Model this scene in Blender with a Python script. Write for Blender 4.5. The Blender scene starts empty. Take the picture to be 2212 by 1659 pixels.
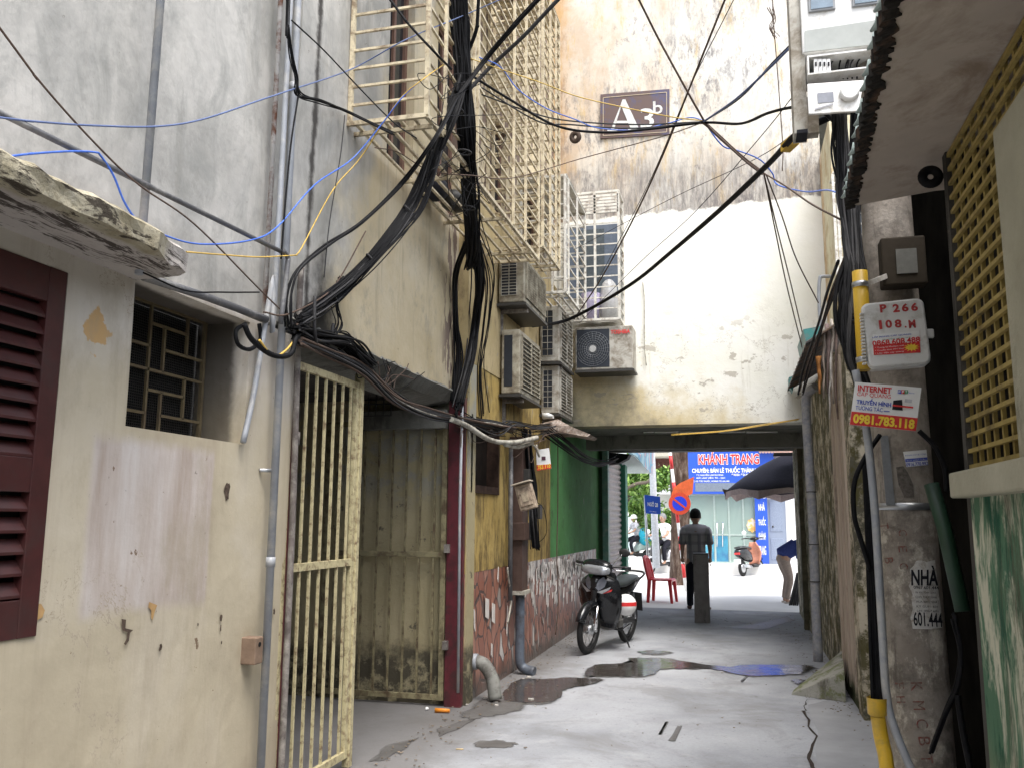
import bpy, math, random
from mathutils import Vector, Matrix
R = math.radians
# ------------------------------------------------------------------ camera
# pixel units below are those of a 2212 x 1659 view of the photograph
FPX = 1876.0; CX = 1106.0; CY = 829.5
CAM = Vector((0.0, 0.0, 1.55))
YAW, PITCH, ROLL = R(14.59), R(8.83), R(0.4)
fwd = Vector((-math.sin(YAW)*math.cos(PITCH), math.cos(YAW)*math.cos(PITCH), math.sin(PITCH)))
r0 = Vector((math.cos(YAW), math.sin(YAW), 0)); u0 = r0.cross(fwd)
CR = r0*math.cos(ROLL) + u0*math.sin(ROLL)
CU = -r0*math.sin(ROLL) + u0*math.cos(ROLL)
sc = bpy.context.scene
COL = sc.collection
cd = bpy.data.cameras.new('camera'); cam = bpy.data.objects.new('camera', cd); COL.objects.link(cam)
cd.sensor_width = 36.0; cd.lens = 36.0*FPX/2212.0; cd.clip_start = 0.05; cd.clip_end = 500
m = Matrix.Identity(4)
for i in range(3):
    m[i][0] = CR[i]; m[i][1] = CU[i]; m[i][2] = -fwd[i]; m[i][3] = CAM[i]
cam.matrix_world = m
sc.camera = cam
# ------------------------------------------------------------------ sky, sun, exposure
SUN_EL, SUN_AZ = R(66), R(146)     # azimuth clockwise from +Y
w = bpy.data.worlds.new('World'); sc.world = w; w.use_nodes = True
nt = w.node_tree; nt.nodes.clear()
sky = nt.nodes.new('ShaderNodeTexSky'); sky.sky_type = 'NISHITA'; sky.sun_disc = False
sky.sun_elevation = SUN_EL; sky.sun_rotation = SUN_AZ; sky.air_density = 1.0; sky.dust_density = 3.0; sky.ozone_density = 0.6
hs = nt.nodes.new('ShaderNodeHueSaturation'); hs.inputs['Saturation'].default_value = 0.45
bg = nt.nodes.new('ShaderNodeBackground'); bg.inputs['Strength'].default_value = 0.15
wo = nt.nodes.new('ShaderNodeOutputWorld')
nt.links.new(sky.outputs[0], hs.inputs['Color']); nt.links.new(hs.outputs[0], bg.inputs[0]); nt.links.new(bg.outputs[0], wo.inputs[0])
sl = bpy.data.lights.new('sun', 'SUN'); sl.energy = 0.95; sl.angle = R(28); sl.color = (1.0, 0.97, 0.92)
so = bpy.data.objects.new('sun', sl); COL.objects.link(so)
sd = Vector((math.sin(SUN_AZ)*math.cos(SUN_EL), math.cos(SUN_AZ)*math.cos(SUN_EL), math.sin(SUN_EL)))
so.rotation_euler = sd.to_track_quat('Z', 'Y').to_euler(); so.location = (0, 0, 30)
sc.view_settings.view_transform = 'Standard'; sc.view_settings.look = 'None'
sc.view_settings.exposure = 1.68; sc.view_settings.gamma = 1
sc.cycles.max_bounces = 8; sc.cycles.diffuse_bounces = 5
# ------------------------------------------------------------------ helpers
def ray(u, v):
    return (fwd + CR*((u-CX)/FPX) - CU*((v-CY)/FPX))
def at(u, v, ax='y', val=5.0):
    d = ray(u, v); i = 'xyz'.index(ax); t = (val-CAM[i])/d[i]
    return CAM + d*t
def px(p):
    d = Vector(p)-CAM; z = d.dot(fwd); return (CX+FPX*d.dot(CR)/z, CY-FPX*d.dot(CU)/z)
ORIG = {}
def tag(o, label=None, cat=None, group=None, kind=None):
    if label: o['label'] = label
    if cat: o['category'] = cat
    if group: o['group'] = group
    if kind: o['kind'] = kind
    return o
def thing(name, label, cat, loc=(0, 0, 0), rz=0, group=None):
    o = bpy.data.objects.new(name, None); COL.objects.link(o)
    o.location = loc; o.rotation_euler = (0, 0, rz); o.empty_display_size = 0.1
    ORIG[o.name] = Vector(loc)
    return tag(o, label, cat, group)
def catmull(pts, n=6):
    P = [Vector(p) for p in pts]
    if len(P) < 3: return P
    out = []; Q = [P[0]*2-P[1]]+P+[P[-1]*2-P[-2]]
    for i in range(1, len(Q)-2):
        a, b, c, d = Q[i-1], Q[i], Q[i+1], Q[i+2]
        for k in range(n):
            t = k/n
            out.append(0.5*((2*b)+(c-a)*t+(2*a-5*b+4*c-d)*t*t+(3*b-a-3*c+d)*t**3))
    out.append(P[-1]); return out
class MB:
    def __init__(s): s.v = []; s.f = []; s.sm = []
    def add(s, vs, fs, smooth=False):
        b = len(s.v); s.v += [Vector(x) for x in vs]
        for f in fs: s.f.append([b+i for i in f]); s.sm.append(smooth)
        return s
    def boxp(s, a, b):
        x0, x1 = sorted((a[0], b[0])); y0, y1 = sorted((a[1], b[1])); z0, z1 = sorted((a[2], b[2]))
        return s.add([(x0,y0,z0),(x1,y0,z0),(x1,y1,z0),(x0,y1,z0),(x0,y0,z1),(x1,y0,z1),(x1,y1,z1),(x0,y1,z1)],
            [(0,3,2,1),(4,5,6,7),(0,1,5,4),(1,2,6,5),(2,3,7,6),(3,0,4,7)])
    def box(s, c, size, ax=None):
        c = Vector(c); h = Vector(size)*0.5
        X, Y, Z = ax if ax else (Vector((1,0,0)), Vector((0,1,0)), Vector((0,0,1)))
        vs = [c+X*(i*h[0])+Y*(j*h[1])+Z*(k*h[2]) for k in (-1,1) for (i,j) in ((-1,-1),(1,-1),(1,1),(-1,1))]
        return s.add(vs, [(0,3,2,1),(4,5,6,7),(0,1,5,4),(1,2,6,5),(2,3,7,6),(3,0,4,7)])
    def bar(s, p, q, wd, dp, up=(0,0,1)):
        p = Vector(p); q = Vector(q); d = q-p; L = d.length; d.normalize(); up = Vector(up)
        a = d.cross(up)
        if a.length < 1e-4: a = d.cross(Vector((1,0,0)))
        a.normalize(); b = a.cross(d)
        return s.box((p+q)/2, (wd, L, dp), (a, d, b))
    def tube(s, pts, r, seg=8, smooth=True, caps=True):
        P = [Vector(p) for p in pts]; n = len(P)
        rr = r if isinstance(r, (list, tuple)) else [r]*n
        T = []
        for i in range(n):
            t = P[min(i+1, n-1)]-P[max(i-1, 0)]
            T.append(t.normalized() if t.length > 1e-9 else Vector((0,0,1)))
        a = T[0].orthogonal().normalized(); vs = []
        for i in range(n):
            a = (a-T[i]*a.dot(T[i]))
            a = a.normalized() if a.length > 1e-6 else T[i].orthogonal().normalized()
            b = T[i].cross(a)
            for k in range(seg):
                th = 2*math.pi*k/seg
                vs.append(P[i]+a*(rr[i]*math.cos(th))+b*(rr[i]*math.sin(th)))
        fs = [(i*seg+k, i*seg+(k+1)%seg, (i+1)*seg+(k+1)%seg, (i+1)*seg+k) for i in range(n-1) for k in range(seg)]
        s.add(vs, fs, smooth)
        if caps:
            b = len(s.v)-len(vs)
            s.f.append([b+k for k in range(seg)][::-1]); s.sm.append(False)
            s.f.append([b+(n-1)*seg+k for k in range(seg)]); s.sm.append(False)
        return s
    def cyl(s, p, q, r, r2=None, seg=16, smooth=True): return s.tube([p, q], [r, r if r2 is None else r2], seg, smooth)
    def sweep(s, pts, r, n=6, seg=6): return s.tube(catmull(pts, n), r, seg)
    def torus(s, c, R_, r, axis=(0,1,0), seg=32, rs=10, sy=1.0):
        ax = Vector(axis).normalized(); a = ax.orthogonal().normalized(); b = ax.cross(a); vs = []
        for i in range(seg):
            t = 2*math.pi*i/seg; d = a*math.cos(t)+b*math.sin(t)
            for k in range(rs):
                q = 2*math.pi*k/rs; vs.append(Vector(c)+d*(R_+r*math.cos(q))+ax*(r*sy*math.sin(q)))
        fs = [(i*rs+k, ((i+1)%seg)*rs+k, ((i+1)%seg)*rs+(k+1)%rs, i*rs+(k+1)%rs) for i in range(seg) for k in range(rs)]
        return s.add(vs, fs, True)
    def sphere(s, c, r, seg=16, rings=10, sc=(1,1,1), zmin=-1.0, ax=None):
        X, Y, Z = ax if ax else (Vector((1,0,0)), Vector((0,1,0)), Vector((0,0,1)))
        vs = []; a0 = math.asin(zmin)
        for j in range(rings+1):
            ph = a0+(math.pi/2-a0)*j/rings
            for i in range(seg):
                t = 2*math.pi*i/seg
                vs.append(Vector(c)+X*(r*sc[0]*math.cos(ph)*math.cos(t))+Y*(r*sc[1]*math.cos(ph)*math.sin(t))+Z*(r*sc[2]*math.sin(ph)))
        fs = [(j*seg+i, j*seg+(i+1)%seg, (j+1)*seg+(i+1)%seg, (j+1)*seg+i) for j in range(rings) for i in range(seg)]
        return s.add(vs, fs, True)
    def prism(s, poly, d, smooth=False):
        """poly: 3D points of a flat outline, d: extrusion vector"""
        P = [Vector(p) for p in poly]; d = Vector(d); n = len(P)
        return s.add(P+[p+d for p in P], [list(range(n))[::-1], [n+i for i in range(n)]]+[(i, (i+1)%n, n+(i+1)%n, n+i) for i in range(n)], smooth)
    def loft(s, secs, seg=14, caps=True):
        """secs: (x, y, z, half_y, half_z, power) rings lying in the YZ plane"""
        vs = []
        for (x, y, z, a, b, pw) in secs:
            for k in range(seg):
                t = 2*math.pi*k/seg; c_, s_ = math.cos(t), math.sin(t)
                vs.append((x, y+a*math.copysign(abs(c_)**(2/pw), c_), z+b*math.copysign(abs(s_)**(2/pw), s_)))
        n = len(secs)
        fs = [(i*seg+k, i*seg+(k+1)%seg, (i+1)*seg+(k+1)%seg, (i+1)*seg+k) for i in range(n-1) for k in range(seg)]
        s.add(vs, fs, True)
        if caps:
            b = len(s.v)-len(vs)
            s.f.append([b+k for k in range(seg)][::-1]); s.sm.append(False)
            s.f.append([b+(n-1)*seg+k for k in range(seg)]); s.sm.append(False)
        return s
    def wall(s, org, A, B, NRM, a, b, th, holes=(), ca=0, jit=None):
        """slab: a=(a0,a1) b=(b0,b1) spans along unit axes A,B from org; NRM = thickness direction (away from front)"""
        A, B, NRM, org = Vector(A), Vector(B), Vector(NRM), Vector(org)
        As = {a[0], a[1]}; Bs = {b[0], b[1]}
        for h in holes:
            As |= {h[0], h[1]}; Bs |= {h[2], h[3]}
        if ca:
            n = int((a[1]-a[0])/ca); As |= {a[0]+(a[1]-a[0])*i/n for i in range(n)}
            n = int((b[1]-b[0])/ca); Bs |= {b[0]+(b[1]-b[0])*i/n for i in range(n)}
        As = sorted(x for x in As if a[0]-1e-6 <= x <= a[1]+1e-6); Bs = sorted(x for x in Bs if b[0]-1e-6 <= x <= b[1]+1e-6)
        na, nb = len(As)-1, len(Bs)-1
        def solid(i, j):
            if i < 0 or j < 0 or i >= na or j >= nb: return False
            ma, mb_ = (As[i]+As[i+1])/2, (Bs[j]+Bs[j+1])/2
            return not any(h[0] < ma < h[1] and h[2] < mb_ < h[3] for h in holes)
        idx = {}
        base = len(s.v)
        def V(i, j, k):
            if (i, j, k) not in idx:
                p = org+A*As[i]+B*Bs[j]+NRM*(th*k)
                if jit and k == 0: p = p+NRM*jit(As[i], Bs[j])
                idx[(i, j, k)] = len(s.v); s.v.append(p)
            return idx[(i, j, k)]
        for i in range(na):
            for j in range(nb):
                if not solid(i, j): continue
                s.f.append([V(i,j,0),V(i+1,j,0),V(i+1,j+1,0),V(i,j+1,0)]); s.sm.append(False)
                s.f.append([V(i,j+1,1),V(i+1,j+1,1),V(i+1,j,1),V(i,j,1)]); s.sm.append(False)
                for (di, dj, e) in ((-1,0,((i,j),(i,j+1))), (1,0,((i+1,j+1),(i+1,j))), (0,-1,((i+1,j),(i,j))), (0,1,((i,j+1),(i+1,j+1)))):
                    if not solid(i+di, j+dj):
                        (p, q) = e
                        s.f.append([V(*p,0),V(*q,0),V(*q,1),V(*p,1)]); s.sm.append(False)
        return s
    def build(s, name, mat, parent=None, local=False, bevel=0, fixn=True, label=None):
        vs = s.v
        if parent is not None: org = Vector((0,0,0)) if local else ORIG.get(parent.name, Vector((0,0,0)))
        else:
            lo = Vector([min(v[i] for v in vs) for i in range(3)]); hi = Vector([max(v[i] for v in vs) for i in range(3)])
            org = Vector(((lo[0]+hi[0])/2, (lo[1]+hi[1])/2, lo[2]))
        me = bpy.data.meshes.new(name)
        me.from_pydata([tuple(v-org) for v in vs], [], s.f); 
        me.polygons.foreach_set('use_smooth', s.sm)
        if fixn:
            import bmesh
            bm = bmesh.new(); bm.from_mesh(me); bmesh.ops.recalc_face_normals(bm, faces=bm.faces); bm.to_mesh(me); bm.free()
        me.update()
        if mat: me.materials.append(mat)
        o = bpy.data.objects.new(name, me); COL.objects.link(o)
        if parent is not None:
            o.parent = parent; ORIG[o.name] = ORIG.get(parent.name, Vector((0,0,0)))
        else:
            o.location = org; ORIG[o.name] = org
        if bevel:
            b = o.modifiers.new('bevel', 'BEVEL'); b.width = bevel; b.segments = 2; b.limit_method = 'ANGLE'
        if label: o['label'] = label
        return o
def copy_tree(o, parent=None):
    c = o.copy(); COL.objects.link(c); c.parent = parent
    ORIG[c.name] = ORIG.get(o.name, Vector((0,0,0)))
    for ch in list(o.children): copy_tree(ch, c)
    return c
_tc = {}
def text(s, parent, c, wd, ht, right, up, mat, name='lettering', bold=0.0, local=False, shear=0):
    """flat raised lettering fitted to wd x ht around centre c"""
    key = (s, bold, shear)
    if key not in _tc:
        cu = bpy.data.curves.new('t', 'FONT'); cu.body = s; cu.extrude = 0.0; cu.offset = bold; cu.resolution_u = 3; cu.shear = shear
        ob = bpy.data.objects.new('t', cu); COL.objects.link(ob)
        dg = bpy.context.evaluated_depsgraph_get(); dg.update()
        me = bpy.data.meshes.new_from_object(ob.evaluated_get(dg))
        vs = [v.co.copy() for v in me.vertices]; fs = [list(p.vertices) for p in me.polygons]
        bpy.data.objects.remove(ob); _tc[key] = (vs, fs)
    vs, fs = _tc[key]
    if not vs: return None
    x0 = min(v.x for v in vs); x1 = max(v.x for v in vs); y0 = min(v.y for v in vs); y1 = max(v.y for v in vs)
    right = Vector(right).normalized(); up = Vector(up).normalized(); n = right.cross(up); c = Vector(c)
    b = MB(); b.add([c+right*(((v.x-x0)/(x1-x0)-0.5)*wd)+up*(((v.y-y0)/(y1-y0)-0.5)*ht)+n*0.0 for v in vs], fs)
    return b.build(name, mat, parent, local=local, fixn=False)
# ------------------------------------------------------------------ materials
class NM:
    def __init__(s, name, rough=0.8, metal=0.0, spec=None):
        spec = spec if spec is not None else (0.5 if rough < .6 else 0.15)
        s.m = bpy.data.materials.new(name); s.m.use_nodes = True; s.t = s.m.node_tree; s.t.nodes.clear()
        s.o = s.t.nodes.new('ShaderNodeOutputMaterial'); s.p = s.t.nodes.new('ShaderNodeBsdfPrincipled')
        s.t.links.new(s.p.outputs[0], s.o.inputs[0])
        s.p.inputs['Roughness'].default_value = rough; s.p.inputs['Metallic'].default_value = metal
        s.p.inputs['Specular IOR Level'].default_value = spec
        g = s.t.nodes.new('ShaderNodeNewGeometry'); s.P = g.outputs['Position']; s.N_ = g.outputs['Normal']
        x = s.t.nodes.new('ShaderNodeSeparateXYZ'); s.t.links.new(s.P, x.inputs[0]); s.X, s.Y, s.Z = x.outputs
    def link(s, a, sock):
        if isinstance(a, bpy.types.NodeSocket): s.t.links.new(a, sock)
        elif isinstance(a, (int, float)):
            try: sock.default_value = a
            except TypeError: sock.default_value = (a, a, a, 1)
        else: sock.default_value = tuple(a)+((1,) if len(a) == 3 and len(sock.default_value) == 4 else ())
    def map(s, sc=(1,1,1), vec=None, loc=(0,0,0), rot=(0,0,0)):
        n = s.t.nodes.new('ShaderNodeMapping'); s.t.links.new(vec or s.P, n.inputs[0])
        n.inputs['Scale'].default_value = sc; n.inputs['Location'].default_value = loc; n.inputs['Rotation'].default_value = rot
        return n.outputs[0]
    def noise(s, scale, detail=5, rough=0.6, vec=None, dist=0.0, out=0):
        n = s.t.nodes.new('ShaderNodeTexNoise'); s.t.links.new(vec or s.P, n.inputs['Vector'])
        n.inputs['Scale'].default_value = scale; n.inputs['Detail'].default_value = detail
        n.inputs['Roughness'].default_value = rough; n.inputs['Distortion'].default_value = dist
        return n.outputs[out]
    def vor(s, scale, vec=None, feature='F1', out='Distance', rnd=1.0):
        n = s.t.nodes.new('ShaderNodeTexVoronoi'); s.t.links.new(vec or s.P, n.inputs['Vector']); n.feature = feature
        n.inputs['Scale'].default_value = scale; n.inputs['Randomness'].default_value = rnd
        return n.outputs[out]
    def ramp(s, fac, stops):
        n = s.t.nodes.new('ShaderNodeValToRGB'); s.link(fac, n.inputs[0]); e = n.color_ramp.elements
        while len(e) < len(stops): e.new(0.5)
        for el, (p, c) in zip(e, stops):
            el.position = p; el.color = (c, c, c, 1) if isinstance(c, (int, float)) else tuple(c)+(1,)
        return n.outputs[0]
    def mix(s, f, a, b, mode='MIX'):
        n = s.t.nodes.new('ShaderNodeMix'); n.data_type = 'RGBA'; n.blend_type = mode
        s.link(f, n.inputs[0]); s.link(a, n.inputs[6]); s.link(b, n.inputs[7]); return n.outputs[2]
    def math(s, op, a, b=0.0, c=None):
        n = s.t.nodes.new('ShaderNodeMath'); n.operation = op; s.link(a, n.inputs[0]); s.link(b, n.inputs[1])
        if c is not None: s.link(c, n.inputs[2])
        return n.outputs[0]
    def band(s, x, a, b, lo=0.0, hi=1.0):
        n = s.t.nodes.new('ShaderNodeMapRange'); n.interpolation_type = 'SMOOTHSTEP'; s.link(x, n.inputs[0])
        n.inputs[1].default_value = a; n.inputs[2].default_value = b; n.inputs[3].default_value = lo; n.inputs[4].default_value = hi
        return n.outputs[0]
    def col(s, c): s.link(c, s.p.inputs['Base Color']); return s
    def rough(s, r): s.link(r, s.p.inputs['Roughness']); return s
    def bump(s, h, strength=0.4, dist=0.01):
        n = s.t.nodes.new('ShaderNodeBump'); s.link(h, n.inputs['Height']); n.inputs['Strength'].default_value = strength
        n.inputs['Distance'].default_value = dist; s.t.links.new(n.outputs[0], s.p.inputs['Normal']); return s
def simple(name, c, rough=0.5, metal=0.0, var=0.15, scale=30, dirt=None, damt=0.5, bump=0.0, dscale=9, spec=None):
    n = NM(name, rough, metal, spec)
    k = n.noise(scale, 4); a = tuple(x*(1-var) for x in c); b = tuple(min(1, x*(1+var)) for x in c)
    cc = n.ramp(k, [(0.3, a), (0.7, b)])
    if dirt:
        d = n.ramp(n.noise(dscale, 6, 0.7, dist=0.4), [(0.55-0.2*damt, 0), (0.75-0.2*damt, 1)]); cc = n.mix(d, cc, dirt)
    n.col(cc)
    if bump: n.bump(k, bump, 0.005)
    return n.m
# ------------------------------------------------------------------ wall materials
def m_leftwall():
    n = NM('weathered_grey_cream_plaster', 0.9)
    big = n.noise(0.9, 6, 0.65, dist=0.5)
    diag = n.noise(3.0, 7, 0.7, vec=n.map((1, 1.6, 0.7), rot=(R(35), 0, 0)), dist=0.6)
    grey = n.ramp(big, [(0.30, (0.27,0.265,0.24)), (0.46, (0.42,0.405,0.375)), (0.62, (0.53,0.51,0.47)), (0.8, (0.57,0.54,0.48))])
    grey = n.mix(n.ramp(diag, [(0.38, 0.65), (0.56, 0)]), grey, (0.27,0.27,0.25))
    cream = n.ramp(n.noise(1.4, 6, 0.6), [(0.3, (0.45,0.37,0.225)), (0.55, (0.56,0.48,0.33)), (0.8, (0.61,0.55,0.43))])
    # where the cream coat starts (further along the wall and lower)
    k = n.math('ADD', n.math('MULTIPLY', n.math('SUBTRACT', n.Y, 4.9), 1.2), n.math('MULTIPLY', n.math('SUBTRACT', 3.5, n.Z), 0.55))
    k = n.math('ADD', k, n.math('MULTIPLY', n.math('SUBTRACT', n.noise(1.6, 5), 0.5), 1.8))
    c = n.mix(n.band(k, -0.15, 0.5), grey, cream)
    st = n.noise(1.0, 7, 0.75, vec=n.map((5, 5, 0.35)))
    c = n.mix(n.math('MULTIPLY', n.ramp(st, [(0.54, 0), (0.72, 0.7)]), n.band(n.Y, 4.6, 5.6, .3, 1)), c, (0.25,0.22,0.17))
    mot = n.math('MULTIPLY', n.ramp(n.noise(7, 8, .75, vec=n.map((1, 1.3, .9), rot=(R(30), 0, 0))), [(.50, 0), (.66, .5)]), n.ramp(n.noise(.8, 4), [(.42, 0), (.6, 1)]))
    c = n.mix(mot, c, (0.24,0.235,0.215))
    # black grime at the corner over the gate and down the outer edge
    kb = n.math('ADD', n.math('ABSOLUTE', n.math('SUBTRACT', n.Y, 4.66)), n.math('MULTIPLY', n.noise(5, 6, 0.7), 0.4))
    kb = n.math('ADD', kb, n.math('MULTIPLY', n.band(n.Z, 2.6, 3.6), 0.35))
    c = n.mix(n.band(kb, 0.52, 0.24), c, (0.055,0.05,0.042))
    # dark line beside the down pipe
    kd = n.math('ADD', n.math('ABSOLUTE', n.math('SUBTRACT', n.Y, 4.47)), n.math('MULTIPLY', n.noise(7, 5, 0.7), 0.10))
    c = n.mix(n.band(kd, 0.10, 0.05), c, (0.07,0.065,0.06))
    sp = n.noise(16, 4, 0.6)
    c = n.mix(n.ramp(sp, [(0.70, 0), (0.76, 0.75)]), c, (0.10,0.09,0.075))
    # flaking strip near the far corner
    fl = n.math('MULTIPLY', n.band(n.Y, 6.75, 7.0), n.ramp(n.noise(6, 5, 0.6, vec=n.map((1, 1.5, 0.5))), [(0.52, 0), (0.545, 1)]))
    c = n.mix(fl, c, (0.20,0.15,0.12))
    n.col(c)
    h = n.math('ADD', n.noise(2.6, 5, 0.55), n.math('MULTIPLY', n.noise(13, 7, .65), 0.16))
    n.bump(n.math('SUBTRACT', h, n.math('MULTIPLY', fl, 0.2)), 0.5, 0.03); return n.m
def m_cream():
    n = NM('dirty_cream_plaster', 0.85)
    c = n.ramp(n.noise(1.3, 7, 0.6, dist=0.3), [(0.28, (0.40,0.345,0.25)), (0.5, (0.50,0.44,0.325)), (0.72, (0.56,0.505,0.405))])
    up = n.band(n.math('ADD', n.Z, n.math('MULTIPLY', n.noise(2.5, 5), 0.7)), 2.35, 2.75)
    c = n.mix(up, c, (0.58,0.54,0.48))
    st = n.noise(1.0, 7, 0.7, vec=n.map((6, 6, 0.4)))
    c = n.mix(n.ramp(st, [(0.5, 0), (0.72, 0.5)]), c, (0.33,0.27,0.20))
    # rectangular primer patch under the small window
    p0 = at(192, 930, 'x', -2.4); p1 = at(462, 985, 'x', -2.4); p2 = at(440, 1290, 'x', -2.4)
    jy = n.math('ADD', n.Y, n.math('MULTIPLY', n.math('SUBTRACT', n.noise(9, 5), 0.5), 0.03))
    jz = n.math('ADD', n.Z, n.math('MULTIPLY', n.math('SUBTRACT', n.noise(4, 6, 0.7), 0.5), 0.10))
    pat = n.math('MULTIPLY', n.math('MULTIPLY', n.band(jy, p0.y, p0.y+0.05), n.band(jy, p1.y+0.01, p1.y-0.02)),
                 n.math('MULTIPLY', n.band(jz, p2.z-0.05, p2.z+0.02), n.band(jz, p0.z+0.02, p0.z-0.05)))
    pc = n.ramp(n.noise(1, 6, 0.65, vec=n.map((9, 9, 1.2))), [(0.3, (0.38,0.31,0.27)), (0.5, (0.50,0.44,0.41)), (0.7, (0.60,0.565,0.55))])
    c = n.mix(n.math('MULTIPLY', pat, 0.85), c, pc)
    # orange scraped spot
    q = at(205, 715, 'x', -2.4)
    d = n.math('ADD', n.math('ABSOLUTE', n.math('SUBTRACT', n.Y, q.y)), n.math('MULTIPLY', n.math('ABSOLUTE', n.math('SUBTRACT', n.Z, q.z)), 0.9))
    d = n.math('ADD', d, n.math('MULTIPLY', n.noise(14, 4), 0.18))
    c = n.mix(n.band(d, 0.175, 0.16), c, (0.55,0.36,0.17))
    q = at(80, 1420-15, 'x', -2.4); q.z += 0.07
    # dark chips
    vein = n.noise(1.7, 7, 0.72, dist=.3, vec=n.map((1, 1, .8), loc=(2, 3, 1)))
    vn = n.math('ABSOLUTE', n.math('SUBTRACT', vein, .5))
    c = n.mix(n.math('MULTIPLY', n.band(vn, .006, .0015), n.band(n.noise(.9, 3), .52, .62)), c, (.40,.34,.27))
    c = n.mix(n.ramp(n.noise(2.7, 8, .7, vec=n.map((1, 1, .55), loc=(4, 8, 2))), [(.54, 0), (.68, .55)]), c, (.36,.31,.23))
    sp = n.noise(11, 5, 0.65)
    c = n.mix(n.ramp(sp, [(0.695, 0), (0.715, 0.9)]), c, (0.17,0.11,0.07))
    sp = n.noise(30, 4, 0.6)
    c = n.mix(n.ramp(sp, [(0.70, 0), (0.74, 0.6)]), c, (0.13,0.11,0.09))
    soot = n.math('MULTIPLY', n.band(n.math('ADD', n.X, n.math('MULTIPLY', n.noise(7, 5), .08)), -2.41, -2.47), n.band(n.Z, 1.9, 2.5, .75, 1))
    c = n.mix(n.math('MULTIPLY', soot, .9), c, (.05,.042,.035))
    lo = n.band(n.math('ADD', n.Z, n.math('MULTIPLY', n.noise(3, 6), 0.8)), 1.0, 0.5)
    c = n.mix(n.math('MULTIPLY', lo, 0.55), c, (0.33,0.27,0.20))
    n.col(c)
    h = n.math('ADD', n.noise(2.2, 5, 0.5), n.math('MULTIPLY', n.noise(13, 7, .65), 0.16))
    n.bump(h, 0.5, 0.03); return n.m
def m_facade():
    n = NM('stained_facade_plaster', 0.9)
    v = n.noise(1, 7, 0.65, vec=n.map((1.6, 1.6, 0.9)), dist=0.3)
    v = n.math('ADD', v, n.math('MULTIPLY', n.math('ADD', n.X, .6), .055))
    c = n.ramp(v, [(0.28, (0.52,0.42,0.32)), (0.40, (0.60,0.54,0.46)), (0.52, (0.62,0.58,0.51)), (0.66, (0.72,0.70,0.65))])
    fine = n.noise(1, 9, 0.8, vec=n.map((11, 11, 3.5)))
    blot = n.noise(0.75, 5, 0.6)
    dk = n.math('MULTIPLY', n.ramp(fine, [(0.48, 0), (0.60, 1)]), n.ramp(blot, [(0.38, 0), (0.58, 1)]))
    c = n.mix(n.math('MULTIPLY', dk, 0.95), c, (0.19,0.18,0.18))
    sp = n.math('MULTIPLY', n.math('MULTIPLY', n.ramp(n.noise(1, 6, 0.75, vec=n.map((16, 16, 9))), [(0.54, 0), (0.62, 1)]), n.ramp(n.noise(1.3, 4, .6, vec=n.map(loc=(6, 2, 3))), [(.48, 0), (.6, 1)])), 0.7)
    c = n.mix(sp, c, (0.24,0.22,0.21))
    og = n.math('MULTIPLY', n.ramp(n.noise(1, 7, 0.75, vec=n.map((7, 7, 1.6), loc=(3,0,1))), [(0.54, 0), (0.64, 1)]), 0.5)
    c = n.mix(og, c, (0.55,0.38,0.14))
    # orange old paint at the left edge
    c = n.mix(n.math('MULTIPLY', n.band(n.math('ADD', n.X, n.math('MULTIPLY', n.noise(3, 5), 0.5)), -1.80, -2.15), 0.75), c, (0.42,0.22,0.06))
    # band of black streaks above the repainted part
    z = n.math('ADD', n.Z, n.math('MULTIPLY', n.noise(1, 8, 0.8, vec=n.map((9, 9, 0.6))), 1.2))
    c = n.mix(n.math('MULTIPLY', n.math('MULTIPLY', n.band(z, 7.3, 6.7), n.ramp(n.noise(1, 8, 0.8, vec=n.map((14, 14, 2))), [(0.40, 0.2), (0.6, 1)])), 0.85), c, (0.17,0.155,0.15))
    # repainted lower part
    lo_ = n.ramp(n.noise(1.5, 5), [(0.3, (0.78,0.77,0.68)), (0.7, (0.84,0.83,0.78))])
    d = n.math('ADD', n.math('MULTIPLY', n.noise(2.2, 7, 0.7), 1.3), n.math('ADD', n.math('MULTIPLY', n.math('SUBTRACT', n.Z, 2.86), 0.6), n.math('MULTIPLY', n.math('ADD', n.X, 2.2), 0.30)))
    lo_ = n.mix(n.band(d, 1.55, 0.95), lo_, (0.58,0.49,0.30))
    lo_ = n.mix(n.band(d, 1.05, 0.65), lo_, (0.25,0.22,0.16))
    chips = n.ramp(n.noise(2.6, 7, 0.65, vec=n.map((1, 1, 1.6), loc=(1, 0, 4))), [(0.60, 0), (0.615, 1)])
    cv = n.math('ABSOLUTE', n.math('SUBTRACT', n.noise(1.1, 7, .7, vec=n.map(loc=(3, 3, 7))), .5))
    chips = n.math('MAXIMUM', chips, n.math('MULTIPLY', n.band(cv, .005, .002), .8))
    chips = n.math('MULTIPLY', chips, n.band(n.Z, 4.5, 3.7))
    lo_ = n.mix(n.math('MULTIPLY', chips, 0.7), lo_, (0.36,0.32,0.26))
    lo_ = n.mix(n.math('MULTIPLY', n.ramp(n.noise(1, 7, .75, vec=n.map((7, 7, .7), loc=(5, 1, 2))), [(.56, 0), (.70, .5)]), n.band(n.Z, 4.6, 3.4)), lo_, (0.44,0.40,0.30))
    edge = n.math('ADD', n.Z, n.math('ADD', n.math('MULTIPLY', n.noise(5, 7, .7), 0.22), n.math('MULTIPLY', n.X, -0.03)))
    c = n.mix(n.band(edge, 5.86, 5.82), c, lo_)
    n.col(c); n.bump(n.math('ADD', n.noise(6, 7), n.math('MULTIPLY', chips, 0.2)), 0.3, 0.02); return n.m
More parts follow.
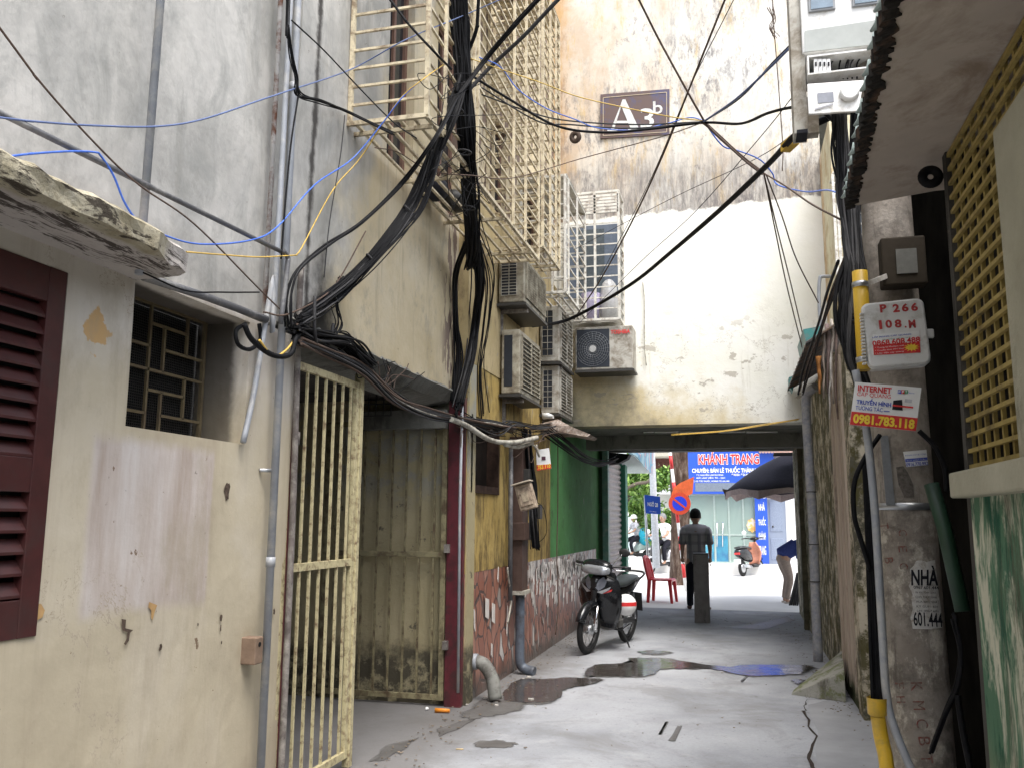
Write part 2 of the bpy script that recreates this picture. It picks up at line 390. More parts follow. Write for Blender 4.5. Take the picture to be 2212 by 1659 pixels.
def m_paint(name, c1, c2, dark, amt=0.5, chip=(0.30,0.28,0.24), chipt=0.66, streak=True, hi=None):
    n = NM(name, 0.8)
    c = n.ramp(n.noise(2.5, 6, 0.65, dist=0.3), [(0.3, c1), (0.7, c2)])
    st = n.noise(1, 8, 0.75, vec=n.map((5, 5, 1.7) if streak else (4, 4, 4)))
    c = n.mix(n.math('MULTIPLY', n.ramp(st, [(0.62-0.25*amt, 0), (0.74-0.2*amt, 1)]), 0.85), c, dark)
    ch = n.ramp(n.noise(7, 6, 0.65, vec=n.map((1, 1, 0.6))), [(chipt, 0), (chipt+0.02, 1)])
    c = n.mix(n.math('MULTIPLY', ch, 0.8), c, chip)
    n.col(c); n.bump(n.math('SUBTRACT', n.noise(12, 6), n.math('MULTIPLY', ch, 0.3)), 0.4, 0.012); return n.m
def m_mosaic():
    n = NM('crazy_paving_tiles', 0.35)
    far = n.band(n.Y, 8.9, 9.6)
    def cells(sc, tw):
        v = n.map(sc, vec=None, rot=(R(6), 0, 0))
        ww = n.noise(2.0, 2, out=1); vv = n.t.nodes.new('ShaderNodeVectorMath'); vv.operation = 'MULTIPLY_ADD'
        n.t.links.new(ww, vv.inputs[0]); vv.inputs[1].default_value = (0.0, 0.9, 0.9); n.t.links.new(v, vv.inputs[2])
        e = n.vor(1.0, vec=vv.outputs[0], feature='DISTANCE_TO_EDGE'); c = n.vor(1.0, vec=vv.outputs[0], out='Color')
        return n.ramp(e, [(tw, 1), (tw*1.6, 0)]), c
    g1, c1 = cells((0.01, 7.0, 4.2), 0.035)
    g2, c2 = cells((0.01, 11.0, 4.2), 0.055)
    g = n.mix(far, g1, g2); c = n.mix(far, c1, c2)
    s = n.t.nodes.new('ShaderNodeSeparateColor'); n.t.links.new(c, s.inputs[0])
    red = n.ramp(s.outputs[0], [(0.0, (0.28,0.10,0.06)), (0.5, (0.36,0.145,0.09)), (1.0, (0.42,0.21,0.15))])
    th = n.math('ADD', s.outputs[1], n.math('MULTIPLY', n.math('MULTIPLY', far, n.band(n.Z, 0.6, 1.15)), 0.52))
    wh = n.math('GREATER_THAN', th, 0.9)
    cc = n.mix(wh, red, n.ramp(s.outputs[2], [(0, (0.42,0.37,0.33)), (1, (0.62,0.59,0.55))]))
    cc = n.mix(n.math('MULTIPLY', g, 0.9), cc, (0.07,0.055,0.05))
    dirt = n.math('MULTIPLY', n.ramp(n.noise(1, 7, 0.7, vec=n.map((1, 5, 1.5))), [(0.42, 0), (0.62, 1)]), n.band(n.Y, 8.8, 12.5, 0.1, 0.6))
    cc = n.mix(dirt, cc, (0.11,0.075,0.065))
    lo = n.band(n.math('ADD', n.Z, n.math('MULTIPLY', n.noise(5, 5), 0.35)), 0.42, 0.2)
    cc = n.mix(n.math('MULTIPLY', lo, 0.85), cc, (0.085,0.07,0.06))
    n.col(cc); n.bump(n.math('MULTIPLY', g, -1.0), 0.7, 0.008); return n.m
def m_ground():
    n = NM('worn_concrete_ground', 0.75)
    c = n.ramp(n.noise(0.7, 7, 0.6), [(0.28, (0.20,0.207,0.222)), (0.48, (0.335,0.346,0.368)), (0.7, (0.415,0.426,0.447))])
    c = n.mix(n.math('MULTIPLY', n.ramp(n.noise(40, 6, 0.7), [(0.45, 0), (0.7, 1)]), 0.3), c, (0.22,0.21,0.20))
    c = n.mix(n.ramp(n.noise(5, 7, 0.7, vec=n.map((1, 0.6, 1))), [(0.64, 0), (0.70, 0.65)]), c, (0.17,0.16,0.16))
    c = n.mix(n.ramp(n.noise(1.1, 8, 0.75, vec=n.map((1, 1, 1), loc=(9, 2, 0)), dist=.6), [(0.50, 0), (0.62, 0.5)]), c, (0.20,0.195,0.19))
    c = n.mix(n.ramp(n.noise(9, 6, 0.8, vec=n.map((1, .8, 1), loc=(1, 5, 0))), [(0.60, 0), (0.66, 0.6)]), c, (0.15,0.14,0.135))
    c = n.mix(n.ramp(n.noise(120, 3, 0.6), [(0.62, 0), (0.70, 0.5)]), c, (0.12,0.115,0.11))
    c = n.mix(n.ramp(n.noise(2.0, 6, 0.7, vec=n.map((1, 1, 1), loc=(4, 7, 0))), [(0.58, 0), (0.72, 0.55)]), c, (0.44,0.445,0.45))
    # dirt along the left wall
    xx = n.math('ADD', n.X, n.math('MULTIPLY', n.noise(4, 6, 0.7), 0.5))
    dl = n.math('MULTIPLY', n.band(xx, -1.35, -1.95), n.band(n.Y, 16, 15.5))
    c = n.mix(n.math('MULTIPLY', dl, 0.75), c, (0.12,0.11,0.10))
    n.col(c); n.rough(n.ramp(n.noise(1.5, 5), [(0.3, 0.6), (0.7, 0.85)]))
    n.bump(n.math('ADD', n.noise(3, 8, 0.6), n.math('MULTIPLY', n.noise(60, 5), 0.25)), 0.4, 0.015); return n.m
def m_conc(name, a, b, dark, moss=None, sc=3, amt=0.55, dsc=(3,3,1.2)):
    n = NM(name, 0.9)
    c = n.ramp(n.noise(sc, 7, 0.65), [(0.3, a), (0.7, b)])
    c = n.mix(n.ramp(n.noise(1, 8, 0.75, vec=n.map(dsc)), [(0.68-0.3*amt, 0), (0.80-0.3*amt, 0.9)]), c, dark)
    if moss: c = n.mix(n.ramp(n.noise(5, 7, 0.75, vec=n.map(loc=(5,2,8))), [(0.48, 0), (0.56, 0.9)]), c, moss)
    n.col(c); n.bump(n.noise(18, 8, 0.7), 0.6, 0.02); return n.m
YB = 7.28; VX = -2.30
M = {}
M['left'] = m_leftwall(); M['cream'] = m_cream(); M['facade'] = m_facade(); M['mosaic'] = m_mosaic(); M['ground'] = m_ground()
M['yellow'] = m_paint('ochre_yellow_paint', (0.42,0.29,0.09), (0.52,0.39,0.15), (0.10,0.07,0.035), 0.72)
M['yellowup'] = m_paint('faded_yellow_plaster', (0.42,0.33,0.17), (0.52,0.42,0.24), (0.18,0.14,0.09), 0.5)
M['green'] = m_paint('green_wall_paint', (0.07,0.20,0.06), (0.10,0.28,0.10), (0.05,0.08,0.04), 0.3, chip=(0.25,0.30,0.22), chipt=0.66, streak=False)
M['innerwall'] = m_paint('mouldy_cream_plaster', (0.34,0.29,0.18), (0.46,0.40,0.27), (0.10,0.09,0.06), 0.5, chip=(0.40,0.39,0.34), chipt=0.60, streak=False)
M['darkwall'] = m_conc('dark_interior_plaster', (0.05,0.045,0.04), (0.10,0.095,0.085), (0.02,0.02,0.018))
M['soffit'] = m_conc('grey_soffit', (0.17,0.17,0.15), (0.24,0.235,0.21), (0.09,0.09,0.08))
M['slab'] = m_conc('crumbling_concrete', (0.33,0.29,0.20), (0.50,0.46,0.36), (0.12,0.09,0.06), sc=6)
M['slabu'] = m_conc('whitewashed_slab_underside', (0.46,0.42,0.39), (0.58,0.54,0.50), (0.10,0.07,0.05), sc=2.5, amt=0.30)
M['moss'] = m_conc('mossy_plaster', (0.48,0.42,0.31), (0.60,0.54,0.42), (0.06,0.06,0.04), moss=(0.09,0.08,0.03), sc=3, amt=0.8, dsc=(5,5,4))
M['pole'] = m_conc('concrete_pole', (0.17,0.15,0.13), (0.30,0.27,0.24), (0.07,0.06,0.055), sc=6, amt=0.6, dsc=(9,9,2.0))
M['metal_cream'] = simple('cream_gate_paint', (0.52,0.46,0.27), 0.45, 0, 0.1, 20, dirt=(0.16,0.10,0.06), damt=0.35, dscale=24)
M['cage_cream'] = simple('cream_cage_paint', (0.60,0.52,0.36), 0.5, 0, 0.1, 20, dirt=(0.22,0.16,0.10), damt=0.45, dscale=12)
M['cage_white'] = simple('white_cage_paint', (0.62,0.60,0.54), 0.5, 0, 0.1, 20, dirt=(0.25,0.20,0.15), damt=0.3, dscale=12)
M['black'] = simple('black_cable_rubber', (0.007,0.007,0.008), 0.65, 0, 0.3, 30)
M['brown_cable'] = simple('dusty_brown_cable', (0.10,0.07,0.055), 0.7)
M['grey_cable'] = simple('grey_cable', (0.045,0.044,0.045), 0.7)
M['blue_cable'] = simple('blue_cable', (0.05,0.14,0.55), 0.45)
M['dimblue_cable'] = simple('faded_blue_cable', (0.10,0.14,0.28), 0.5)
M['yellow_cable'] = simple('yellow_cable', (0.55,0.36,0.07), 0.5)
M['white_pipe'] = simple('grimy_white_conduit', (0.42,0.40,0.34), 0.6, dirt=(0.15,0.13,0.1), damt=0.5)
M['pvc'] = simple('grey_pvc_pipe', (0.30,0.315,0.34), 0.45, 0, 0.12, 9, dirt=(0.5,0.48,0.44), damt=0.32, dscale=4)
M['pvcdark'] = simple('dark_grey_pipe', (0.11,0.11,0.115), 0.5, 0, 0.2, 9, dirt=(0.3,0.29,0.27), damt=0.25, dscale=5)
M['rustpipe'] = simple('rusty_steel_pipe', (0.14,0.12,0.11), 0.7, 0, 0.3, 12, dirt=(0.30,0.28,0.25), damt=0.5, dscale=10)
M['maroon'] = simple('maroon_shutter_paint', (0.055,0.013,0.012), 0.5, 0, 0.2, 14, dirt=(0.05,0.02,0.018), damt=0.4, dscale=8)
M['jamb'] = simple('maroon_steel_jamb', (0.11,0.018,0.025), 0.5, 0, 0.2, 14, dirt=(0.05,0.02,0.02), damt=0.5)
M['dark'] = simple('dark_void', (0.012,0.012,0.012), 0.9)
M['darkmetal'] = simple('dark_steel', (0.05,0.048,0.045), 0.5, 0.3)
M['steel'] = simple('galvanised_steel', (0.45,0.46,0.47), 0.35, 0.8, 0.15, 15)
M['chrome'] = simple('chrome', (0.75,0.75,0.76), 0.15, 1.0, 0.05)
M['ac'] = simple('yellowed_ac_casing', (0.40,0.37,0.29), 0.65, 0, 0.12, 8, dirt=(0.17,0.14,0.10), damt=0.6, dscale=7)
M['acw'] = simple('pale_ac_casing', (0.44,0.42,0.37), 0.6, 0, 0.12, 8, dirt=(0.20,0.17,0.13), damt=0.55, dscale=7)
M['acd'] = simple('ac_coil_dark', (0.02,0.025,0.035), 0.5, 0.2)
M['white'] = simple('white_plastic', (0.72,0.72,0.70), 0.4, 0, 0.06, 6, dirt=(0.45,0.43,0.38), damt=0.25, dscale=10)
M['whitec'] = simple('clean_white', (0.80,0.80,0.78), 0.4, 0, 0.03)
M['red'] = simple('red_print', (0.60,0.03,0.03), 0.45)
M['redp'] = simple('red_plastic', (0.55,0.035,0.045), 0.35, 0, 0.08)
M['redfade'] = simple('faded_red_stencil', (0.42,0.06,0.06), 0.7)
M['blue'] = simple('blue_sign_paint', (0.025,0.09,0.50), 0.4, 0, 0.06)
M['bluet'] = simple('blue_print', (0.04,0.08,0.42), 0.5)
M['yel'] = simple('yellow_print', (0.85,0.60,0.05), 0.5)
M['yellowpipe'] = simple('yellow_plastic_pipe', (0.72,0.45,0.035), 0.4, 0, 0.08, 5, dirt=(0.45,0.30,0.06), damt=0.3, dscale=8)
M['paper'] = simple('weathered_paper', (0.62,0.60,0.56), 0.8, 0, 0.12, 25, dirt=(0.35,0.31,0.26), damt=0.45, dscale=25)
M['ink'] = simple('black_print', (0.02,0.02,0.025), 0.6)
M['glass_dark'] = simple('dim_window_glass', (0.02,0.026,0.03), 0.06)
M['glass_blue'] = simple('blue_grey_glass', (0.10,0.12,0.135), 0.08)
M['brownwood'] = simple('brown_window_wood', (0.17,0.10,0.075), 0.6, 0, 0.2, 12)
M['teal'] = simple('teal_sheet_metal', (0.04,0.19,0.18), 0.45, 0.1, 0.15, 12, dirt=(0.12,0.16,0.15), damt=0.35)
M['sheet'] = simple('dark_roof_sheet', (0.06,0.06,0.06), 0.6, 0.2, 0.25, 10, dirt=(0.13,0.08,0.05), damt=0.5)
# ------------------------------------------------------------------ ground
def structure(o): o['kind'] = 'structure'; return o
g = MB()
nx, ny = 60, 60
def gz(x, y): return 0.0
g.add([(-60,-20,0),(60,-20,0),(60,110,0),(-60,110,0)], [(0,1,2,3)])
structure(g.build('ground', M['ground']))
def flat(name, pts, z, mat, th=0.0):
    P = [at(u, v, 'z', 0.0) for u, v in pts]
    return MB().add([(p.x, p.y, z) for p in P], [list(range(len(P)))]).build(name, mat, fixn=False)
def rag(pts, n=5, amp=3.0, seed=1, vs=0.35):
    """ragged version of a pixel outline, then laid on the ground"""
    rnd = random.Random(seed); out = []
    for i, (a, b) in enumerate(zip(pts, pts[1:]+pts[:1])):
        for k in range(n):
            t = k/n; j = amp*(1 if k else 0.3)
            out.append((a[0]+(b[0]-a[0])*t+rnd.uniform(-j, j), a[1]+(b[1]-a[1])*t+rnd.uniform(-j, j)*vs))
    return out
def z7(L): return [((1200+x*.3164)/1.0737, (1200+y*.3164)/1.0737) for x, y in L]
n = NM('puddle_water', 0.03, 0, 0.6); n.col(n.ramp(n.noise(3, 4), [(0.3, (0.045,0.040,0.038)), (0.7, (0.075,0.068,0.062))])); n.bump(n.noise(2.2, 2), 0.03, 0.01); M['puddle'] = n.m
n = NM('damp_concrete', 0.45); n.col(n.ramp(n.noise(5, 6), [(0.3, (0.10,0.095,0.09)), (0.7, (0.16,0.15,0.145))])); n.bump(n.noise(25, 6), 0.3, 0.01); M['damp'] = n.m
PUD = [
 z7([(795,1035),(880,1028),(1100,1035),(1280,1062),(1420,1083),(1560,1095),(1640,1078),(1900,1078),(2120,1083),(2195,1105),(2080,1150),(1900,1160),(1700,1165),(1560,1142),(1420,1112),(1240,1112),(1050,1115),(1030,1150),(930,1168),(780,1168),(600,1168),(480,1165),(500,1110),(560,1080),(700,1072),(850,1065)]),
 z7([(-60,1215),(20,1183),(180,1187),(350,1175),(560,1180),(640,1195),(560,1225),(420,1248),(345,1270),(340,1310),(280,1350),(150,1362),(0,1360),(-110,1345),(-120,1290)]),
 z7([(870,985),(960,975),(1060,978),(1140,988),(1050,1003),(930,1001)]),
 z7([(1998,1195),(2050,1187),(2150,1195),(2130,1212),(2040,1222)]),
 [(1016,1606),(1035,1599),(1075,1598),(1110,1602),(1118,1607),(1095,1613),(1050,1615),(1025,1612)],
 [(790,1640),(830,1610),(900,1595),(880,1615),(830,1640)]]
def soft_flat(name, pts, z, mat, inset):
    """flat patch with an inset ring; the attribute 'edge' is 0 at the rim and 1 inside"""
    P = [at(u, v, 'z', 0.0) for u, v in pts]; n_ = len(P)
    area = sum(P[i].x*P[(i+1)%n_].y-P[(i+1)%n_].x*P[i].y for i in range(n_)); sg_ = 1 if area > 0 else -1
    inn = []
    for i in range(n_):
        t = (P[(i+2)%n_]-P[(i-2)%n_]); t.z = 0; t.normalize(); inn.append(P[i]+Vector((-t.y, t.x, 0))*sg_*inset)
    vs = [(p.x, p.y, z) for p in P]+[(p.x, p.y, z+.0002) for p in inn]
    fs = [(i, (i+1)%n_, n_+(i+1)%n_, n_+i) for i in range(n_)]+[[n_+i for i in range(n_)]]
    o = MB().add(vs, fs).build(name, mat, fixn=False)
    at_ = o.data.attributes.new('edge', 'FLOAT', 'POINT')
    for i in range(n_): at_.data[i].value = 0.0; at_.data[n_+i].value = 1.0
    return o
def soften(n, lo, hi, sc_):
    a_ = n.t.nodes.new('ShaderNodeAttribute'); a_.attribute_name = 'edge'
    k = n.math('MULTIPLY', a_.outputs['Fac'], n.math('ADD', .2, n.math('MULTIPLY', n.noise(sc_, 6, .7), 1.6)))
    n.link(n.band(k, lo, hi), n.p.inputs['Alpha'])
n = NM('puddle_water', 0.06, 0, 0.38); n.col(n.ramp(n.noise(3, 4), [(0.3, (0.035,0.03,0.027)), (0.7, (0.06,0.052,0.046))])); n.bump(n.noise(9, 3), 0.22, 0.01); n.rough(n.ramp(n.noise(4, 5), [(.4, .07), (.7, .25)])); soften(n, .22, .5, 9); M['puddle'] = n.m
n = NM('damp_concrete', 0.5); n.col(n.ramp(n.noise(5, 6), [(0.3, (0.085,0.08,0.075)), (0.7, (0.14,0.135,0.13))])); n.bump(n.noise(25, 6), 0.3, 0.01); soften(n, .05, .95, 7); M['damp'] = n.m
for i, P in enumerate(PUD):
    cx_ = sum(p[0] for p in P)/len(P); cy_ = sum(p[1] for p in P)/len(P)
    structure(soft_flat('damp_patch', rag([(cx_+(x-cx_)*1.04+3, cy_+(y-cy_)*1.16+1) for x, y in P], 4, 5, i+20), 0.004, M['damp'], .12 if i < 2 else .035))
    if i < 4: structure(soft_flat('puddle', rag(P, 4, 2.5, i), 0.008, M['puddle'], .05 if i < 2 else .02))
structure(soft_flat('damp_patch', rag([(985,1548),(1030,1512),(1090,1500),(1130,1480),(1200,1470),(1160,1500),(1140,1530),(1095,1545),(1060,1550),(1020,1556)], 4, 5, 40), 0.0045, M['damp'], .08))
structure(soft_flat('damp_patch', rag([(940,1575),(1000,1556),(1030,1554),(1000,1572),(950,1592)], 4, 3, 41), 0.004, M['damp'], .03))
for i, P in enumerate(([(1598,1470),(1622,1450),(1630,1453),(1606,1474)],[(1420,1585),(1438,1558),(1446,1560),(1432,1587)],[(1440,1600),(1462,1568),(1476,1568),(1462,1602)],[(1560,1452),(1622,1448),(1690,1455),(1620,1461)],[(1570,1355),(1640,1345),(1700,1330),(1720,1340),(1650,1360)])):
    structure(soft_flat('damp_patch', rag(P, 3, 2, 60+i), 0.004, M['damp'], .018))
# cracks: thin dark ragged strips
def crack(pts, wd, seed=0):
    rnd = random.Random(seed); P = []
    for a, b in zip(pts, pts[1:]):
        for k in range(5): t = k/5; P.append((a[0]+(b[0]-a[0])*t+rnd.uniform(-5,5), a[1]+(b[1]-a[1])*t+rnd.uniform(-2,2)))
    P.append(pts[-1]); W = [at(u, v, 'z', 0) for u, v in P]; L = []; R_ = []
    for i, p in enumerate(W):
        d = (W[min(i+1, len(W)-1)]-W[max(i-1, 0)]).normalized(); nn = Vector((-d.y, d.x, 0)); ww = wd*rnd.uniform(0.25, 1.3)
        L.append(p+nn*ww+Vector((0,0,.005))); R_.append(p-nn*ww+Vector((0,0,.005)))
    vs = L+R_; k = len(L)
    structure(MB().add(vs, [(i, i+1, k+i+1, k+i) for i in range(k-1)]).build('ground_crack', M['crack'], fixn=False))
M['crack'] = simple('crack_dirt', (0.045,0.035,0.03), 0.95, bump=0.5)
crack([(1738,1535),(1760,1590),(1745,1640),(1775,1690),(1790,1740)], 0.011, 3)
crack([(1520,1330),(1560,1340),(1600,1343),(1640,1352)], 0.006, 4)
crack([(1860,1500),(1740,1512),(1742,1535)], 0.006, 5)
n = NM('greyer_patch_concrete', 0.85); n.col(n.ramp(n.noise(2, 7), [(0.3, (0.25,0.255,0.265)), (0.7, (0.35,0.355,0.365))])); n.bump(n.noise(20, 7), 0.4, 0.01); M['patch'] = n.m
structure(flat('pavement_patch', rag([(1745,1522),(1800,1510),(1890,1505),(1905,1560),(1930,1800),(1810,1800),(1790,1720),(1760,1620),(1768,1580)], 3, 4, 9), 0.0035, M['patch']))
# street paving beyond the passage (even, pale colour)
n = NM('pale_street_paving', 0.85); n.col(n.ramp(n.noise(1.5, 6), [(0.3, (0.58,0.57,0.55)), (0.7, (0.66,0.65,0.63))])); M['street'] = n.m
structure(MB().add([(-30,16.1,.004),(30,16.1,.004),(30,60,.004),(-30,60,.004)], [(0,1,2,3)]).build('street', M['street'], fixn=False))
# ------------------------------------------------------------------ small house on the left (shutter, little window)
WX = -2.4
X_, Y_, Z_ = Vector((1,0,0)), Vector((0,1,0)), Vector((0,0,1))
yE = at(606, 1450, 'x', WX).y                      # corner beside the gate
wA, wB = at(285, 760, 'x', WX), at(533, 850, 'x', WX)
wy0, wy1 = at(283, 700, 'x', WX).y, at(535, 800, 'x', WX).y
wz0, wz1 = at(400, 940, 'x', WX).z, at(400, 640, 'x', WX).z
sy1 = at(110, 980, 'x', WX).y; sz0 = at(60, 1375, 'x', WX).z; sz1 = at(120, 582, 'x', WX).z; sy0 = sy1-1.3
WT = 2.56
rnd = random.Random(5)
def soft(amp, fy=1.7, fz=1.3, ph=0.0):
    return lambda a, b: amp*(math.sin(a*fy+ph)+math.sin(b*fz*1.9+ph*2)+0.6*math.sin(a*3.7+b*2.9))
h1 = thing('old_house', 'cream plastered low house with maroon louvred shutter and small barred window', 'house', (WX, 3.0, 0))
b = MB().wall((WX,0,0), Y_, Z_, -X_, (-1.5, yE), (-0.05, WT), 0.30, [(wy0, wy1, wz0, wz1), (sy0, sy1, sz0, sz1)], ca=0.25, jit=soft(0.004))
b.build('wall', M['cream'], h1)
# window: deep reveal, pinwheel bars, mesh, dark room behind
gx = WX-0.235
wn = MB().boxp((gx-0.10, wy0+0.0, wz0), (gx-0.08, wy1, wz1)).build('window', M['dark'], h1)
gy0, gy1, gz0, gz1 = wy0+0.0, wy1-0.04, wz0+0.0, wz1-0.0
b = MB()
def gp(s_, t_): return Vector((gx, gy0+(gy1-gy0)*s_, gz1-(gz1-gz0)*t_))
def bb(s0, t0, s1, t1, w_=0.013): b.bar(gp(s0, t0), gp(s1, t1), w_, w_, (1,0,0))
for qs in (0, .5):
    for qt in (0, .5):
        for (a0, b0, a1, b1) in ((0,.3,.66,.3), (.66,0,.66,.65), (.25,.3,.25,1), (.25,.65,1,.65)):
            bb(qs+a0/2, qt+b0/2, qs+a1/2, qt+b1/2)
bb(.5,0,.5,1); bb(0,.5,1,.5); bb(0,0,0,1,.018); bb(1,0,1,1,.018); bb(0,0,1,0,.018); bb(0,1,1,1,.018)
b.build('window_bars', simple('grimy_ochre_bar_paint', (0.15,0.12,0.07), 0.7, 0, .15, 20, dirt=(.12,.09,.06), damt=.5), wn)
b = MB()
for i in range(1, 60): y = gy0+(gy1-gy0)*i/60; b.boxp((gx-.03, y-.001, gz0), (gx-.028, y+.001, gz1))
for i in range(1, 50): z = gz0+(gz1-gz0)*i/50; b.boxp((gx-.0335, gy0, z-.001), (gx-.0315, gy1, z+.001))
b.build('insect_mesh', M['darkmetal'], wn)
# shutter: two leaves with slanted slats
sx = WX+0.01
for k, (a0, a1) in enumerate(((sy1-0.60, sy1-0.004), (sy1-1.22, sy1-0.612))):
    fr = MB(); st_ = 0.085
    fr.boxp((sx-.04, a0, sz0), (sx, a0+st_, sz1)); fr.boxp((sx-.04, a1-st_, sz0), (sx, a1, sz1))
    zm = at(60, 1025, 'x', WX).z
    for (z0, z1) in ((sz0, sz0+.13), (zm-.06, zm+.06), (sz1-.13, sz1)): fr.boxp((sx-.038, a0+st_, z0), (sx-.002, a1-st_, z1))
    leaf = fr.build('shutter_leaf', M['maroon'], h1, bevel=.003)
    sl_ = MB()
    for (z0, z1) in ((sz0+.13, zm-.06), (zm+.06, sz1-.13)):
        nn = int((z1-z0)/.062)
        for i in range(nn):
            z = z0+(z1-z0)*(i+.5)/nn
            sl_.add([(sx-.036, a0+st_, z+.024), (sx-.036, a1-st_, z+.024), (sx-.004, a1-st_, z-.020), (sx-.004, a0+st_, z-.020),
                     (sx-.036, a0+st_, z+.014), (sx-.036, a1-st_, z+.014), (sx-.004, a1-st_, z-.030), (sx-.004, a0+st_, z-.030)],
                    [(0,1,2,3),(7,6,5,4),(0,3,7,4),(1,5,6,2),(3,2,6,7),(0,4,5,1)])
    sl_.build('louvre', M['maroon'], leaf)
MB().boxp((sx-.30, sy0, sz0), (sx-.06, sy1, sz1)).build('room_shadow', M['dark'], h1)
# crumbling canopy slab over the shutter
oc = at(402, 556, 'x', -2.08); ycan = oc.y
zc = at(402, 575, 'x', -2.08).z
b = MB(); rnd = random.Random(8)
ycan += .12; ys = [-1.5+(ycan+1.5)*i/70 for i in range(71)]
top, botm = [], []
for i, y in enumerate(ys):
    xo = -2.06+rnd.uniform(-.012, .012)-(0.0 if i < 66 else (i-65)*0.02); zt = zc+.085+rnd.uniform(-.010, .012); zb = zc+rnd.uniform(-.008, .006)
    top.append([(WX-.1, y, zc+.15), (-2.2, y, zc+.13+rnd.uniform(-.01,.01)), (xo-.03, y, zt+.012), (xo, y, zt-.01), (xo-.004+rnd.uniform(-.01,.006), y, (zt+zb)/2), (xo-.008, y, zb+.01), (xo-.035, y, zb-.002), (-2.25, y, zc-.004+rnd.uniform(-.004,.004)), (WX-.1, y, zc-.01)])
vs = [p for r_ in top for p in r_]; k = 9
b.add(vs, [(i*k+j, i*k+(j+1)%k, (i+1)*k+(j+1)%k, (i+1)*k+j) for i in range(70) for j in range(k)]+[list(range(k)), [70*k+j for j in range(k)]])
nm = NM('crumbling_canopy_concrete', .9)
edge = nm.band(nm.X, -2.14, -2.10)
cc = nm.mix(edge, nm.ramp(nm.noise(2.4, 6), [(.3, (.44,.40,.37)), (.7, (.56,.52,.48))]), nm.ramp(nm.noise(7, 7, .7), [(.3, (.28,.24,.15)), (.6, (.46,.42,.32)), (.8, (.55,.53,.47))]))
cr = nm.noise(1, 8, .75, vec=nm.map((9, 1.6, 9)), dist=.5)
cc = nm.mix(nm.ramp(cr, [(.53, 0), (.57, .92)]), cc, (.045,.035,.028)); nm.col(cc); nm.bump(nm.noise(14, 8, .7), .8, .03); M['canopy'] = nm.m
b.build('canopy_slab', M['canopy'], h1)
# ------------------------------------------------------------------ tall grey building over the gate, with cages
GB = 2.63; YB = 7.28
b1 = thing('apartment_building', 'tall grey and cream weathered building over the barred gate, window cages on it', 'building', (WX, 5.0, 0))
b = MB().wall((WX-.04,0,0), Y_, Z_, -X_, (-1.5, yE-.14), (2.60, 8.6), .3, ca=.3, jit=soft(.006, ph=1))
b.wall((WX+.0,0,0), Y_, Z_, -X_, (yE-.10, YB), (GB, 8.6), .34, [(5.55, 6.05, 4.15, 5.9), (6.6, 7.2, 4.2, 5.9)], ca=.3, jit=soft(.005))
b.wall((WX+.0,0,0), Y_, Z_, -X_, (YB, 11.5), (2.95, 8.6), .34, [(8.35, 8.9, 4.5, 5.8), (9.7, 10.5, 4.3, 5.6)])
b.build('wall', M['left'], b1)
# rough broken lintel edge and sloping ledge above the gate
b = MB(); rnd = random.Random(3)
N_ = 60
rows = []
for i in range(N_+1):
    y = yE-.10+(YB-.02-yE+.10)*i/N_; j = rnd.uniform(-.012, .012)
    rows.append([(WX+.012, y, GB+.03+j), (WX+.03+j*.5, y, GB+.012), (WX-.06, y, GB-.075+j), (WX-.33, y, GB-.12)])
b.add([p for r_ in rows for p in r_], [(i*4+j, i*4+j+1, (i+1)*4+j+1, (i+1)*4+j) for i in range(N_) for j in range(3)])
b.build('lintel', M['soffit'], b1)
def window(parent, y0, y1, z0, z1, x, fm, gm, mull=1):
    f = MB(); t = .045
    f.boxp((x-.05, y0, z0), (x, y0+t, z1)); f.boxp((x-.05, y1-t, z0), (x, y1, z1)); f.boxp((x-.048, y0+t, z1-t), (x-.002, y1-t, z1)); f.boxp((x-.048, y0+t, z0), (x-.002, y1-t, z0+t))
    for i in range(1, mull+1): ym = y0+(y1-y0)*i/(mull+1); f.boxp((x-.046, ym-.02, z0+t), (x-.004, ym+.02, z1-t))
    o = f.build('window', fm, parent); MB().boxp((x-.03, y0+t, z0+t), (x-.024, y1-t, z1-t)).build('pane', gm, o)
for (y0, y1, z0, z1) in ((5.55, 6.05, 4.15, 5.9), (6.6, 7.2, 4.2, 5.9), (8.35, 8.9, 4.5, 5.8), (9.7, 10.5, 4.3, 5.6)):
    window(b1, y0, y1, z0, z1, WX-.06, M['brownwood'], M['glass_dark'])
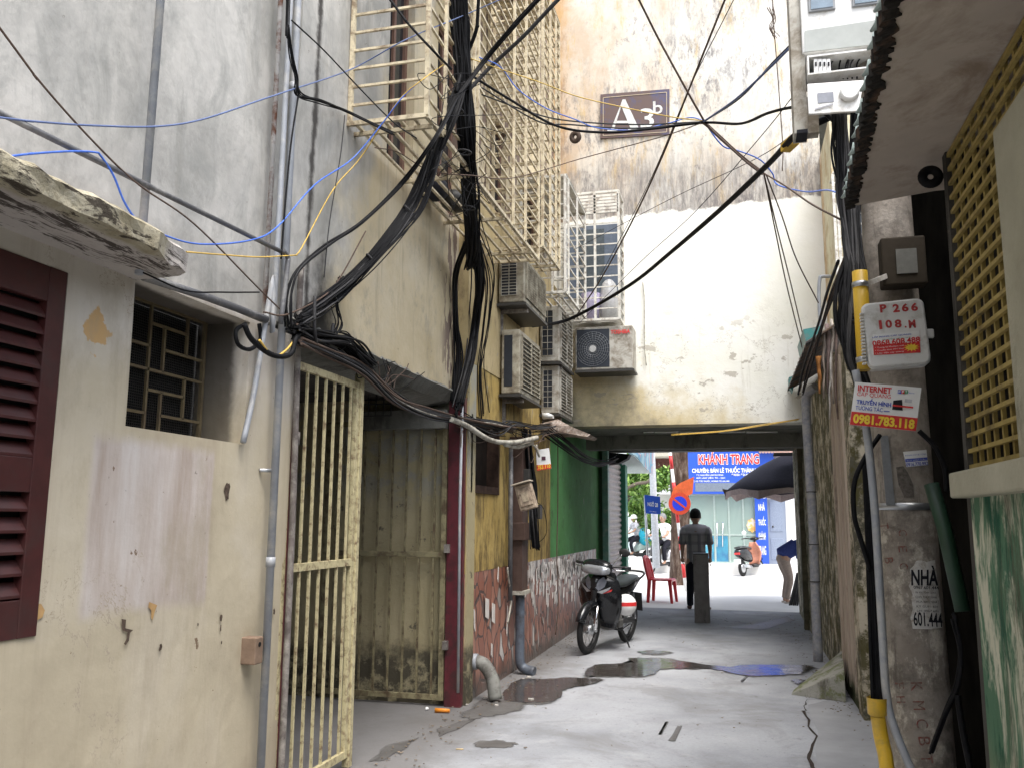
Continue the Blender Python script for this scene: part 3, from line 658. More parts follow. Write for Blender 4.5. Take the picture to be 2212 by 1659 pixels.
def cage(parent, x0, x1, y0, y1, z0, z1, hs, vside, vfront, mat, front=True, back=True, hb=.016, slat=.10, top=True, vb=.022):
    """steel bar cage on a wall in plane x=x0, front faces the camera (y0)"""
    f = MB(); p = vb*1.3
    for (x, y) in ((x1, y0), (x1, y1), (x0+.02, y0), (x0+.02, y1)): f.boxp((x-p/2, y-p/2, z0), (x+p/2, y+p/2, z1))
    for z in (z0, z1):
        f.boxp((x1-p/2+.001, y0, z-p/2), (x1+p/2-.001, y1, z+p/2))
        for y in (y0, y1): f.boxp((x0, y-p/2+.001, z-p/2), (x1, y+p/2-.001, z+p/2))
    o = f.build('window_cage', mat, parent)
    g_ = MB(); n_ = max(1, int(round((z1-z0)/hs)))
    for i in range(1, n_):
        z = z0+(z1-z0)*i/n_
        g_.boxp((x1-hb/2, y0, z-hb/2), (x1+hb/2, y1, z+hb/2))
        for y in ([y0] if front else [])+([y1] if back else []): g_.boxp((x0, y-hb/2, z-hb/2), (x1, y+hb/2, z+hb/2))
    for y in vside: g_.boxp((x1-vb/2+hb, y-vb/2, z0), (x1+vb/2+hb, y+vb/2, z1))
    for x in vfront: g_.boxp((x-vb/2, y0-vb/2-hb, z0), (x+vb/2, y0+vb/2-hb, z1))
    g_.build('bars', mat, o)
    s_ = MB(); x = x0+slat*.6
    while x < x1-.02: s_.boxp((x-.011, y0, z0-.008), (x+.011, y1, z0+.008)); x += slat
    k = max(1, int((y1-y0)/.95))
    for i in range(1, k+1): y = y0+(y1-y0)*i/(k+.35); s_.boxp((x0, y-.014, z0-.034), (x1, y+.014, z0-.009))
    s_.boxp((x0, y0+.10, z0-.034), (x1, y0+.125, z0-.009))
    s_.build('floor_slats', mat, o)
    if top: MB().boxp((x0, y0, z1+.016), (x1+.02, y1, z1+.02)).build('top_plate', mat, o)
    return o
CX1 = -1.85
cy0 = at(750, 268, 'x', WX).y; cz = at(750, 270, 'x', WX).z
cage(b1, WX, CX1, cy0, 8.1, cz, 6.9, .128, [cy0+.30, cy0+.95, cy0+1.05, 7.05, 7.5], [], M['cage_cream'])
cage(b1, WX, CX1+.0, 8.3, 9.15, cz+.20, 7.2, .128, [8.6, 8.9], [], M['cage_cream'])
cage(b1, WX, CX1, 9.50, 10.85, 4.12, 5.52, .165, [9.62, 10.2], [-2.0], M['cage_white'])
for (y0, y1, z0, z1) in ((9.5, 10.8, 4.085, 4.095),):
    pass
# clothes and clutter kept in the big cage
for (u, v, y, s_, mt) in ((935, 365, 6.3, .17, 'ink'), (985, 345, 6.6, .16, 'darkmetal'), (1110, 395, 7.4, .2, 'brownwood')):
    c = at(u, v, 'y', y); c.z = cz+.02+s_*.4
    if c.x < CX1-.1: tag(MB().sphere(c, s_, 12, 8, (.8, 1, .55)).build('rag_bundle', M[mt]), {'ink': 'black bundle lying on the floor bars of the big window cage', 'darkmetal': 'dark grey bundle lying beside the black bundle in the big window cage', 'brownwood': 'brown bundle at the far end of the big window cage'}[mt], 'bundle')
# ------------------------------------------------------------------ gateway recess
rec = thing('gateway', 'dark gateway recess with mouldy walls behind the two cream gate leaves', 'gateway', (-3.4, 6.0, 0))
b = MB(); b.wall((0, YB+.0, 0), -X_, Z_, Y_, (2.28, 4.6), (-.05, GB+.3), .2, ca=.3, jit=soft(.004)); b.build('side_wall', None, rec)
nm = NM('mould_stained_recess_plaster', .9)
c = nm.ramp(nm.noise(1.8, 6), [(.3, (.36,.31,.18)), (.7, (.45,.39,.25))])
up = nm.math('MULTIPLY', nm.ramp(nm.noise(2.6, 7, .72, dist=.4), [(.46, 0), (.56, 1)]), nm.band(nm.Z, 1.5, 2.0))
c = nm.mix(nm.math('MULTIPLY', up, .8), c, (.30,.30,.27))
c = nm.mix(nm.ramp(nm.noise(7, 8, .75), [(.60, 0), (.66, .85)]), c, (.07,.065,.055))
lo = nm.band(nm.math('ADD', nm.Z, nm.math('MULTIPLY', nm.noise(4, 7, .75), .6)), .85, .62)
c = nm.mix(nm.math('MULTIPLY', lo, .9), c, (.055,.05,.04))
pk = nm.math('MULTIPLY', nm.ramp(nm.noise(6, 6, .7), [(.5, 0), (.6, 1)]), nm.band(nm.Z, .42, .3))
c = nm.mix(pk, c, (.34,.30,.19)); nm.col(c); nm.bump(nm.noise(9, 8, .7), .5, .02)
rec.children[0].data.materials.clear(); rec.children[0].data.materials.append(nm.m)
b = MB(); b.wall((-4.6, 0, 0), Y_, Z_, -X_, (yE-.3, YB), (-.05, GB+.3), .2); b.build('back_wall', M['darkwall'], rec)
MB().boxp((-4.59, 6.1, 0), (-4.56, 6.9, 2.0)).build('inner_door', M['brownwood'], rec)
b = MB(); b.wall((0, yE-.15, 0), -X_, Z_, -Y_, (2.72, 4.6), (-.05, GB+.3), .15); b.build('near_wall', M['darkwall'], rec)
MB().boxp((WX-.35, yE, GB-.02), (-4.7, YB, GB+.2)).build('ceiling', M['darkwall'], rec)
MB().boxp((-3.3, YB-.16, GB-.30), (-2.45, YB-.02, GB-.14)).build('beam', M['soffit'], rec)
# small lattice seen high in the recess
b = MB()
lc = at(812, 850, 'y', 6.9)
for i in range(5): b.boxp((lc.x-.14+i*.07, 6.9, lc.z-.2), (lc.x-.132+i*.07, 6.91, lc.z+.2))
for i in range(5): b.boxp((lc.x-.14, 6.885, lc.z-.2+i*.1), (lc.x+.148, 6.895, lc.z-.19+i*.1))
b.build('lattice', M['darkmetal'], rec)
# maroon jamb
j0 = at(961, 1500, 'y', YB-.10); 
MB().boxp((WX-.04, YB-.09, 0.0), (VX+.004, YB-.031, GB-.03)).build('jamb', M['jamb'], rec)
MB().boxp((WX-.05, yE+.01, 0.0), (WX+.0, yE+.06, GB-.05)).build('jamb', M['jamb'], rec)
# gate leaf in the wall plane
def leaf(parent, P0, A, W_, z0, z1, zm, bars, mat):
    """leaf frame from hinge point P0 along unit A"""
    A = Vector(A); P0 = Vector(P0); n_ = A.cross(Z_)
    f = MB(); t, d = .045, .03
    def bx(a0, a1, b0, b1, dd=d): f.box(P0+A*((a0+a1)/2)+Z_*((b0+b1)/2), (a1-a0, dd, b1-b0), (A, n_, Z_))
    bx(0, t, z0, z1); bx(W_-t, W_, z0, z1); bx(t, W_-t, z1-t, z1, d-.004); bx(t, W_-t, z0, z0+t, d-.004); bx(t, W_-t, zm-t/2, zm+t/2, d-.004)
    o = f.build('frame', mat, parent, bevel=.002)
    g_ = MB(); 
    for i in range(bars): a = t+(W_-2*t)*(i+.5)/bars; g_.box(P0+A*a+Z_*((z0+z1)/2), (.016, .014, z1-z0-t), (A, n_, Z_))
    g_.build('bars', mat, parent); return o
gz0_ = at(745, 1640, 'x', WX).z; gz1_ = at(700, 798, 'x', WX).z; gzm = at(690, 1221, 'x', WX).z
gyA = at(612, 1200, 'x', WX).y; gyB = at(772, 1200, 'x', WX).y
g1 = thing('metal_gate', 'cream barred gate leaf, closed, beside the pipes', 'gate', (WX-.02, gyA, 0), group=None)
leaf(g1, (WX-.02, gyA, 0), Y_, gyB-gyA-.035, gz0_, gz1_, gzm, 7, M['metal_cream'])
st_ = MB(); st_.boxp((WX-.045, gyB-.033, gz0_-.06), (WX+.005, gyB+.012, gz1_+.06)); st_.build('stile', M['metal_cream'], g1, bevel=.003)
g2y = YB-.14
a = at(948, 1500, 'y', g2y); a2 = at(765, 1500, 'y', g2y)
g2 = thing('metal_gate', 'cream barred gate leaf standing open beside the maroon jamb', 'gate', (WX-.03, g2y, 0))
leaf(g2, (WX-.05, g2y+.06, 0), -X_, 1.15, at(900, 1512, 'y', g2y).z, at(900, 906, 'y', g2y).z, at(900, 1197, 'y', g2y).z, 8, simple('shaded_dirty_gate_paint', (.27,.24,.14), .7, 0, .2, 12, dirt=(.11,.08,.05), damt=.6, dscale=10))  # cream gate paint darkened for the recess shade, plus dirt
MB().box((WX-.03, g2y+.03, 1.30), (.04, .05, .07)).build('hinge', M['rustpipe'], g2); MB().box((WX-.03, g2y+.03, .5), (.04, .05, .07)).build('hinge', M['rustpipe'], g2)
# ------------------------------------------------------------------ yellow / green ground floor and the passage
VX = -2.30; FY = 11.5; PE = 16.0; DZ = at(1080, 1225, 'x', VX).z; PH = at(1480, 916, 'y', FY).z
yb = thing('ground_floor_shopfront', 'ochre yellow and green painted ground floor wall above broken tile dado, left side', 'wall', (VX, 9.5, 0))
q0, q1 = at(1013, 1000, 'x', VX), at(1075, 1000, 'x', VX)
kz0, kz1 = at(1045, 1066, 'x', VX).z, at(1045, 905, 'x', VX).z
gyS = at(1188, 1100, 'x', VX).y
b = MB().wall((VX,0,0), Y_, Z_, -X_, (YB-.03, gyS), (DZ, 2.95), .13, [(q0.y, q1.y, kz0, kz1)], ca=.3, jit=soft(.004)); b.build('yellow_wall', M['yellow'], yb)
pl = MB().boxp((VX-.2, q0.y, kz0), (VX-.1, q1.y, kz1)).build('boarded_window', simple('rotten_brown_board', (.014,.010,.008), .8, 0, .4, 8), yb)
fr = MB(); t = .045
fr.boxp((VX-.1, q0.y, kz0), (VX+.02, q0.y+t, kz1)); fr.boxp((VX-.1, q1.y-t, kz0), (VX+.02, q1.y, kz1)); fr.boxp((VX-.1, q0.y+t, kz0), (VX+.018, q1.y-t, kz0+t*1.6))
fr.build('frame', simple('rusty_window_frame', (.045,.027,.02), .8, 0, .4, 15), pl)
b = MB().wall((VX,0,0), Y_, Z_, -X_, (YB-.03, gyS+3.6), (-.05, DZ), .132, ca=.3, jit=soft(.006)); b.build('tile_dado', M['mosaic'], yb)
b = MB().wall((VX,0,0), Y_, Z_, -X_, (gyS, 13.9), (DZ, PH+.2), .25); b.build('green_wall', M['green'], yb)
b = MB().wall((VX,0,0), Y_, Z_, -X_, (YB-.02, 11.45), (2.95, cz-.05+.6), .12); b.build('upper_wall', M['yellowup'], yb)
# loose pale tile chips standing proud of the dado
rnd = random.Random(11); b = MB(); e = MB()
for i in range(260):
    y = 8.9+rnd.random()**.8*4.4; z = DZ-.02-abs(rnd.gauss(0, .17)); 
    if z < .25: continue
    hgt = rnd.uniform(.05, .17); wd_ = rnd.uniform(.02, .07); tl = rnd.uniform(-.02, .02)
    b.prism([(VX+.002, y, z), (VX+.002, y+wd_, z+rnd.uniform(-.01,.01)), (VX+.002, y+wd_+tl, z-hgt*rnd.uniform(.7,1)), (VX+.002, y+tl+.005, z-hgt)], (.007, 0, 0))
for (u, v, wd_, hgt, tl) in ((1048,1315,.10,.20,.0),(1062,1325,.09,.2,0),(1102,1260,.02,.25,.07),(1060,1405,.04,.14,0),(1022,1340,.03,.2,.02),(1095,1340,.02,.3,-.03),(1010,1400,.05,.2,.02),(1155,1320,.05,.1,.03),(1170,1340,.05,.1,.04),(1075,1240,.02,.15,-.02)):
    p = at(u, v, 'x', VX); b.prism([(VX+.002, p.y, p.z+hgt/2), (VX+.002, p.y+wd_, p.z+hgt/2-.02), (VX+.002, p.y+wd_+tl, p.z-hgt/2), (VX+.002, p.y+tl, p.z-hgt/2+.03)], (.007, 0, 0))
o = b.build('loose_tile', simple('pale_tile_chip', (.72,.68,.63), .35, 0, .2, 4, dirt=(.3,.24,.2), damt=.25, dscale=5), yb); o['kind'] = 'stuff'
# roller shutter with green posts
rs = thing('roller_shutter', 'grey corrugated roller shutter between green posts beyond the green wall', 'roller shutter', (VX, 14.7, 0))
ry0 = at(1303, 1200, 'x', VX).y; ry1 = at(1338, 1200, 'x', VX).y; rtop = PH-.05
b = MB(); z = .05; N_ = 26; pts = []
prof = []
for i in range(N_*6+1):
    zz = .05+(rtop-.05)*i/(N_*6); prof.append((VX+.02+.035*abs(math.sin(math.pi*i/6)), zz))
vs = [(x, y, z) for (x, z) in prof for y in (ry0+.12, ry1-.02)]
b.add(vs, [(2*i, 2*i+1, 2*i+3, 2*i+2) for i in range(len(prof)-1)], True)
b.build('slats', simple('grey_shutter_metal', (.33,.30,.28), .45, .3, .1, 6, dirt=(.2,.17,.15), damt=.3), rs)
M['postgreen'] = simple('pale_green_post_paint', (.16,.32,.26), .5, 0, .15, 8, dirt=(.35,.4,.36), damt=.3)
MB().boxp((VX, ry0-.05, 0), (VX+.10, ry0+.12, PH)).build('post', M['postgreen'], rs, bevel=.004)
MB().boxp((VX, ry1-.02, 0), (VX+.14, ry1+.3, PH)).build('post', simple('green_post_paint', (.03,.20,.12), .5), rs, bevel=.004)
# ------------------------------------------------------------------ facade block over the passage
RX = .93; FR = at(1783, 560, 'y', FY).x
fb = thing('passage_building', 'stained block with whitewashed lower wall bridging over the passage', 'building', (-.6, FY, 0))
b = MB().wall((0, FY, 0), X_, Z_, Y_, (-2.9, FR), (PH, 9.2), .35, ca=.4, jit=soft(.004)); b.build('front_wall', M['facade'], fb)
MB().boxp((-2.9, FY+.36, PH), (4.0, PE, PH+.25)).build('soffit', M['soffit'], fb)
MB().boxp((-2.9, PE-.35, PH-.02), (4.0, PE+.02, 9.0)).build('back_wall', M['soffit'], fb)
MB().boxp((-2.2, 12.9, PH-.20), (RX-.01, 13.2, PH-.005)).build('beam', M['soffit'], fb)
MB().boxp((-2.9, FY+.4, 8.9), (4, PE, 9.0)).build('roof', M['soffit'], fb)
b = MB().wall((RX,0,0), Y_, Z_, X_, (FY-.0, PE), (-.05, PH), .25, ca=.4, jit=soft(.005)); b.build('passage_wall', M['moss'], fb)
MB().boxp((-2.6, 13.9, -.05), (VX-.06, PE, PH)).build('passage_wall', M['green'], fb)
MB().boxp((RX-.07, 13.6, 0), (RX+.05, 13.75, PH-.01)).build('jamb', simple('grimy_post', (.10,.09,.06), .9, 0, .4, 9), fb)
# light tubes under the soffit
for i, (ua, ub) in enumerate(((1390,1412),(1414,1466),(1468,1550),(1552,1610),(1612,1680))):
    p, q = at(ua, 933, 'y', 12.4), at(ub, 932, 'y', 12.4)
    tag(MB().cyl(p, q, .013).build('light_tube', M['whitec']), 'thin white fluorescent tube under the passage ceiling, in the row of tubes', 'light tube', 'light tubes under the passage ceiling')
# house number board
sgp = [at(u, v, 'y', FY-.03) for u, v in ((1297,205),(1446,193),(1446,291),(1297,300))]
b = MB().prism(sgp, (0, .025, 0)); nm = NM('rusted_blue_enamel', .5)
c = nm.mix(nm.ramp(nm.noise(4, 6, .7), [(.30, 0), (.50, 1)]), (.045,.06,.16), (.10,.06,.05)); nm.col(c)
sg = b.build('number_board', nm.m); tag(sg, 'rusty enamel board reading A 3b high on the stained wall', 'sign')
sr = (sgp[1]-sgp[0]).normalized(); su = Vector((0,0,1))
def onsign(u, v): return at(u, v, 'y', FY-.034)
M['enamel'] = simple('cream_enamel', (.62,.64,.62), .5, 0, .06, 10, dirt=(.4,.35,.3), damt=.2)
b = MB()
def poly(pp, bb, d=.002):
    bb.prism([onsign(*p) for p in pp], (0, -d, 0))
poly([(1345,216),(1351,216),(1382,283),(1364,283),(1342,230),(1326,283),(1319,283)], b)
poly([(1312,280),(1334,280),(1334,284),(1312,284)], b); poly([(1357,280),(1388,280),(1388,284),(1357,284)], b); poly([(1332,262),(1360,262),(1360,267),(1331,267)], b, .0015)
b.build('lettering', M['enamel'], sg)
text('3', sg, onsign(1398, 256), at(1411,256,'y',FY).x-at(1382,256,'y',FY).x, .29, sr, su, M['enamel'], bold=.01)
text('b', sg, onsign(1421, 233), .13, .19, sr, su, M['enamel'], bold=.012)
b = MB()
ring = [(1303,212),(1440,200),(1440,286),(1303,294)]
for i in range(4): b.bar(onsign(*ring[i]), onsign(*ring[(i+1)%4]), .008, .003, (0,1,0))
b.build('border_line', simple('cream_line', (.5,.42,.3), .6), sg)
# cage + window on the facade, with storage behind the bars
cg = thing('window_cage', 'white barred cage with goods inside on the whitewashed wall above the square air conditioner', 'window cage', at(1310, 695, 'y', FY))
z0, z1 = at(1310, 690, 'y', 11.05).z, at(1310, 415, 'y', 11.05).z; xa, xb = -2.25, at(1337, 560, 'y', 11.05).x
f = MB(); p = .03
for x in (xa, xb):
    for y in (11.05, FY-.02): f.boxp((x-p/2, y-p/2, z0), (x+p/2, y+p/2, z1))
f.boxp((at(1285,500,'y',11.05).x-p/2, 11.05-p/2, z0), (at(1285,500,'y',11.05).x+p/2, 11.05+p/2, z1))
for z in (z0, z1): f.boxp((xa, 11.05-p/2+.001, z-p/2), (xb, 11.05+p/2-.001, z+p/2)); f.boxp((xb-p/2+.001, 11.05, z-p/2), (xb+p/2-.001, FY, z+p/2))
f.build('frame', M['cage_white'], cg)
f = MB(); N_ = 12
for i in range(1, N_): z = z0+(z1-z0)*i/N_; f.boxp((xa, 11.04, z-.008), (xb, 11.056, z+.008)); f.boxp((xb-.008, 11.05, z-.008), (xb+.008, FY, z+.008))
for i in range(6): z = z1-.28+i*.045; f.boxp((xa, 11.035, z-.015), (xb, 11.045, z+.015))
for i in range(6): y = 11.1+i*.07; f.boxp((xa, y, z0-.01), (xb, y+.03, z0+.01))
f.build('bars', M['cage_white'], cg)
wf = MB(); wz1_ = z1-.32
wf.boxp((xa, FY-.06, z0+.4), (xb-.04, FY-.003, wz1_)); wf.build('window', simple('blue_grey_frame', (.12,.15,.2), .5), cg)
MB().boxp((-2.05, FY-.075, z0+.55), (-1.68, FY-.062, wz1_-.06)).build('pane', M['glass_blue'], cg)
tag(MB().tube([(xb-.17, 11.28, z0+h_) for h_ in (.02,.3,.48,.54,.58,.60)], [.12,.12,.105,.085,.05,.01], 18).build('storage_jar', simple('cloudy_plastic', (.50,.50,.50), .3)), 'cloudy white plastic jar with domed lid behind the white bars', 'jar')
tag(MB().cyl((xb-.41, 11.25, z0+.02), (xb-.41, 11.25, z0+.40), .11, .13).build('storage_bin', simple('lilac_plastic', (.40,.36,.50), .4)), 'lilac plastic bin beside the cloudy jar behind the white bars', 'bin')
# ------------------------------------------------------------------ pipes on the left wall
def pipe(name, label, cat, pts, r, mat, seg=12, n=5, collars=(), group=None, straight=False):
    b = MB(); P = [Vector(p) for p in pts]
    if straight: b.tube(P, r, seg)
    else: b.sweep(P, r, n, seg)
    o = b.build(name, mat); tag(o, label, cat, group)
    for (p, q) in collars:
        MB().cyl(p, q, r*1.18, seg=seg).build('collar', mat, o)
    return o
def wp(u, v, off=.06, X=WX): return at(u, v, 'x', X+off)
def vline(u0, v0, v1, off=.06, X=WX):
    """vertical line on the wall plane through pixel (u0,v0), to the height seen at v1"""
    p = wp(u0, v0, off, X); q = wp(u0, v1, off, X); return [Vector((p.x, p.y, p.z)), Vector((p.x, p.y, q.z))]
a, b_ = vline(322, 250, -80, .10); p1 = wp(308, 490, .10)
pipe('drain_pipe', 'grey plastic downpipe with peeling paint rising behind the crumbling slab', 'pipe', [Vector((a.x, p1.y, p1.z-.2)), Vector((a.x, p1.y+.03, 9))], .017, M['pvc'], 14, straight=True)
yA = wp(596, 900, .05)
pipe('drain_pipe', 'tall grey pipe with white paint smears beside the gate, from ground to roof', 'pipe', [(WX+.06, yA.y, 0), (WX+.06, yA.y, 9)], .021, M['pvc'], 14, collars=[((WX+.06, yA.y, 3.9), (WX+.06, yA.y, 3.95)), ((WX+.06, yA.y, 1.3), (WX+.06, yA.y, 1.35))], straight=True)
yB_ = wp(612, 1300, .06)
pipe('steel_pipe', 'thin rusty steel water pipe just left of the gate', 'pipe', [(WX+.03, yE+.0, 0), (WX+.03, yE+.0, 1.5), (WX+.03, yE-.03, 2.6), (WX+.03, yE-.03, 2.95)], .018, M['rustpipe'], 10, collars=[((WX+.03, yE, 1.95), (WX+.03, yE, 2.02))])
P = [wp(525, 955, .03), wp(548, 850, .03), wp(573, 700, .04), wp(590, 600, .06), wp(600, 520, .06), Vector((WX+.07, wp(600,520,.06).y+.01, 9))]
pipe('drain_pipe', 'grey pipe bending down beside the small window reveal', 'pipe', P, .015, M['pvc'], 10)
pipe('steel_pipe', 'thin pipe with white paint drips on the grey wall, left of the tall pipe', 'pipe', [(WX+.01, yA.y-.10, 2.6), (WX+.01, yA.y-.10, 9)], .014, simple('paint_dripped_pipe', (.50,.48,.46), .6, 0, .2, 8, dirt=(.18,.08,.05), damt=.5), 8, straight=True)
# sloping conduits
E1 = wp(615, 548, .12); E0 = wp(-60, 215, .12); E0 = E0+(E0-E1)*.6
pipe('conduit', 'long dark conduit rising to the left across the grey wall', 'conduit', [E0, E1], .012, M['pvcdark'], 10, straight=True)
pipe('conduit', 'short grey standpipe with elbow at the end of the long dark conduit', 'conduit', [E1+Vector((0,-.02,.01)), E1+Vector((0,.03,-.01)), E1+Vector((0,.035,-.06)), wp(606, 700, .11)], .014, M['pvcdark'], 10)
pipe('conduit', 'grey conduit lying on the ledge over the small window', 'conduit', [wp(310, 598, .04), wp(440, 640, .04), wp(575, 690, .05)], .019, M['pvcdark'], 10, straight=True)
pipe('hose', 'black hose sagging in a loop between window corner and pipes', 'hose', [wp(527, 755-55, .10), wp(545, 735, .11), wp(590, 768, .13), wp(628, 765, .14), wp(640, 730, .14), wp(665, 705, .12)], .014, M['black'], 8)
pipe('hose', 'small black hose loop hanging in the window reveal corner', 'hose', [wp(560, 700, .02), wp(562, 735, .03), wp(540, 755, .03), wp(515, 745, .03), wp(510, 715, .02), wp(530, 700, .01)], .011, M['black'], 8)
# tap on the wall
tp = wp(560, 1015, .0)
tap = thing('water_tap', 'small wall tap with red handle between shutter patch and pipes', 'tap', tp)
MB().sweep([tp, tp+Vector((.03, .02, 0)), tp+Vector((.05, .075, .0)), tp+Vector((.05, .085, -.02))], .010, 5, 10).build('spout', M['steel'], tap)
MB().cyl(tp+Vector((.05, .075, .006)), tp+Vector((.05, .075, .035)), .014).build('handle', M['red'], tap)
# brown hollow brick piece / socket box on wall
q = wp(531, 1403, .0); bx_ = thing('hollow_brick', 'broken hollow brick stub sticking out of the cream wall', 'brick', q)
MB().box(q+Vector((.03, 0, 0)), (.09, .075, .13)).build('block', simple('terracotta_stub', (.20,.14,.10), .9, 0, .2, 20, bump=.4), bx_, bevel=.006)
MB().cyl(q+Vector((.0751, -.0, .03)), q+Vector((.0765, 0, .03)), .012).build('hole', M['dark'], bx_)
for (u, v, r_, k) in ((218, 1010-2, .03, 0), (487, 1060, .035, 1), (364, 1040-2, .016, 2)):
    pass
# dark scars in the wall: shallow chipped hollows
b = MB(); rnd = random.Random(4)
def scar(u, v, rx, rz, seed, X=WX):
    rnd = random.Random(seed); c = at(u, v, 'x', X); P = []
    for i in range(14):
        t = 2*math.pi*i/14; k = rnd.uniform(.6, 1.1); P.append((X+.0065, c.y+rx*k*math.cos(t), c.z+rz*k*math.sin(t)))
    return MB().add(P, [list(range(14))]).build('chipped_scar', M['scar'], h1, fixn=False)
M['scar'] = simple('chipped_hole_dirt', (.09,.065,.05), .95, 0, .5, 60, bump=.5)
for i, (u, v, a, c) in enumerate(((220,1015,.032,.05),(488,1060,.028,.05),(365,1037,.014,.018),(278,1027,.016,.024),(257,1023,.01,.016),(344,1398,.012,.016),(475,1333,.012,.02),(474,1356,.007,.022),(476,1387,.006,.01),(590,1320,.012,.02),(425,1348,.006,.008))): scar(u, v, a, c, i)
M['ochre_scar'] = simple('bare_ochre_plaster', (.46,.29,.13), .9, 0, .2, 20)
def scarp(pts, mat, parent, X=WX, off=.0065):
    return MB().add([(X+off, at(u, v, 'x', X).y, at(u, v, 'x', X).z) for u, v in pts], [list(range(len(pts)))]).build('chipped_scar', mat, parent, fixn=False)
z2 = lambda L, oy: [(x*.3617/1.0737, (oy+y*.3617)/1.0737) for x, y in L]
scarp(z2([(468,505),(520,500),(560,520),(595,495),(620,520),(625,560),(660,575),(690,585),(720,582),(722,625),(700,612),(680,600),(650,600),(625,615),(600,640),(592,672),(575,640),(555,618),(530,640),(510,665),(490,650),(450,740),(462,620)], 550), M['ochre_scar'], h1)
scarp(z2([(770,700),(800,705),(795,760),(845,772),(825,790),(818,840),(798,868),(785,860),(805,825),(808,785),(778,775)], 1181), M['scar'], h1)
scarp(z2([(948,592),(1000,612),(985,650),(970,710),(960,690),(962,645),(942,625)], 1181), M['ochre_scar'], h1)
scarp(z2([(205,600),(255,605),(278,645),(262,690),(225,710),(198,738)], 1181), M['ochre_scar'], h1)
# ------------------------------------------------------------------ pipes and boxes on the yellow wall
def yp(u, v, off=.05): return at(u, v, 'x', VX+off)
p = yp(995, 1300); pipe('conduit', 'thin grey conduit on the yellow pilaster beside the maroon jamb', 'conduit', [(VX+.03, p.y+.03, .15), (VX+.03, p.y, 1.6), (VX+.03, p.y+.02, 2.5)], .013, M['pvc'], 8, straight=True)
nb = NM('white_top', .6)
p = yp(1108, 1300); pipe('drain_pipe', 'dark thin pipe left of the brown square downpipe', 'pipe', [(VX+.05, p.y-.12, .75), (VX+.05, p.y-.12, 2.35)], .024, M['pvcdark'], 10, straight=True)
pipe('conduit', 'pale crooked conduit on the red tiles left of the wide grey pipe', 'conduit', [yp(1097, 1345), yp(1101, 1320), yp(1104, 1290), yp(1098, 1245), (VX+.04, yp(1098,1245).y, yp(1098,1225).z)], .010, M['white_pipe'], 8)
dp = thing('square_downpipe', 'brown square box downpipe with collar over the wide grey pipe', 'downpipe', yp(1118, 1440, .06))
py = yp(1122, 1200, .08).y
M['browncl'] = simple('brown_painted_duct', (.085,.055,.045), .6, 0, .2, 12)
MB().boxp((VX, py-.13, yp(1120,1275).z), (VX+.14, py+.13, 2.4)).build('duct', M['browncl'], dp, bevel=.004)
MB().boxp((VX, py-.17, yp(1120,1165).z), (VX+.18, py+.17, yp(1120,1128).z)).build('collar', M['browncl'], dp, bevel=.006)
MB().boxp((VX, py-.15, yp(1120,1278).z-.01), (VX+.165, py+.15, yp(1120,1272).z)).build('rim', M['white_pipe'], dp)
pipe('drain_pipe', 'wide grey pipe under the brown square duct ending in a shoe at the ground', 'pipe', [(VX+.09, py, yp(1120,1275).z), (VX+.09, py, .35), (VX+.09, py, .14), (VX+.13, py-.0, .06), (VX+.25, py-.02, .035)], .048, simple('blue_grey_pipe', (.10,.12,.15), .5, 0, .2, 10, dirt=(.05,.05,.055), damt=.4), 14)
pp = yp(1025, 1428, .02)
ep = thing('elbow_pipe', 'short fat grey elbow pipe emptying onto the wet ground', 'pipe', pp)
MB().sweep([pp+Vector((-.08,.0,0)), pp+Vector((.02,0,.0)), pp+Vector((.10,-.01,-.03)), pp+Vector((.17,-.02,-.14)), pp+Vector((.20,-.03,-.30))], .058, 5, 14).build('elbow', simple('dirty_grey_elbow', (.23,.23,.21), .6, 0, .2, 8, dirt=(.1,.09,.08), damt=.4), ep)
MB().cyl(pp+Vector((-.02,0,0)), pp+Vector((.03,0,0)), .068).build('socket', M['pvc'], ep)
jb = thing('junction_box', 'tilted old brown electric box hanging by wires on the yellow wall', 'electric box', yp(1140, 1100, .14))
c = at(1137, 1073, 'y', 8.25); rx = Vector((.25,.93,.25)).normalized(); rz = Vector((.03,-.25,.97)).normalized(); rz = (rz-rx*rz.dot(rx)).normalized(); ry = rz.cross(rx)
# the lid faces the camera side
rx = Vector((.96,.0,.27)); rz = Vector((-.27,0,.96)); ry = Vector((0,1,0))
M['oldbox'] = simple('yellowed_brown_box', (.40,.32,.24), .6, 0, .15, 10, dirt=(.16,.12,.09), damt=.5, dscale=14)
MB().box(c, (.165, .09, .245), (rx, ry, rz)).build('case', M['oldbox'], jb, bevel=.008)
MB().box(c-ry*.053, (.12, .012, .17), (rx, ry, rz)).build('lid_panel', M['oldbox'], jb, bevel=.003)
MB().box(c-ry*.061, (.06, .008, .09), (rx, ry, rz)).build('label_plate', simple('faded_plate', (.36,.30,.22), .6, 0, .3, 40), jb)
MB().box(c-ry*.03+rz*.14+rx*-.0, (.19, .16, .012), (rx, ry, rz)).build('cover', simple('pale_cover', (.48,.42,.33), .5), jb)
ab = thing('electric_box', 'black electric box behind the tilted brown box', 'electric box', yp(1160, 1150, .1))
MB().box(yp(1160, 1105, .08), (.10, .12, .16)).build('case', M['darkmetal'], ab, bevel=.005)
mb_ = thing('electric_box', 'dark grey box above the tilted brown box on the duct', 'electric box', yp(1125, 1040, .15))
MB().box((VX+.15, py-.0, at(1122,1030,'y',py).z), (.10, .16, .16)).build('case', M['darkmetal'], mb_, bevel=.006)
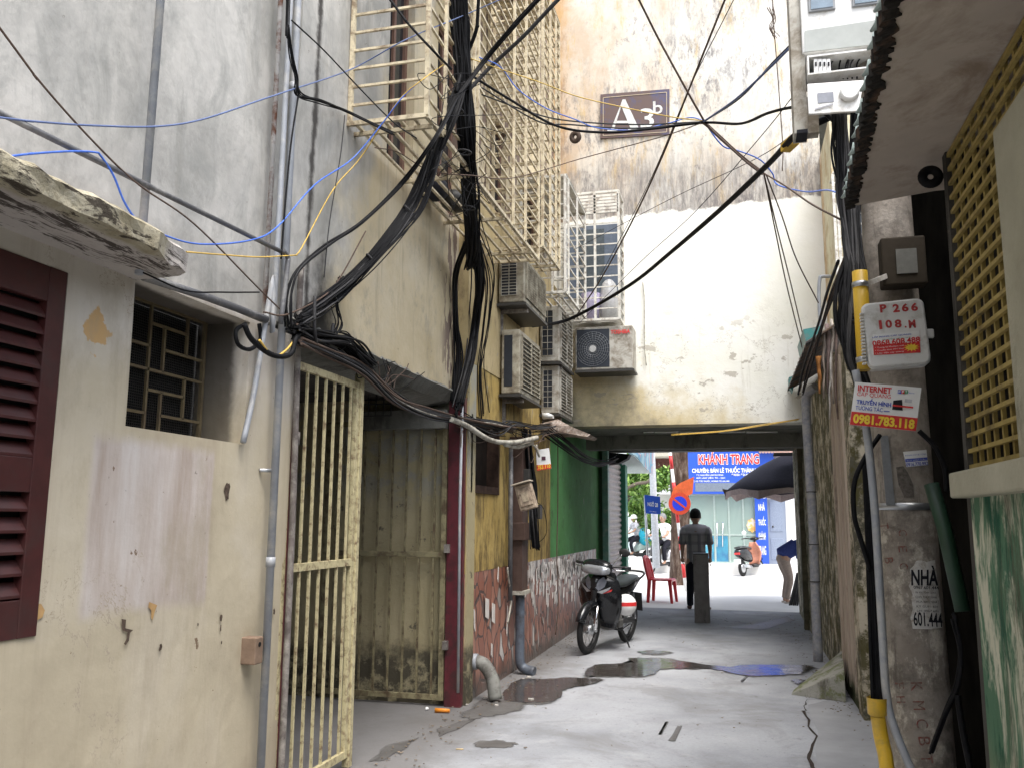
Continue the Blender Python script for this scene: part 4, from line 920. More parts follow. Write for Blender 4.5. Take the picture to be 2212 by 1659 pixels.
# rubble by the wall foot
rnd = random.Random(2)
for i in range(16):
    p = at(rnd.uniform(975, 1165), rnd.uniform(1455, 1530), 'z', 0)
    if p.x < VX+.02: continue
    s_ = rnd.uniform(.008, .028); P = [(p.x+s_*rnd.uniform(.6,1.3)*math.cos(t)*1.3, p.y+s_*rnd.uniform(.6,1.3)*math.sin(t), .006) for t in [k*1.256 for k in range(5)]]
    tag(MB().prism(P, (0, 0, s_*.5)).build('tile_shard', simple('shard', (.5,.47,.43), .5) if 'shard' not in M else M['shard']), 'small pale tile shard lying by the foot of the tiled wall', 'tile shard', 'tile shards by the wet wall foot')
    M['shard'] = bpy.data.materials['shard']
op = at(940, 1533, 'z', .02); ob = MB().cyl(op, op+Vector((.12, .01, .0)), .018, .014, seg=10); tag(ob.build('litter_bottle', simple('orange_wrapper', (.75,.25,.02), .5)), 'orange crumpled wrapper lying under the open gate leaf', 'litter')
wpk = at(922, 1530, 'z', .015); tag(MB().sphere(wpk, .016, 8, 6).build('litter_scrap', M['whitec']), 'white paper scrap beside the orange wrapper', 'litter')
cg_ = at(985, 1617, 'z', .006); tag(MB().cyl(cg_, cg_+Vector((.05,.01,0)), .004).build('cigarette_butt', simple('butt', (.6,.45,.25), .7)), 'cigarette butt on the concrete near the oval damp patch', 'litter')
# ------------------------------------------------------------------ air conditioners
def ac_unit(label, org, L, T, H, facing, mat, style, group='air conditioners on the left wall'):
    """org = corner nearest camera at the wall foot. facing 'x': long face towards +X; end face to the camera"""
    t = thing('air_conditioner', label, 'air conditioner', org, 0, group)
    x0, y0, z0 = org
    MB().boxp((x0+.02, y0, z0), (x0+T, y0+L, z0+H)).build('casing', mat, t, bevel=.012)
    # end face: coil with guard
    ex0, ex1 = x0+.05, x0+T-.075
    MB().boxp((ex0, y0-.004, z0+.07), (ex1, y0+.01, z0+H-.06)).build('coil', M['acd'], t)
    g_ = MB(); nr = 11 if style == 'fine' else 7
    if style != 'plain':
        for i in range(nr+1): z = z0+.07+(H-.13)*i/nr; g_.boxp((ex0, y0-.014, z-.003), (ex1, y0-.008, z+.003))
        for x in (ex0, (ex0+ex1)/2, ex1): g_.boxp((x-.003, y0-.017, z0+.07), (x+.003, y0-.011, z0+H-.06))
        g_.build('coil_guard', M['acw'], t)
    # long face: fan grille
    MB().boxp((x0+T-.004, y0+.07, z0+.05), (x0+T+.003, y0+L-.30 if L > .6 else y0+L-.1, z0+H-.05)).build('fan_opening', simple('dull_louvre_back', (.10,.095,.08), .7) if 'lb' not in M else M['lb'], t)
    M['lb'] = bpy.data.materials['dull_louvre_back']
    g_ = MB(); nr = 20 if style == 'fine' else 12
    for i in range(nr+1): z = z0+.06+(H-.12)*i/nr; g_.boxp((x0+T+.004, y0+.06, z-.004), (x0+T+.018, y0+L-.06, z+.004))
    for y in (y0+.06, y0+L-.06, y0+L*.5): g_.boxp((x0+T+.002, y-.008, z0+.05), (x0+T+.020, y+.008, z0+H-.05))
    g_.build('fan_grille', mat, t)
    MB().boxp((x0, y0-.01, z0-.035), (x0+T+.02, y0+L+.01, z0-.006)).build('tray', M['darkmetal'], t)
    MB().boxp((x0-.02, y0+.15, z0-.30), (x0+.02, y0+.19, z0-.036)).boxp((x0+.02, y0+.15, z0-.075), (x0+T, y0+.19, z0-.036)).build('bracket', M['rustpipe'], t)
    return t
def acb(u0, u1, v0, v1, X):
    a = at(u0, v1, 'x', X); c = at(u0, v0, 'x', X); d = at(u1, v1, 'y', a.y); return (a.x, a.y, a.z), d.x-a.x, c.z-a.z
o_, T_, H_ = acb(1073, 1132, 556, 655, VX); ac_unit('fine louvred air conditioner directly under the big window cage', o_, 1.0, T_, H_, 'x', M['ac'], 'fine')
o_, T_, H_ = acb(1078, 1122, 712, 850, VX); ac_unit('air conditioner with plain dark end, below the fine louvred one', o_, .92, T_, H_, 'x', M['ac'], 'plain')
o_, T_, H_ = acb(1163, 1208, 662, 782, VX); ac_unit('farther air conditioner behind, half under the white cage', o_, .85, T_, H_, 'x', M['acw'], 'wide')
o_, T_, H_ = acb(1165, 1207, 790, 893, VX); ac_unit('lowest air conditioner, above the broken ledge', o_, .85, T_, H_, 'x', M['acw'], 'wide')
# the one facing the camera
a0 = at(1243, 800, 'y', 11.1); a1 = at(1366, 703, 'y', 11.1)
t = thing('air_conditioner', 'square air conditioner with round black fan facing down the alley', 'air conditioner', (a0.x, 11.1, a0.z), 0)
MB().boxp((a0.x, 11.1, a0.z), (a1.x, FY-.03, a1.z)).build('casing', M['acw'], t, bevel=.01)
W_ = a1.x-a0.x; H_ = a1.z-a0.z; fx = a0.x+W_*.31; fz = a0.z+H_*.48; fr_ = H_*.40
MB().boxp((a0.x+.02, 11.094, a0.z+.03), (a0.x+W_*.60, 11.1, a1.z-.03)).build('fan_opening', M['acd'], t, bevel=.004)
g_ = MB()
for k in range(1, 9): g_.torus((fx, 11.085, fz), fr_*k/8, .0022, (0,1,0), 40, 5)
for k in range(24):
    th = 2*math.pi*k/24; g_.cyl((fx+fr_*.2*math.cos(th), 11.084, fz+fr_*.2*math.sin(th)), (fx+fr_*math.cos(th+.3), 11.084, fz+fr_*math.sin(th+.3)), .0018, seg=4)
g_.build('fan_grille', simple('grey_wire', (.16,.17,.18), .4), t)
MB().cyl((fx, 11.09, fz), (fx, 11.078, fz), fr_*.2, seg=24).build('hub', simple('grey_hub', (.35,.35,.34), .4), t)
text('TOSHIBA', t, at(1340, 717, 'y', 11.088), at(1359,717,'y',11.09).x-at(1317,717,'y',11.09).x, .055, X_, Z_, M['red'], bold=.03)
MB().boxp((a0.x, 11.05, a0.z-.04), (a1.x+.02, 11.46, a0.z-.012)).build('tray', M['darkmetal'], t)
tv = MB().sweep([at(1388,610,'y',11.46), at(1392,650,'y',11.46), at(1392,740,'y',11.46), at(1396,790,'y',11.46)], .007, 5, 6).build('conduit', M['white_pipe']); tag(tv, 'thin pale hose hanging down the whitewashed wall right of the square air conditioner', 'hose')
# broken ledge with lamp on the left wall near the passage
lp = at(1180, 925, 'x', VX)
ledge = thing('broken_ledge', 'splintered old ledge board sticking out below the lowest air conditioner', 'ledge', lp)
P0 = [at(1165, 915, 'y', 9.8), at(1205, 905, 'y', 9.8), at(1232, 920, 'y', 9.6), at(1275, 938, 'y', 9.4), at(1268, 943, 'y', 9.4), at(1225, 935, 'y', 9.6), at(1168, 935, 'y', 9.8)]
MB().prism(P0, (0, .5, .0)).build('board', simple('weathered_splintered_board', (.22,.17,.14), .9, 0, .4, 30, dirt=(.5,.45,.4), damt=.4, dscale=18), ledge)
cw = thing('weather_cap', 'small white plastic cap on the broken ledge', 'lamp', at(1185, 905, 'y', 9.7))
q = at(1182, 898, 'y', 9.7); MB().loft([(q.x-.05, q.y, q.z, .05, .035, 3), (q.x+.02, q.y, q.z, .05, .032, 3), (q.x+.07, q.y, q.z-.01, .045, .02, 2.5)], 14).build('cap', M['white'], cw)
# half hidden poster
ps = [at(u, v, 'y', 9.2) for u, v in ((1158,972),(1186,967),(1191,1011),(1160,1016))]
po = thing('advert_poster', 'small white and red internet advert bent round the cable post', 'poster', ps[3])
MB().prism(ps, (0,.004,0)).build('sheet', M['whitec'], po)
pr = (ps[1]-ps[0]).normalized(); pu = (ps[0]-ps[3]).normalized(); pn = Vector((0,-.003,0))
MB().prism([ps[3]+pn, ps[2]+pn, ps[2]+pu*.045+pn, ps[3]+pu*.062+pn], (0,.001,0)).build('red_band', M['red'], po)
text('783.118', po, (ps[3]+ps[2])/2+pu*.031+pn*1.6, .145, .046, pr, pu, M['yel'], bold=.02)
MB().box((ps[0]+ps[2])/2+pn*1.3+pu*.01, (.045,.001,.04)).build('picture', simple('dark_print', (.08,.03,.05), .5), po)
# ------------------------------------------------------------------ right side: wall with lattice, ledge, canopy
RW = .80; RY = 3.47
rh = thing('right_house', 'dark house wall on the right with ochre lattice opening and worn green paint', 'house', (RW, 2.5, 0))
lz0 = at(2100, 1000, 'x', RW).z; lt = at(2037, 1024, 'x', RW-.06); lb = at(2039, 1077, 'x', RW-.06)
zt = 2.93; zlo = lt.z
nm = NM('green_washed_wall', .85)
c = nm.ramp(nm.noise(2, 6), [(.3, (.50,.50,.38)), (.7, (.64,.63,.50))])
g1_ = nm.noise(1, 7, .7, vec=nm.map((5, 5, 1.6)), dist=.4)
c = nm.mix(nm.ramp(g1_, [(.45, 0), (.53, .9)]), c, (.045,.155,.085))
g2_ = nm.noise(1, 7, .7, vec=nm.map((7, 7, 2.4), loc=(3,3,3)), dist=.4)
c = nm.mix(nm.ramp(g2_, [(.54, 0), (.62, .9)]), c, (.015,.09,.055))
c = nm.mix(nm.math('MULTIPLY', nm.ramp(nm.noise(1, 8, .75, vec=nm.map((8, 8, .9), loc=(9,1,1))), [(.50, 0), (.60, .95)]), nm.band(nm.Y, 3.3, 3.0, .0, 1)), c, (.085,.075,.05))
c = nm.mix(nm.band(nm.math('ADD', nm.Z, nm.math('MULTIPLY', nm.noise(3, 5), .5)), 1.2, .7), c, (.36,.33,.20))
nm.col(c); nm.bump(nm.noise(14, 7, .7), .5, .02); M['gwash'] = nm.m
MB().wall((RW,0,0), Y_, Z_, X_, (-1.5, RY-.03), (-.05, lb.z), .22, ca=.3).build('lower_wall', M['gwash'], rh)
M['ledge'] = m_conc('dirty_cream_ledge', (.34,.32,.24), (.46,.44,.34), (.17,.16,.12), amt=.3)
MB().boxp((RW-.06, -1.5, lb.z), (RW+.22, RY, lt.z)).build('ledge', M['ledge'], rh, bevel=.008)
ypost = at(2170, 500, 'x', RW).y
zpost = at(2185, 235, 'x', RW).z
MB().boxp((RW-.012, -1.5, lt.z), (RW+.2, ypost, zpost)).build('pier', M['ledge'], rh, bevel=.008)
b = MB(); y0, y1 = .8, RY-.02
n_ = int((zt+.2-lt.z)/.056)
for i in range(n_+1): z = lt.z+.02+i*.056; b.boxp((RW+.004, y0, z-.007), (RW+.018, y1, z+.007))
y = y0
while y < y1: b.boxp((RW+.019, y-.009, lt.z), (RW+.031, y+.009, zt+.2)); y += .098
b.build('lattice', simple('ochre_lattice_paint', (.34,.26,.09), .6, 0, .15, 14, dirt=(.15,.11,.05), damt=.3), rh)
MB().boxp((RW+.20, -1.5, lt.z), (RW+.22, RY, zt+.5)).build('window_screen', M['dark'], rh)
rnd = random.Random(12); 
for k, (yy, zz, mt) in enumerate(((2.75,2.05,'glass_blue'),(3.05,2.2,'brownwood'),(2.9,2.5,'darkmetal'),(3.2,1.95,'brownwood'),(2.8,1.9,'yellowup'))):
    MB().boxp((RW+.12, yy, zz), (RW+.16, yy+.09, zz+.35)).build('stored_board', M[mt], rh)
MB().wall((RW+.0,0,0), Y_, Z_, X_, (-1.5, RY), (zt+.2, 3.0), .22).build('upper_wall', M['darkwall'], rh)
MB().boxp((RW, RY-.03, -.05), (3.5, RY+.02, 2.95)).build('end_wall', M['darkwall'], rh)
# canopy: thin slab, rising slightly to the wall, with a ragged dark edge
cfar = at(1832, 448, 'z', 2.9); cnear = at(1925, -10, 'z', 2.9)
mx = simple('canopy_board', (.46,.40,.34), .85, 0, .12, 3, dirt=(.28,.22,.17), damt=.35, dscale=3, bump=.3)
b = MB(); rnd = random.Random(6); ex = []
y0, y1 = -1.5, cfar.y; N_ = 90
def edgex(y):
    return cnear.x+(cfar.x-cnear.x)*(y-cnear.y)/(cfar.y-cnear.y) if y > cnear.y else cnear.x
vs = []; k = 6
for i in range(N_+1):
    y = y0+(y1-y0)*i/N_; x = edgex(y)+rnd.uniform(-.006, .006)
    rise = .045
    vs += [(x, y, 2.90), (RW+.05, y+.01, 2.90+rise), (RW+.3, y, 2.90+rise), (RW+.3, y, 2.98+rise), (RW, y, 2.97+rise), (x, y, 2.925)]
b.add(vs, [(i*k+j, i*k+(j+1)%k, (i+1)*k+(j+1)%k, (i+1)*k+j) for i in range(N_) for j in range(k)]+[list(range(k)), [N_*k+j for j in range(k)]])
cn = thing('canopy', 'brown weathered awning board with jagged dark edge over the lattice wall', 'canopy', (RW, 2.5, 2.9))
b.build('board', mx, cn)
b = MB(); rnd = random.Random(16); vs = []; P = []; k = 0
N_ = 420
for i in range(N_+1):
    y = y0+(y1+.01-y0)*i/N_; x = edgex(y); inn = rnd.uniform(.018, .042); outx = -.016+(.010 if (i % 4) < 2 else 0)+rnd.uniform(-.005, .004)
    vs += [(x+inn, y, 2.897), (x+outx, y, 2.889+rnd.uniform(-.004,.004)), (x+outx, y, 2.93+rnd.uniform(-.01,.012)), (x+inn, y, 2.932)]
b.add(vs, [(i*4+j, i*4+(j+1)%4, (i+1)*4+(j+1)%4, (i+1)*4+j) for i in range(N_) for j in range(4)]+[[0,1,2,3], [N_*4+j for j in range(4)]])
b.build('tar_edge', simple('tarry_edge', (.022,.020,.018), .85, 0, .5, 40, dirt=(.10,.06,.04), damt=.3, bump=.5), cn)
b = MB()
for i in range(26):
    y = cfar.y-.05-i*.125+((i*7)%5)*.012
    if y < cnear.y-.6: break
    b.tube([(edgex(y)+.0, y-.03, 2.955), (edgex(y)-.012, y-.02, 2.93), (edgex(y)-.03, y, 2.925)], [.02, .014, .004], 6)
o = b.build('sheet_corrugation', simple('pale_fibre_sheet', (.30,.36,.34), .6), cn); o['kind'] = 'stuff'
# conduit along wall under canopy, blue wire and round black socket
# ------------------------------------------------------------------ concrete pole and what hangs on it
PY = 4.2
pb0, pb1 = at(1921, 1659, 'y', PY), at(2080, 1659, 'y', PY); pt0, pt1 = at(1872, 520, 'y', PY), at(1988, 520, 'y', PY)
def lx(p, q, z): return p.x+(q.x-p.x)*(z-p.z)/(q.z-p.z)
po_ = thing('utility_pole', 'square tapering concrete pole plastered with torn adverts and red lettering', 'utility pole', ((pb0.x+pb1.x)/2, PY+.16, 0))
ZT = 5.6
def prad(z): return (lx(pb1, pt1, z)-lx(pb0, pt0, z))/2
def pctr(z): return (lx(pb1, pt1, z)+lx(pb0, pt0, z))/2
PCY = PY+prad(1.5)
b = MB(); b.tube([(pctr(ZT*i/40), PCY, ZT*i/40) for i in range(41)], [prad(ZT*i/40) for i in range(41)], 48)
def wrap(o, off=None):
    """bends something laid out flat in front of the pole round its surface"""
    import bmesh
    for q in [o]+list(o.children):
        base = ORIG.get(q.name, Vector((0,0,0))); bm = bmesh.new(); bm.from_mesh(q.data)
        xs = [v.co.x for v in bm.verts]; x = min(xs)+.012
        while x < max(xs)-.002:
            bmesh.ops.bisect_plane(bm, geom=bm.verts[:]+bm.edges[:]+bm.faces[:], plane_co=(x, 0, 0), plane_no=(1, 0, 0)); x += .012
        for v in bm.verts:
            p = v.co+base; d = p-CAM; gap = PY-p.y; t = 1.0
            for _ in range(12):
                w_ = CAM+d*t; r_ = prad(w_.z)+gap; dx = min(max(w_.x-pctr(w_.z), -r_*.985), r_*.985); ty = PCY-math.sqrt(r_*r_-dx*dx); t += (ty-w_.y)/d.y*.8
            v.co = CAM+d*t-base
        bm.to_mesh(q.data); bm.free()
    return o
nm = NM('stained_pole_concrete', .9)
c = nm.ramp(nm.noise(5, 7, .65), [(.3, (.24,.205,.17)), (.7, (.40,.36,.31))])
c = nm.mix(nm.math('MULTIPLY', nm.ramp(nm.noise(1, 8, .75, vec=nm.map((9, 9, 6), loc=(1,1,6))), [(.52, 0), (.60, .9)]), nm.band(nm.Z, 1.75, 1.4)), c, (.60,.55,.46))
c = nm.mix(nm.ramp(nm.noise(1, 8, .78, vec=nm.map((14, 14, 1.4))), [(.58, 0), (.66, .6)]), c, (.07,.06,.052))
c = nm.mix(nm.ramp(nm.noise(6, 8, .75), [(.46, 0), (.62, .75)]), c, (.12,.105,.09))
c = nm.mix(nm.ramp(nm.noise(22, 5, .7), [(.60, 0), (.66, .6)]), c, (.36,.33,.27))
nm.col(c); nm.bump(nm.noise(22, 8, .7), .6, .012)
b.build('shaft', nm.m, po_, fixn=True)
def pf(u, v, off=.004): return at(u, v, 'y', PY-off)
M['letred'] = simple('worn_red_paint', (.22,.07,.055), .9, 0, .35, 40, dirt=(.22,.19,.16), damt=.7, dscale=60)
ang = R(-86)
for i, (ch, u, v) in enumerate((('K',1980,1482),('M',1985,1523),('C',1992,1562),('B',1997,1600),('T',2002,1638),('O',2008,1668))):
    wrap(text(ch, po_, pf(u, v), .036, .046, (math.cos(ang), 0, math.sin(ang)), (-math.sin(ang), 0, math.cos(ang)), M['letred']))
for i, (ch, u, v) in enumerate((('T',1910,1135),('C',1950,1150),('E',1950,1185),('C',1952,1222),('B',1920,1210),('F',1943,1480),('H',1946,1510))):
    wrap(text(ch, po_, pf(u, v), .026, .034, (math.cos(ang), 0, math.sin(ang)), (-math.sin(ang), 0, math.cos(ang)), M['letred']))
def sheet(name, label, cat, pts, mat, off, th=.0015, parent=None):
    P = [pf(u, v, off) for u, v in pts]
    o = MB().prism(P, (0, th, 0)).build(name, mat, parent, fixn=True)
    if parent is None: tag(o, label, cat)
    return o
def z5(L): return [((1775+x*.27125)/1.0737, (1331+y*.27125)/1.0737) for x, y in L]
def z4(L): return [((1775+x*.27125)/1.0737, (950+y*.27125)/1.0737) for x, y in L]
nh = sheet('paper_advert', 'torn white house advert starting with the word NHA on the pole', 'poster', z4([(1290,1290),(1340,1285),(1380,1300),(1450,1282),(1465,1400),(1480,1550),(1500,1690),(1515,1850),(1515,1862),(1440,1868),(1420,1875),(1260,1870),(1255,1830),(1240,1780),(1262,1700),(1250,1620),(1262,1580),(1225,1500),(1250,1460),(1240,1360),(1270,1330)]), M['paper'], .005)
text('NHÀ', nh, pf(*z4([(1362,1415)])[0], .0075), .108, .085, (1,0,.02), (.05,0,1), M['ink'], bold=.03)
text('0967.601.444', nh, pf(*z4([(1375,1518)])[0], .0075), .10, .014, (1,0,.0), Z_, M['ink'], bold=.01)
for i, (s_, y_) in enumerate((('MB. BDS TOAN QUOC',1562),('CHO THUE NHA',1600),('MUA BAN NHA',1640),('KY GUI - 601',1680),('LH: 0967.601',1718))):
    text(s_, nh, pf(*z4([(1372+i*4,y_)])[0], .0075), .085, .009, X_, Z_, M['ink'])
text('601.444', nh, pf(*z4([(1390,1790)])[0], .0075), .115, .060, (1,0,-.02), Z_, M['ink'], bold=.02)
st = sheet('sticker', 'small white and blue phone number sticker near the top of the pole', 'sticker', z4([(1178,358),(1378,340),(1392,470),(1208,488)]), M['whitec'], .005)
text('KHOAN CẮT BÊ TÔNG', st, pf(*z4([(1285,380)])[0], .0075), .085, .009, (1,0,.07), Z_, M['bluet'])
MB().prism([pf(*p, .0065) for p in z4([(1196,420),(1385,405),(1387,430),(1200,447)])], (0,.0008,0)).build('blue_band', M['bluet'], st)
text('RÚT HẦM CẦU', st, pf(*z4([(1292,426)])[0], .0085), .08, .008, (1,0,.07), Z_, M['whitec'])
text('0916.770.992', st, pf(*z4([(1298,462)])[0], .0075), .09, .016, (1,0,.07), Z_, M['bluet'], bold=.02)
rem = sheet('paper_remnant', 'grey half scraped paper remnant below the small sticker', 'poster', z4([(1120,490),(1180,480),(1215,530),(1245,590),(1265,640),(1275,745),(1190,750),(1170,700),(1140,640),(1128,560)]), simple('scraped_paper', (.13,.115,.10), .9, 0, .5, 60), .004)
for q in (nh, st): wrap(q)
wrap(rem)
# steel straps and flat conduits on the pole
def strap(zu, zv, h_, label):
    z = pf(1950, zu).z; MB().tube([(pctr(z), PCY, z-h_/2), (pctr(z), PCY, z+h_/2)], prad(z)+.004, 48).build('strap', M['steel'], po_)
strap(1093, 0, .032, '')
b = MB(); b.prism([pf(*p, .012) for p in z4([(985,225),(1050,220),(1110,810),(1035,810)])], (0,.010,0)); wrap(b.build('flat_conduit', simple('grey_flat_conduit', (.17,.18,.19), .6), po_))
# long grey pipe leaning along the pole and black cables into the yellow pipe
pipe('conduit', 'long grey plastic conduit running down the left edge of the pole', 'conduit', [at(1848, 800, 'y', 3.98), at(1868, 900, 'y', 3.98), at(1888, 1080, 'y', 3.98), at(1905, 1350, 'y', 3.98), at(1915, 1500, 'y', 3.98), at(1935, 1580, 'y', 3.95), at(1985, 1700, 'y', 3.9)], .0165, M['pvc'], 12)
cbl = thing('cable_bundle', 'thick vertical bundle of black cables dropping into the yellow pipe', 'cable bundle', at(1895, 1500, 'y', 4.0))
rnd = random.Random(21)
for i in range(5):
    o_ = (i-2)*.0105
    P = [at(1866+i*3, 1000-i*10, 'y', 4.1), at(1878, 1110, 'y', 4.08)+Vector((o_*.6,0,0)), at(1889, 1300, 'y', 4.05)+Vector((o_,0,0)), at(1893, 1420, 'y', 4.03)+Vector((o_,rnd.uniform(-.01,.01),0)), at(1897, 1560, 'y', 4.0)+Vector((o_*.8,0,0))]
    MB().sweep(P, .0085, 6, 8).build('cable', M['black'], cbl)
ypb = thing('yellow_pipe', 'yellow plastic pipe standing from the ground at the foot of the pole', 'pipe', at(1905, 1659, 'y', 3.98))
z_ = [at(1894, 1506, 'y', 3.98), at(1896, 1545, 'y', 3.98), at(1903, 1590, 'y', 3.98), at(1915, 1650, 'y', 3.96), at(1920, 1750, 'y', 3.95)]
MB().sweep(z_[1:], .029, 6, 16).build('pipe', M['yellowpipe'], ypb)
b = MB(); b.tube([z_[0], z_[0]+(z_[1]-z_[0])*.9, z_[1]], [.040, .039, .031], 18, caps=False).tube([z_[0], z_[0]+(z_[1]-z_[0])*.9], [.036, .034], 18, caps=False); b.build('socket', M['yellowpipe'], ypb)
yu = thing('yellow_pipe', 'yellow plastic pipe sleeve strapped high on the pole beside the white telecom box', 'pipe', at(1860, 800, 'y', 4.0))
p0_, p1_ = at(1857, 587, 'y', 4.0), at(1869, 800, 'y', 4.0)
MB().tube([p0_, p1_], .0325, 20).build('sleeve', M['yellowpipe'], yu)
for f_, g_ in ((.14, 'a'), (.90, 'b')):
    c = p0_+(p1_-p0_)*f_; MB().cyl(c+Vector((0,0,.012)), c-Vector((0,0,.012)), .036, seg=20).build('strap', M['steel'], yu)
c = p0_+(p1_-p0_)*.14; b = MB().bar(c+Vector((.03,-.02,0)), at(1915, 597, 'y', 4.1), .006, .022); b.build('strap_end', M['paper'], yu)
# white telecom box
FB = 3.95
c0, c1 = at(1868, 795, 'y', FB), at(2003, 645, 'y', FB)
tb = thing('telecom_box', 'white telecom box stencilled P 266 with red advert sticker on the pole', 'telecom box', ((c0.x+c1.x)/2, FB, c0.z))
cx_, cz_ = (c0.x+c1.x)/2, (c0.z+c1.z)/2; W_, H_ = c1.x-c0.x-.01, c1.z-c0.z
tr, tu = Vector((.998,0,.055)).normalized(), Vector((-.055,0,.998)).normalized()
# slight tilt
def rrect(c, w_, h_, r_, n_=6):
    P = []
    for (sx_, sz_, a0_) in ((1,1,0), (-1,1,90), (-1,-1,180), (1,-1,270)):
        for k in range(n_+1):
            a = R(a0_+90*k/n_); P.append(Vector(c)+tr*(sx_*(w_/2-r_)+r_*math.cos(a))+tu*(sz_*(h_/2-r_)+r_*math.sin(a)))
    return P
MB().prism(rrect((cx_, FB+.015, cz_), W_, H_, .03), (0, .07, 0)).build('back_shell', M['white'], tb, bevel=.006)
MB().prism(rrect((cx_, FB-.01, cz_), W_*.97, H_*.97, .03), (0, .03, 0)).build('lid', M['white'], tb, bevel=.009)
MB().box((cx_+W_/2+.008, FB+.02, cz_-.005), (.035, .02, .04)).build('latch', M['white'], tb, bevel=.006)
b = MB()
for k in range(16): b.box((cx_-W_/2-.006, FB+.0, cz_+.09-k*.0145-.0*k), (.014, .03, .007))
b.build('hinge', M['white'], tb)
def tf(u, v, off): return at(u, v, 'y', FB-off)
def z3(x, y): return ((1775+x*.27125)/1.0737, (550+y*.27125)/1.0737)
for ch, x, y in (('P',1008,612),('2',1118,610),('6',1195,605),('6',1275,600),('I',985,752),('0',1055,745),('8',1135,742),('.',1200,770),('M',1255,745)):
    if ch == 'I': text('1', tb, tf(*z3(x, y), .0125), .012, .040, tr, tu, M['redfade'])
    elif ch == '.': text('.', tb, tf(*z3(x, y), .0125), .008, .008, tr, tu, M['redfade'])
    else: text(ch, tb, tf(*z3(x, y), .0125), .027, .036, tr, tu, M['redfade'], bold=.04)
stk = MB().prism([tf(*z3(*p), .0115) for p in ((918,835),(1315,805),(1328,990),(928,1012))], (0,.001,0)).build('advert_sticker', M['whitec'], tb)
MB().prism([tf(*z3(*p), .013) for p in ((922,925),(1321,900),(1328,990),(928,1012))], (0,.001,0)).build('red_band', M['red'], stk)
text('LẮP MẠNG CÁP QUANG', stk, tf(*z3(1080, 845), .0145), .155, .011, tr, tu, M['bluet'], bold=.02)
text('TRUYỀN HÌNH FPT', stk, tf(*z3(1120, 868), .0145), .115, .008, tr, tu, simple('green_print', (.03,.25,.1), .5))
text('0868.608.488', stk, tf(*z3(1118, 895), .0145), .19, .025, tr, tu, M['red'], bold=.025)
for i, s_ in enumerate(('* Trang bị Modem wifi', '* Truyền hình FPT Play', '* Lắp đặt cáp quang')): text(s_, stk, tf(*z3(1060, 940+i*24), .0145), .115, .0085, tr, tu, M['whitec'])
sp_ = tf(*z3(1250, 945), .0145); P = []
for k in range(24): a = 2*math.pi*k/24; rr = (.034 if k % 2 == 0 else .018); P.append(sp_+Vector((rr*math.cos(a), 0, rr*.55*math.sin(a))))
MB().prism(P, (0,.0006,0)).build('starburst', M['yel'], stk)
# internet sign
IY = 3.88
def z3p(x, y, off=0): return at(*z3(x, y), 'y', IY-off)
ip = [z3p(770,1238), z3p(1335,1288), z3p(1287,1655), z3p(722,1600)]
isg = thing('advert_sign', 'tilted white and red internet and television advert board on the pole', 'sign', ip[3])
MB().prism(ip, (0,.006,0)).build('board', M['whitec'], isg)
ir = (ip[1]-ip[0]).normalized(); iu = (ip[0]-ip[3]).normalized(); iu = (iu-ir*iu.dot(ir)).normalized(); iw = (ip[1]-ip[0]).length
MB().prism([z3p(738,1487,.002), z3p(1304,1545,.002), z3p(1287,1655,.002), z3p(722,1600,.002)], (0,.0015,0)).build('red_band', M['red'], isg)
k_ = iw/567
text('INTERNET', isg, z3p(935,1302,.004), 290*k_, 58*k_, ir, iu, M['red'], bold=.03)
text('CÁP QUANG', isg, z3p(928,1350,.004), 292*k_, 52*k_, ir, iu, M['red'], bold=.0)
text('TRUYỀN HÌNH', isg, z3p(928,1410,.004), 298*k_, 62*k_, ir, iu, M['bluet'], bold=.03)
text('TƯƠNG TÁC', isg, z3p(888,1462,.004), 235*k_, 46*k_, ir, iu, M['bluet'], bold=.01)
MB().box(z3p(1038,1487,.003), (50*k_,.001,8*k_), (ir, Y_, iu)).build('underline', M['bluet'], isg)
text('0981.783.118', isg, z3p(1012,1573,.005), 525*k_, 90*k_, ir, iu, M['yel'], bold=.045)
for ch, x, mt in (('F',1148,'bluet'),('P',1178,'red'),('T',1205,'green_print')):
    m_ = bpy.data.materials['green_print'] if mt == 'green_print' else M[mt]
    MB().box(z3p(x,1322,.003), (30*k_,.001,34*k_), (ir, Y_, iu)).build('logo_tile', m_, isg); text(ch, isg, z3p(x,1322,.0045), 18*k_, 22*k_, ir, iu, M['whitec'], bold=.02)
text('Telecom', isg, z3p(1248,1332,.004), 55*k_, 12*k_, ir, iu, M['bluet'])
MB().prism([z3p(1095,1395,.003), z3p(1170,1388,.003), z3p(1175,1480,.003), z3p(1085,1472,.003)], (0,.001,0)).build('picture', M['ink'], isg)
MB().prism([z3p(1195,1382,.003), z3p(1255,1388,.003), z3p(1250,1415,.003), z3p(1192,1410,.003)], (0,.001,0)).build('picture', simple('light_grey_print', (.5,.5,.52), .5), isg)
MB().prism([z3p(1088,1430,.004), z3p(1265,1448,.004), z3p(1264,1462,.004), z3p(1088,1444,.004)], (0,.0008,0)).build('ribbon', M['red'], isg)
# hidden meter box on the pole, case colour darkened for the canopy shade
hm = thing('meter_box', 'brown meter box with shade-darkened case under the canopy on the pole', 'meter box', at(1955, 620, 'y', PY-.08))
h0, h1_ = at(1908, 618, 'y', PY-.10), at(1998, 508, 'y', PY-.10)
MB().boxp((h0.x, PY-.10, h0.z), (h1_.x, PY-.004, h1_.z)).build('case', simple('shade_darkened_case', (.035,.028,.02), .8), hm, bevel=.008)
MB().boxp((h0.x+.06, PY-.106, h0.z+.05), (h1_.x-.04, PY-.099, h1_.z-.06)).build('window', simple('dim_grey_window', (.13,.13,.12), .7), hm)
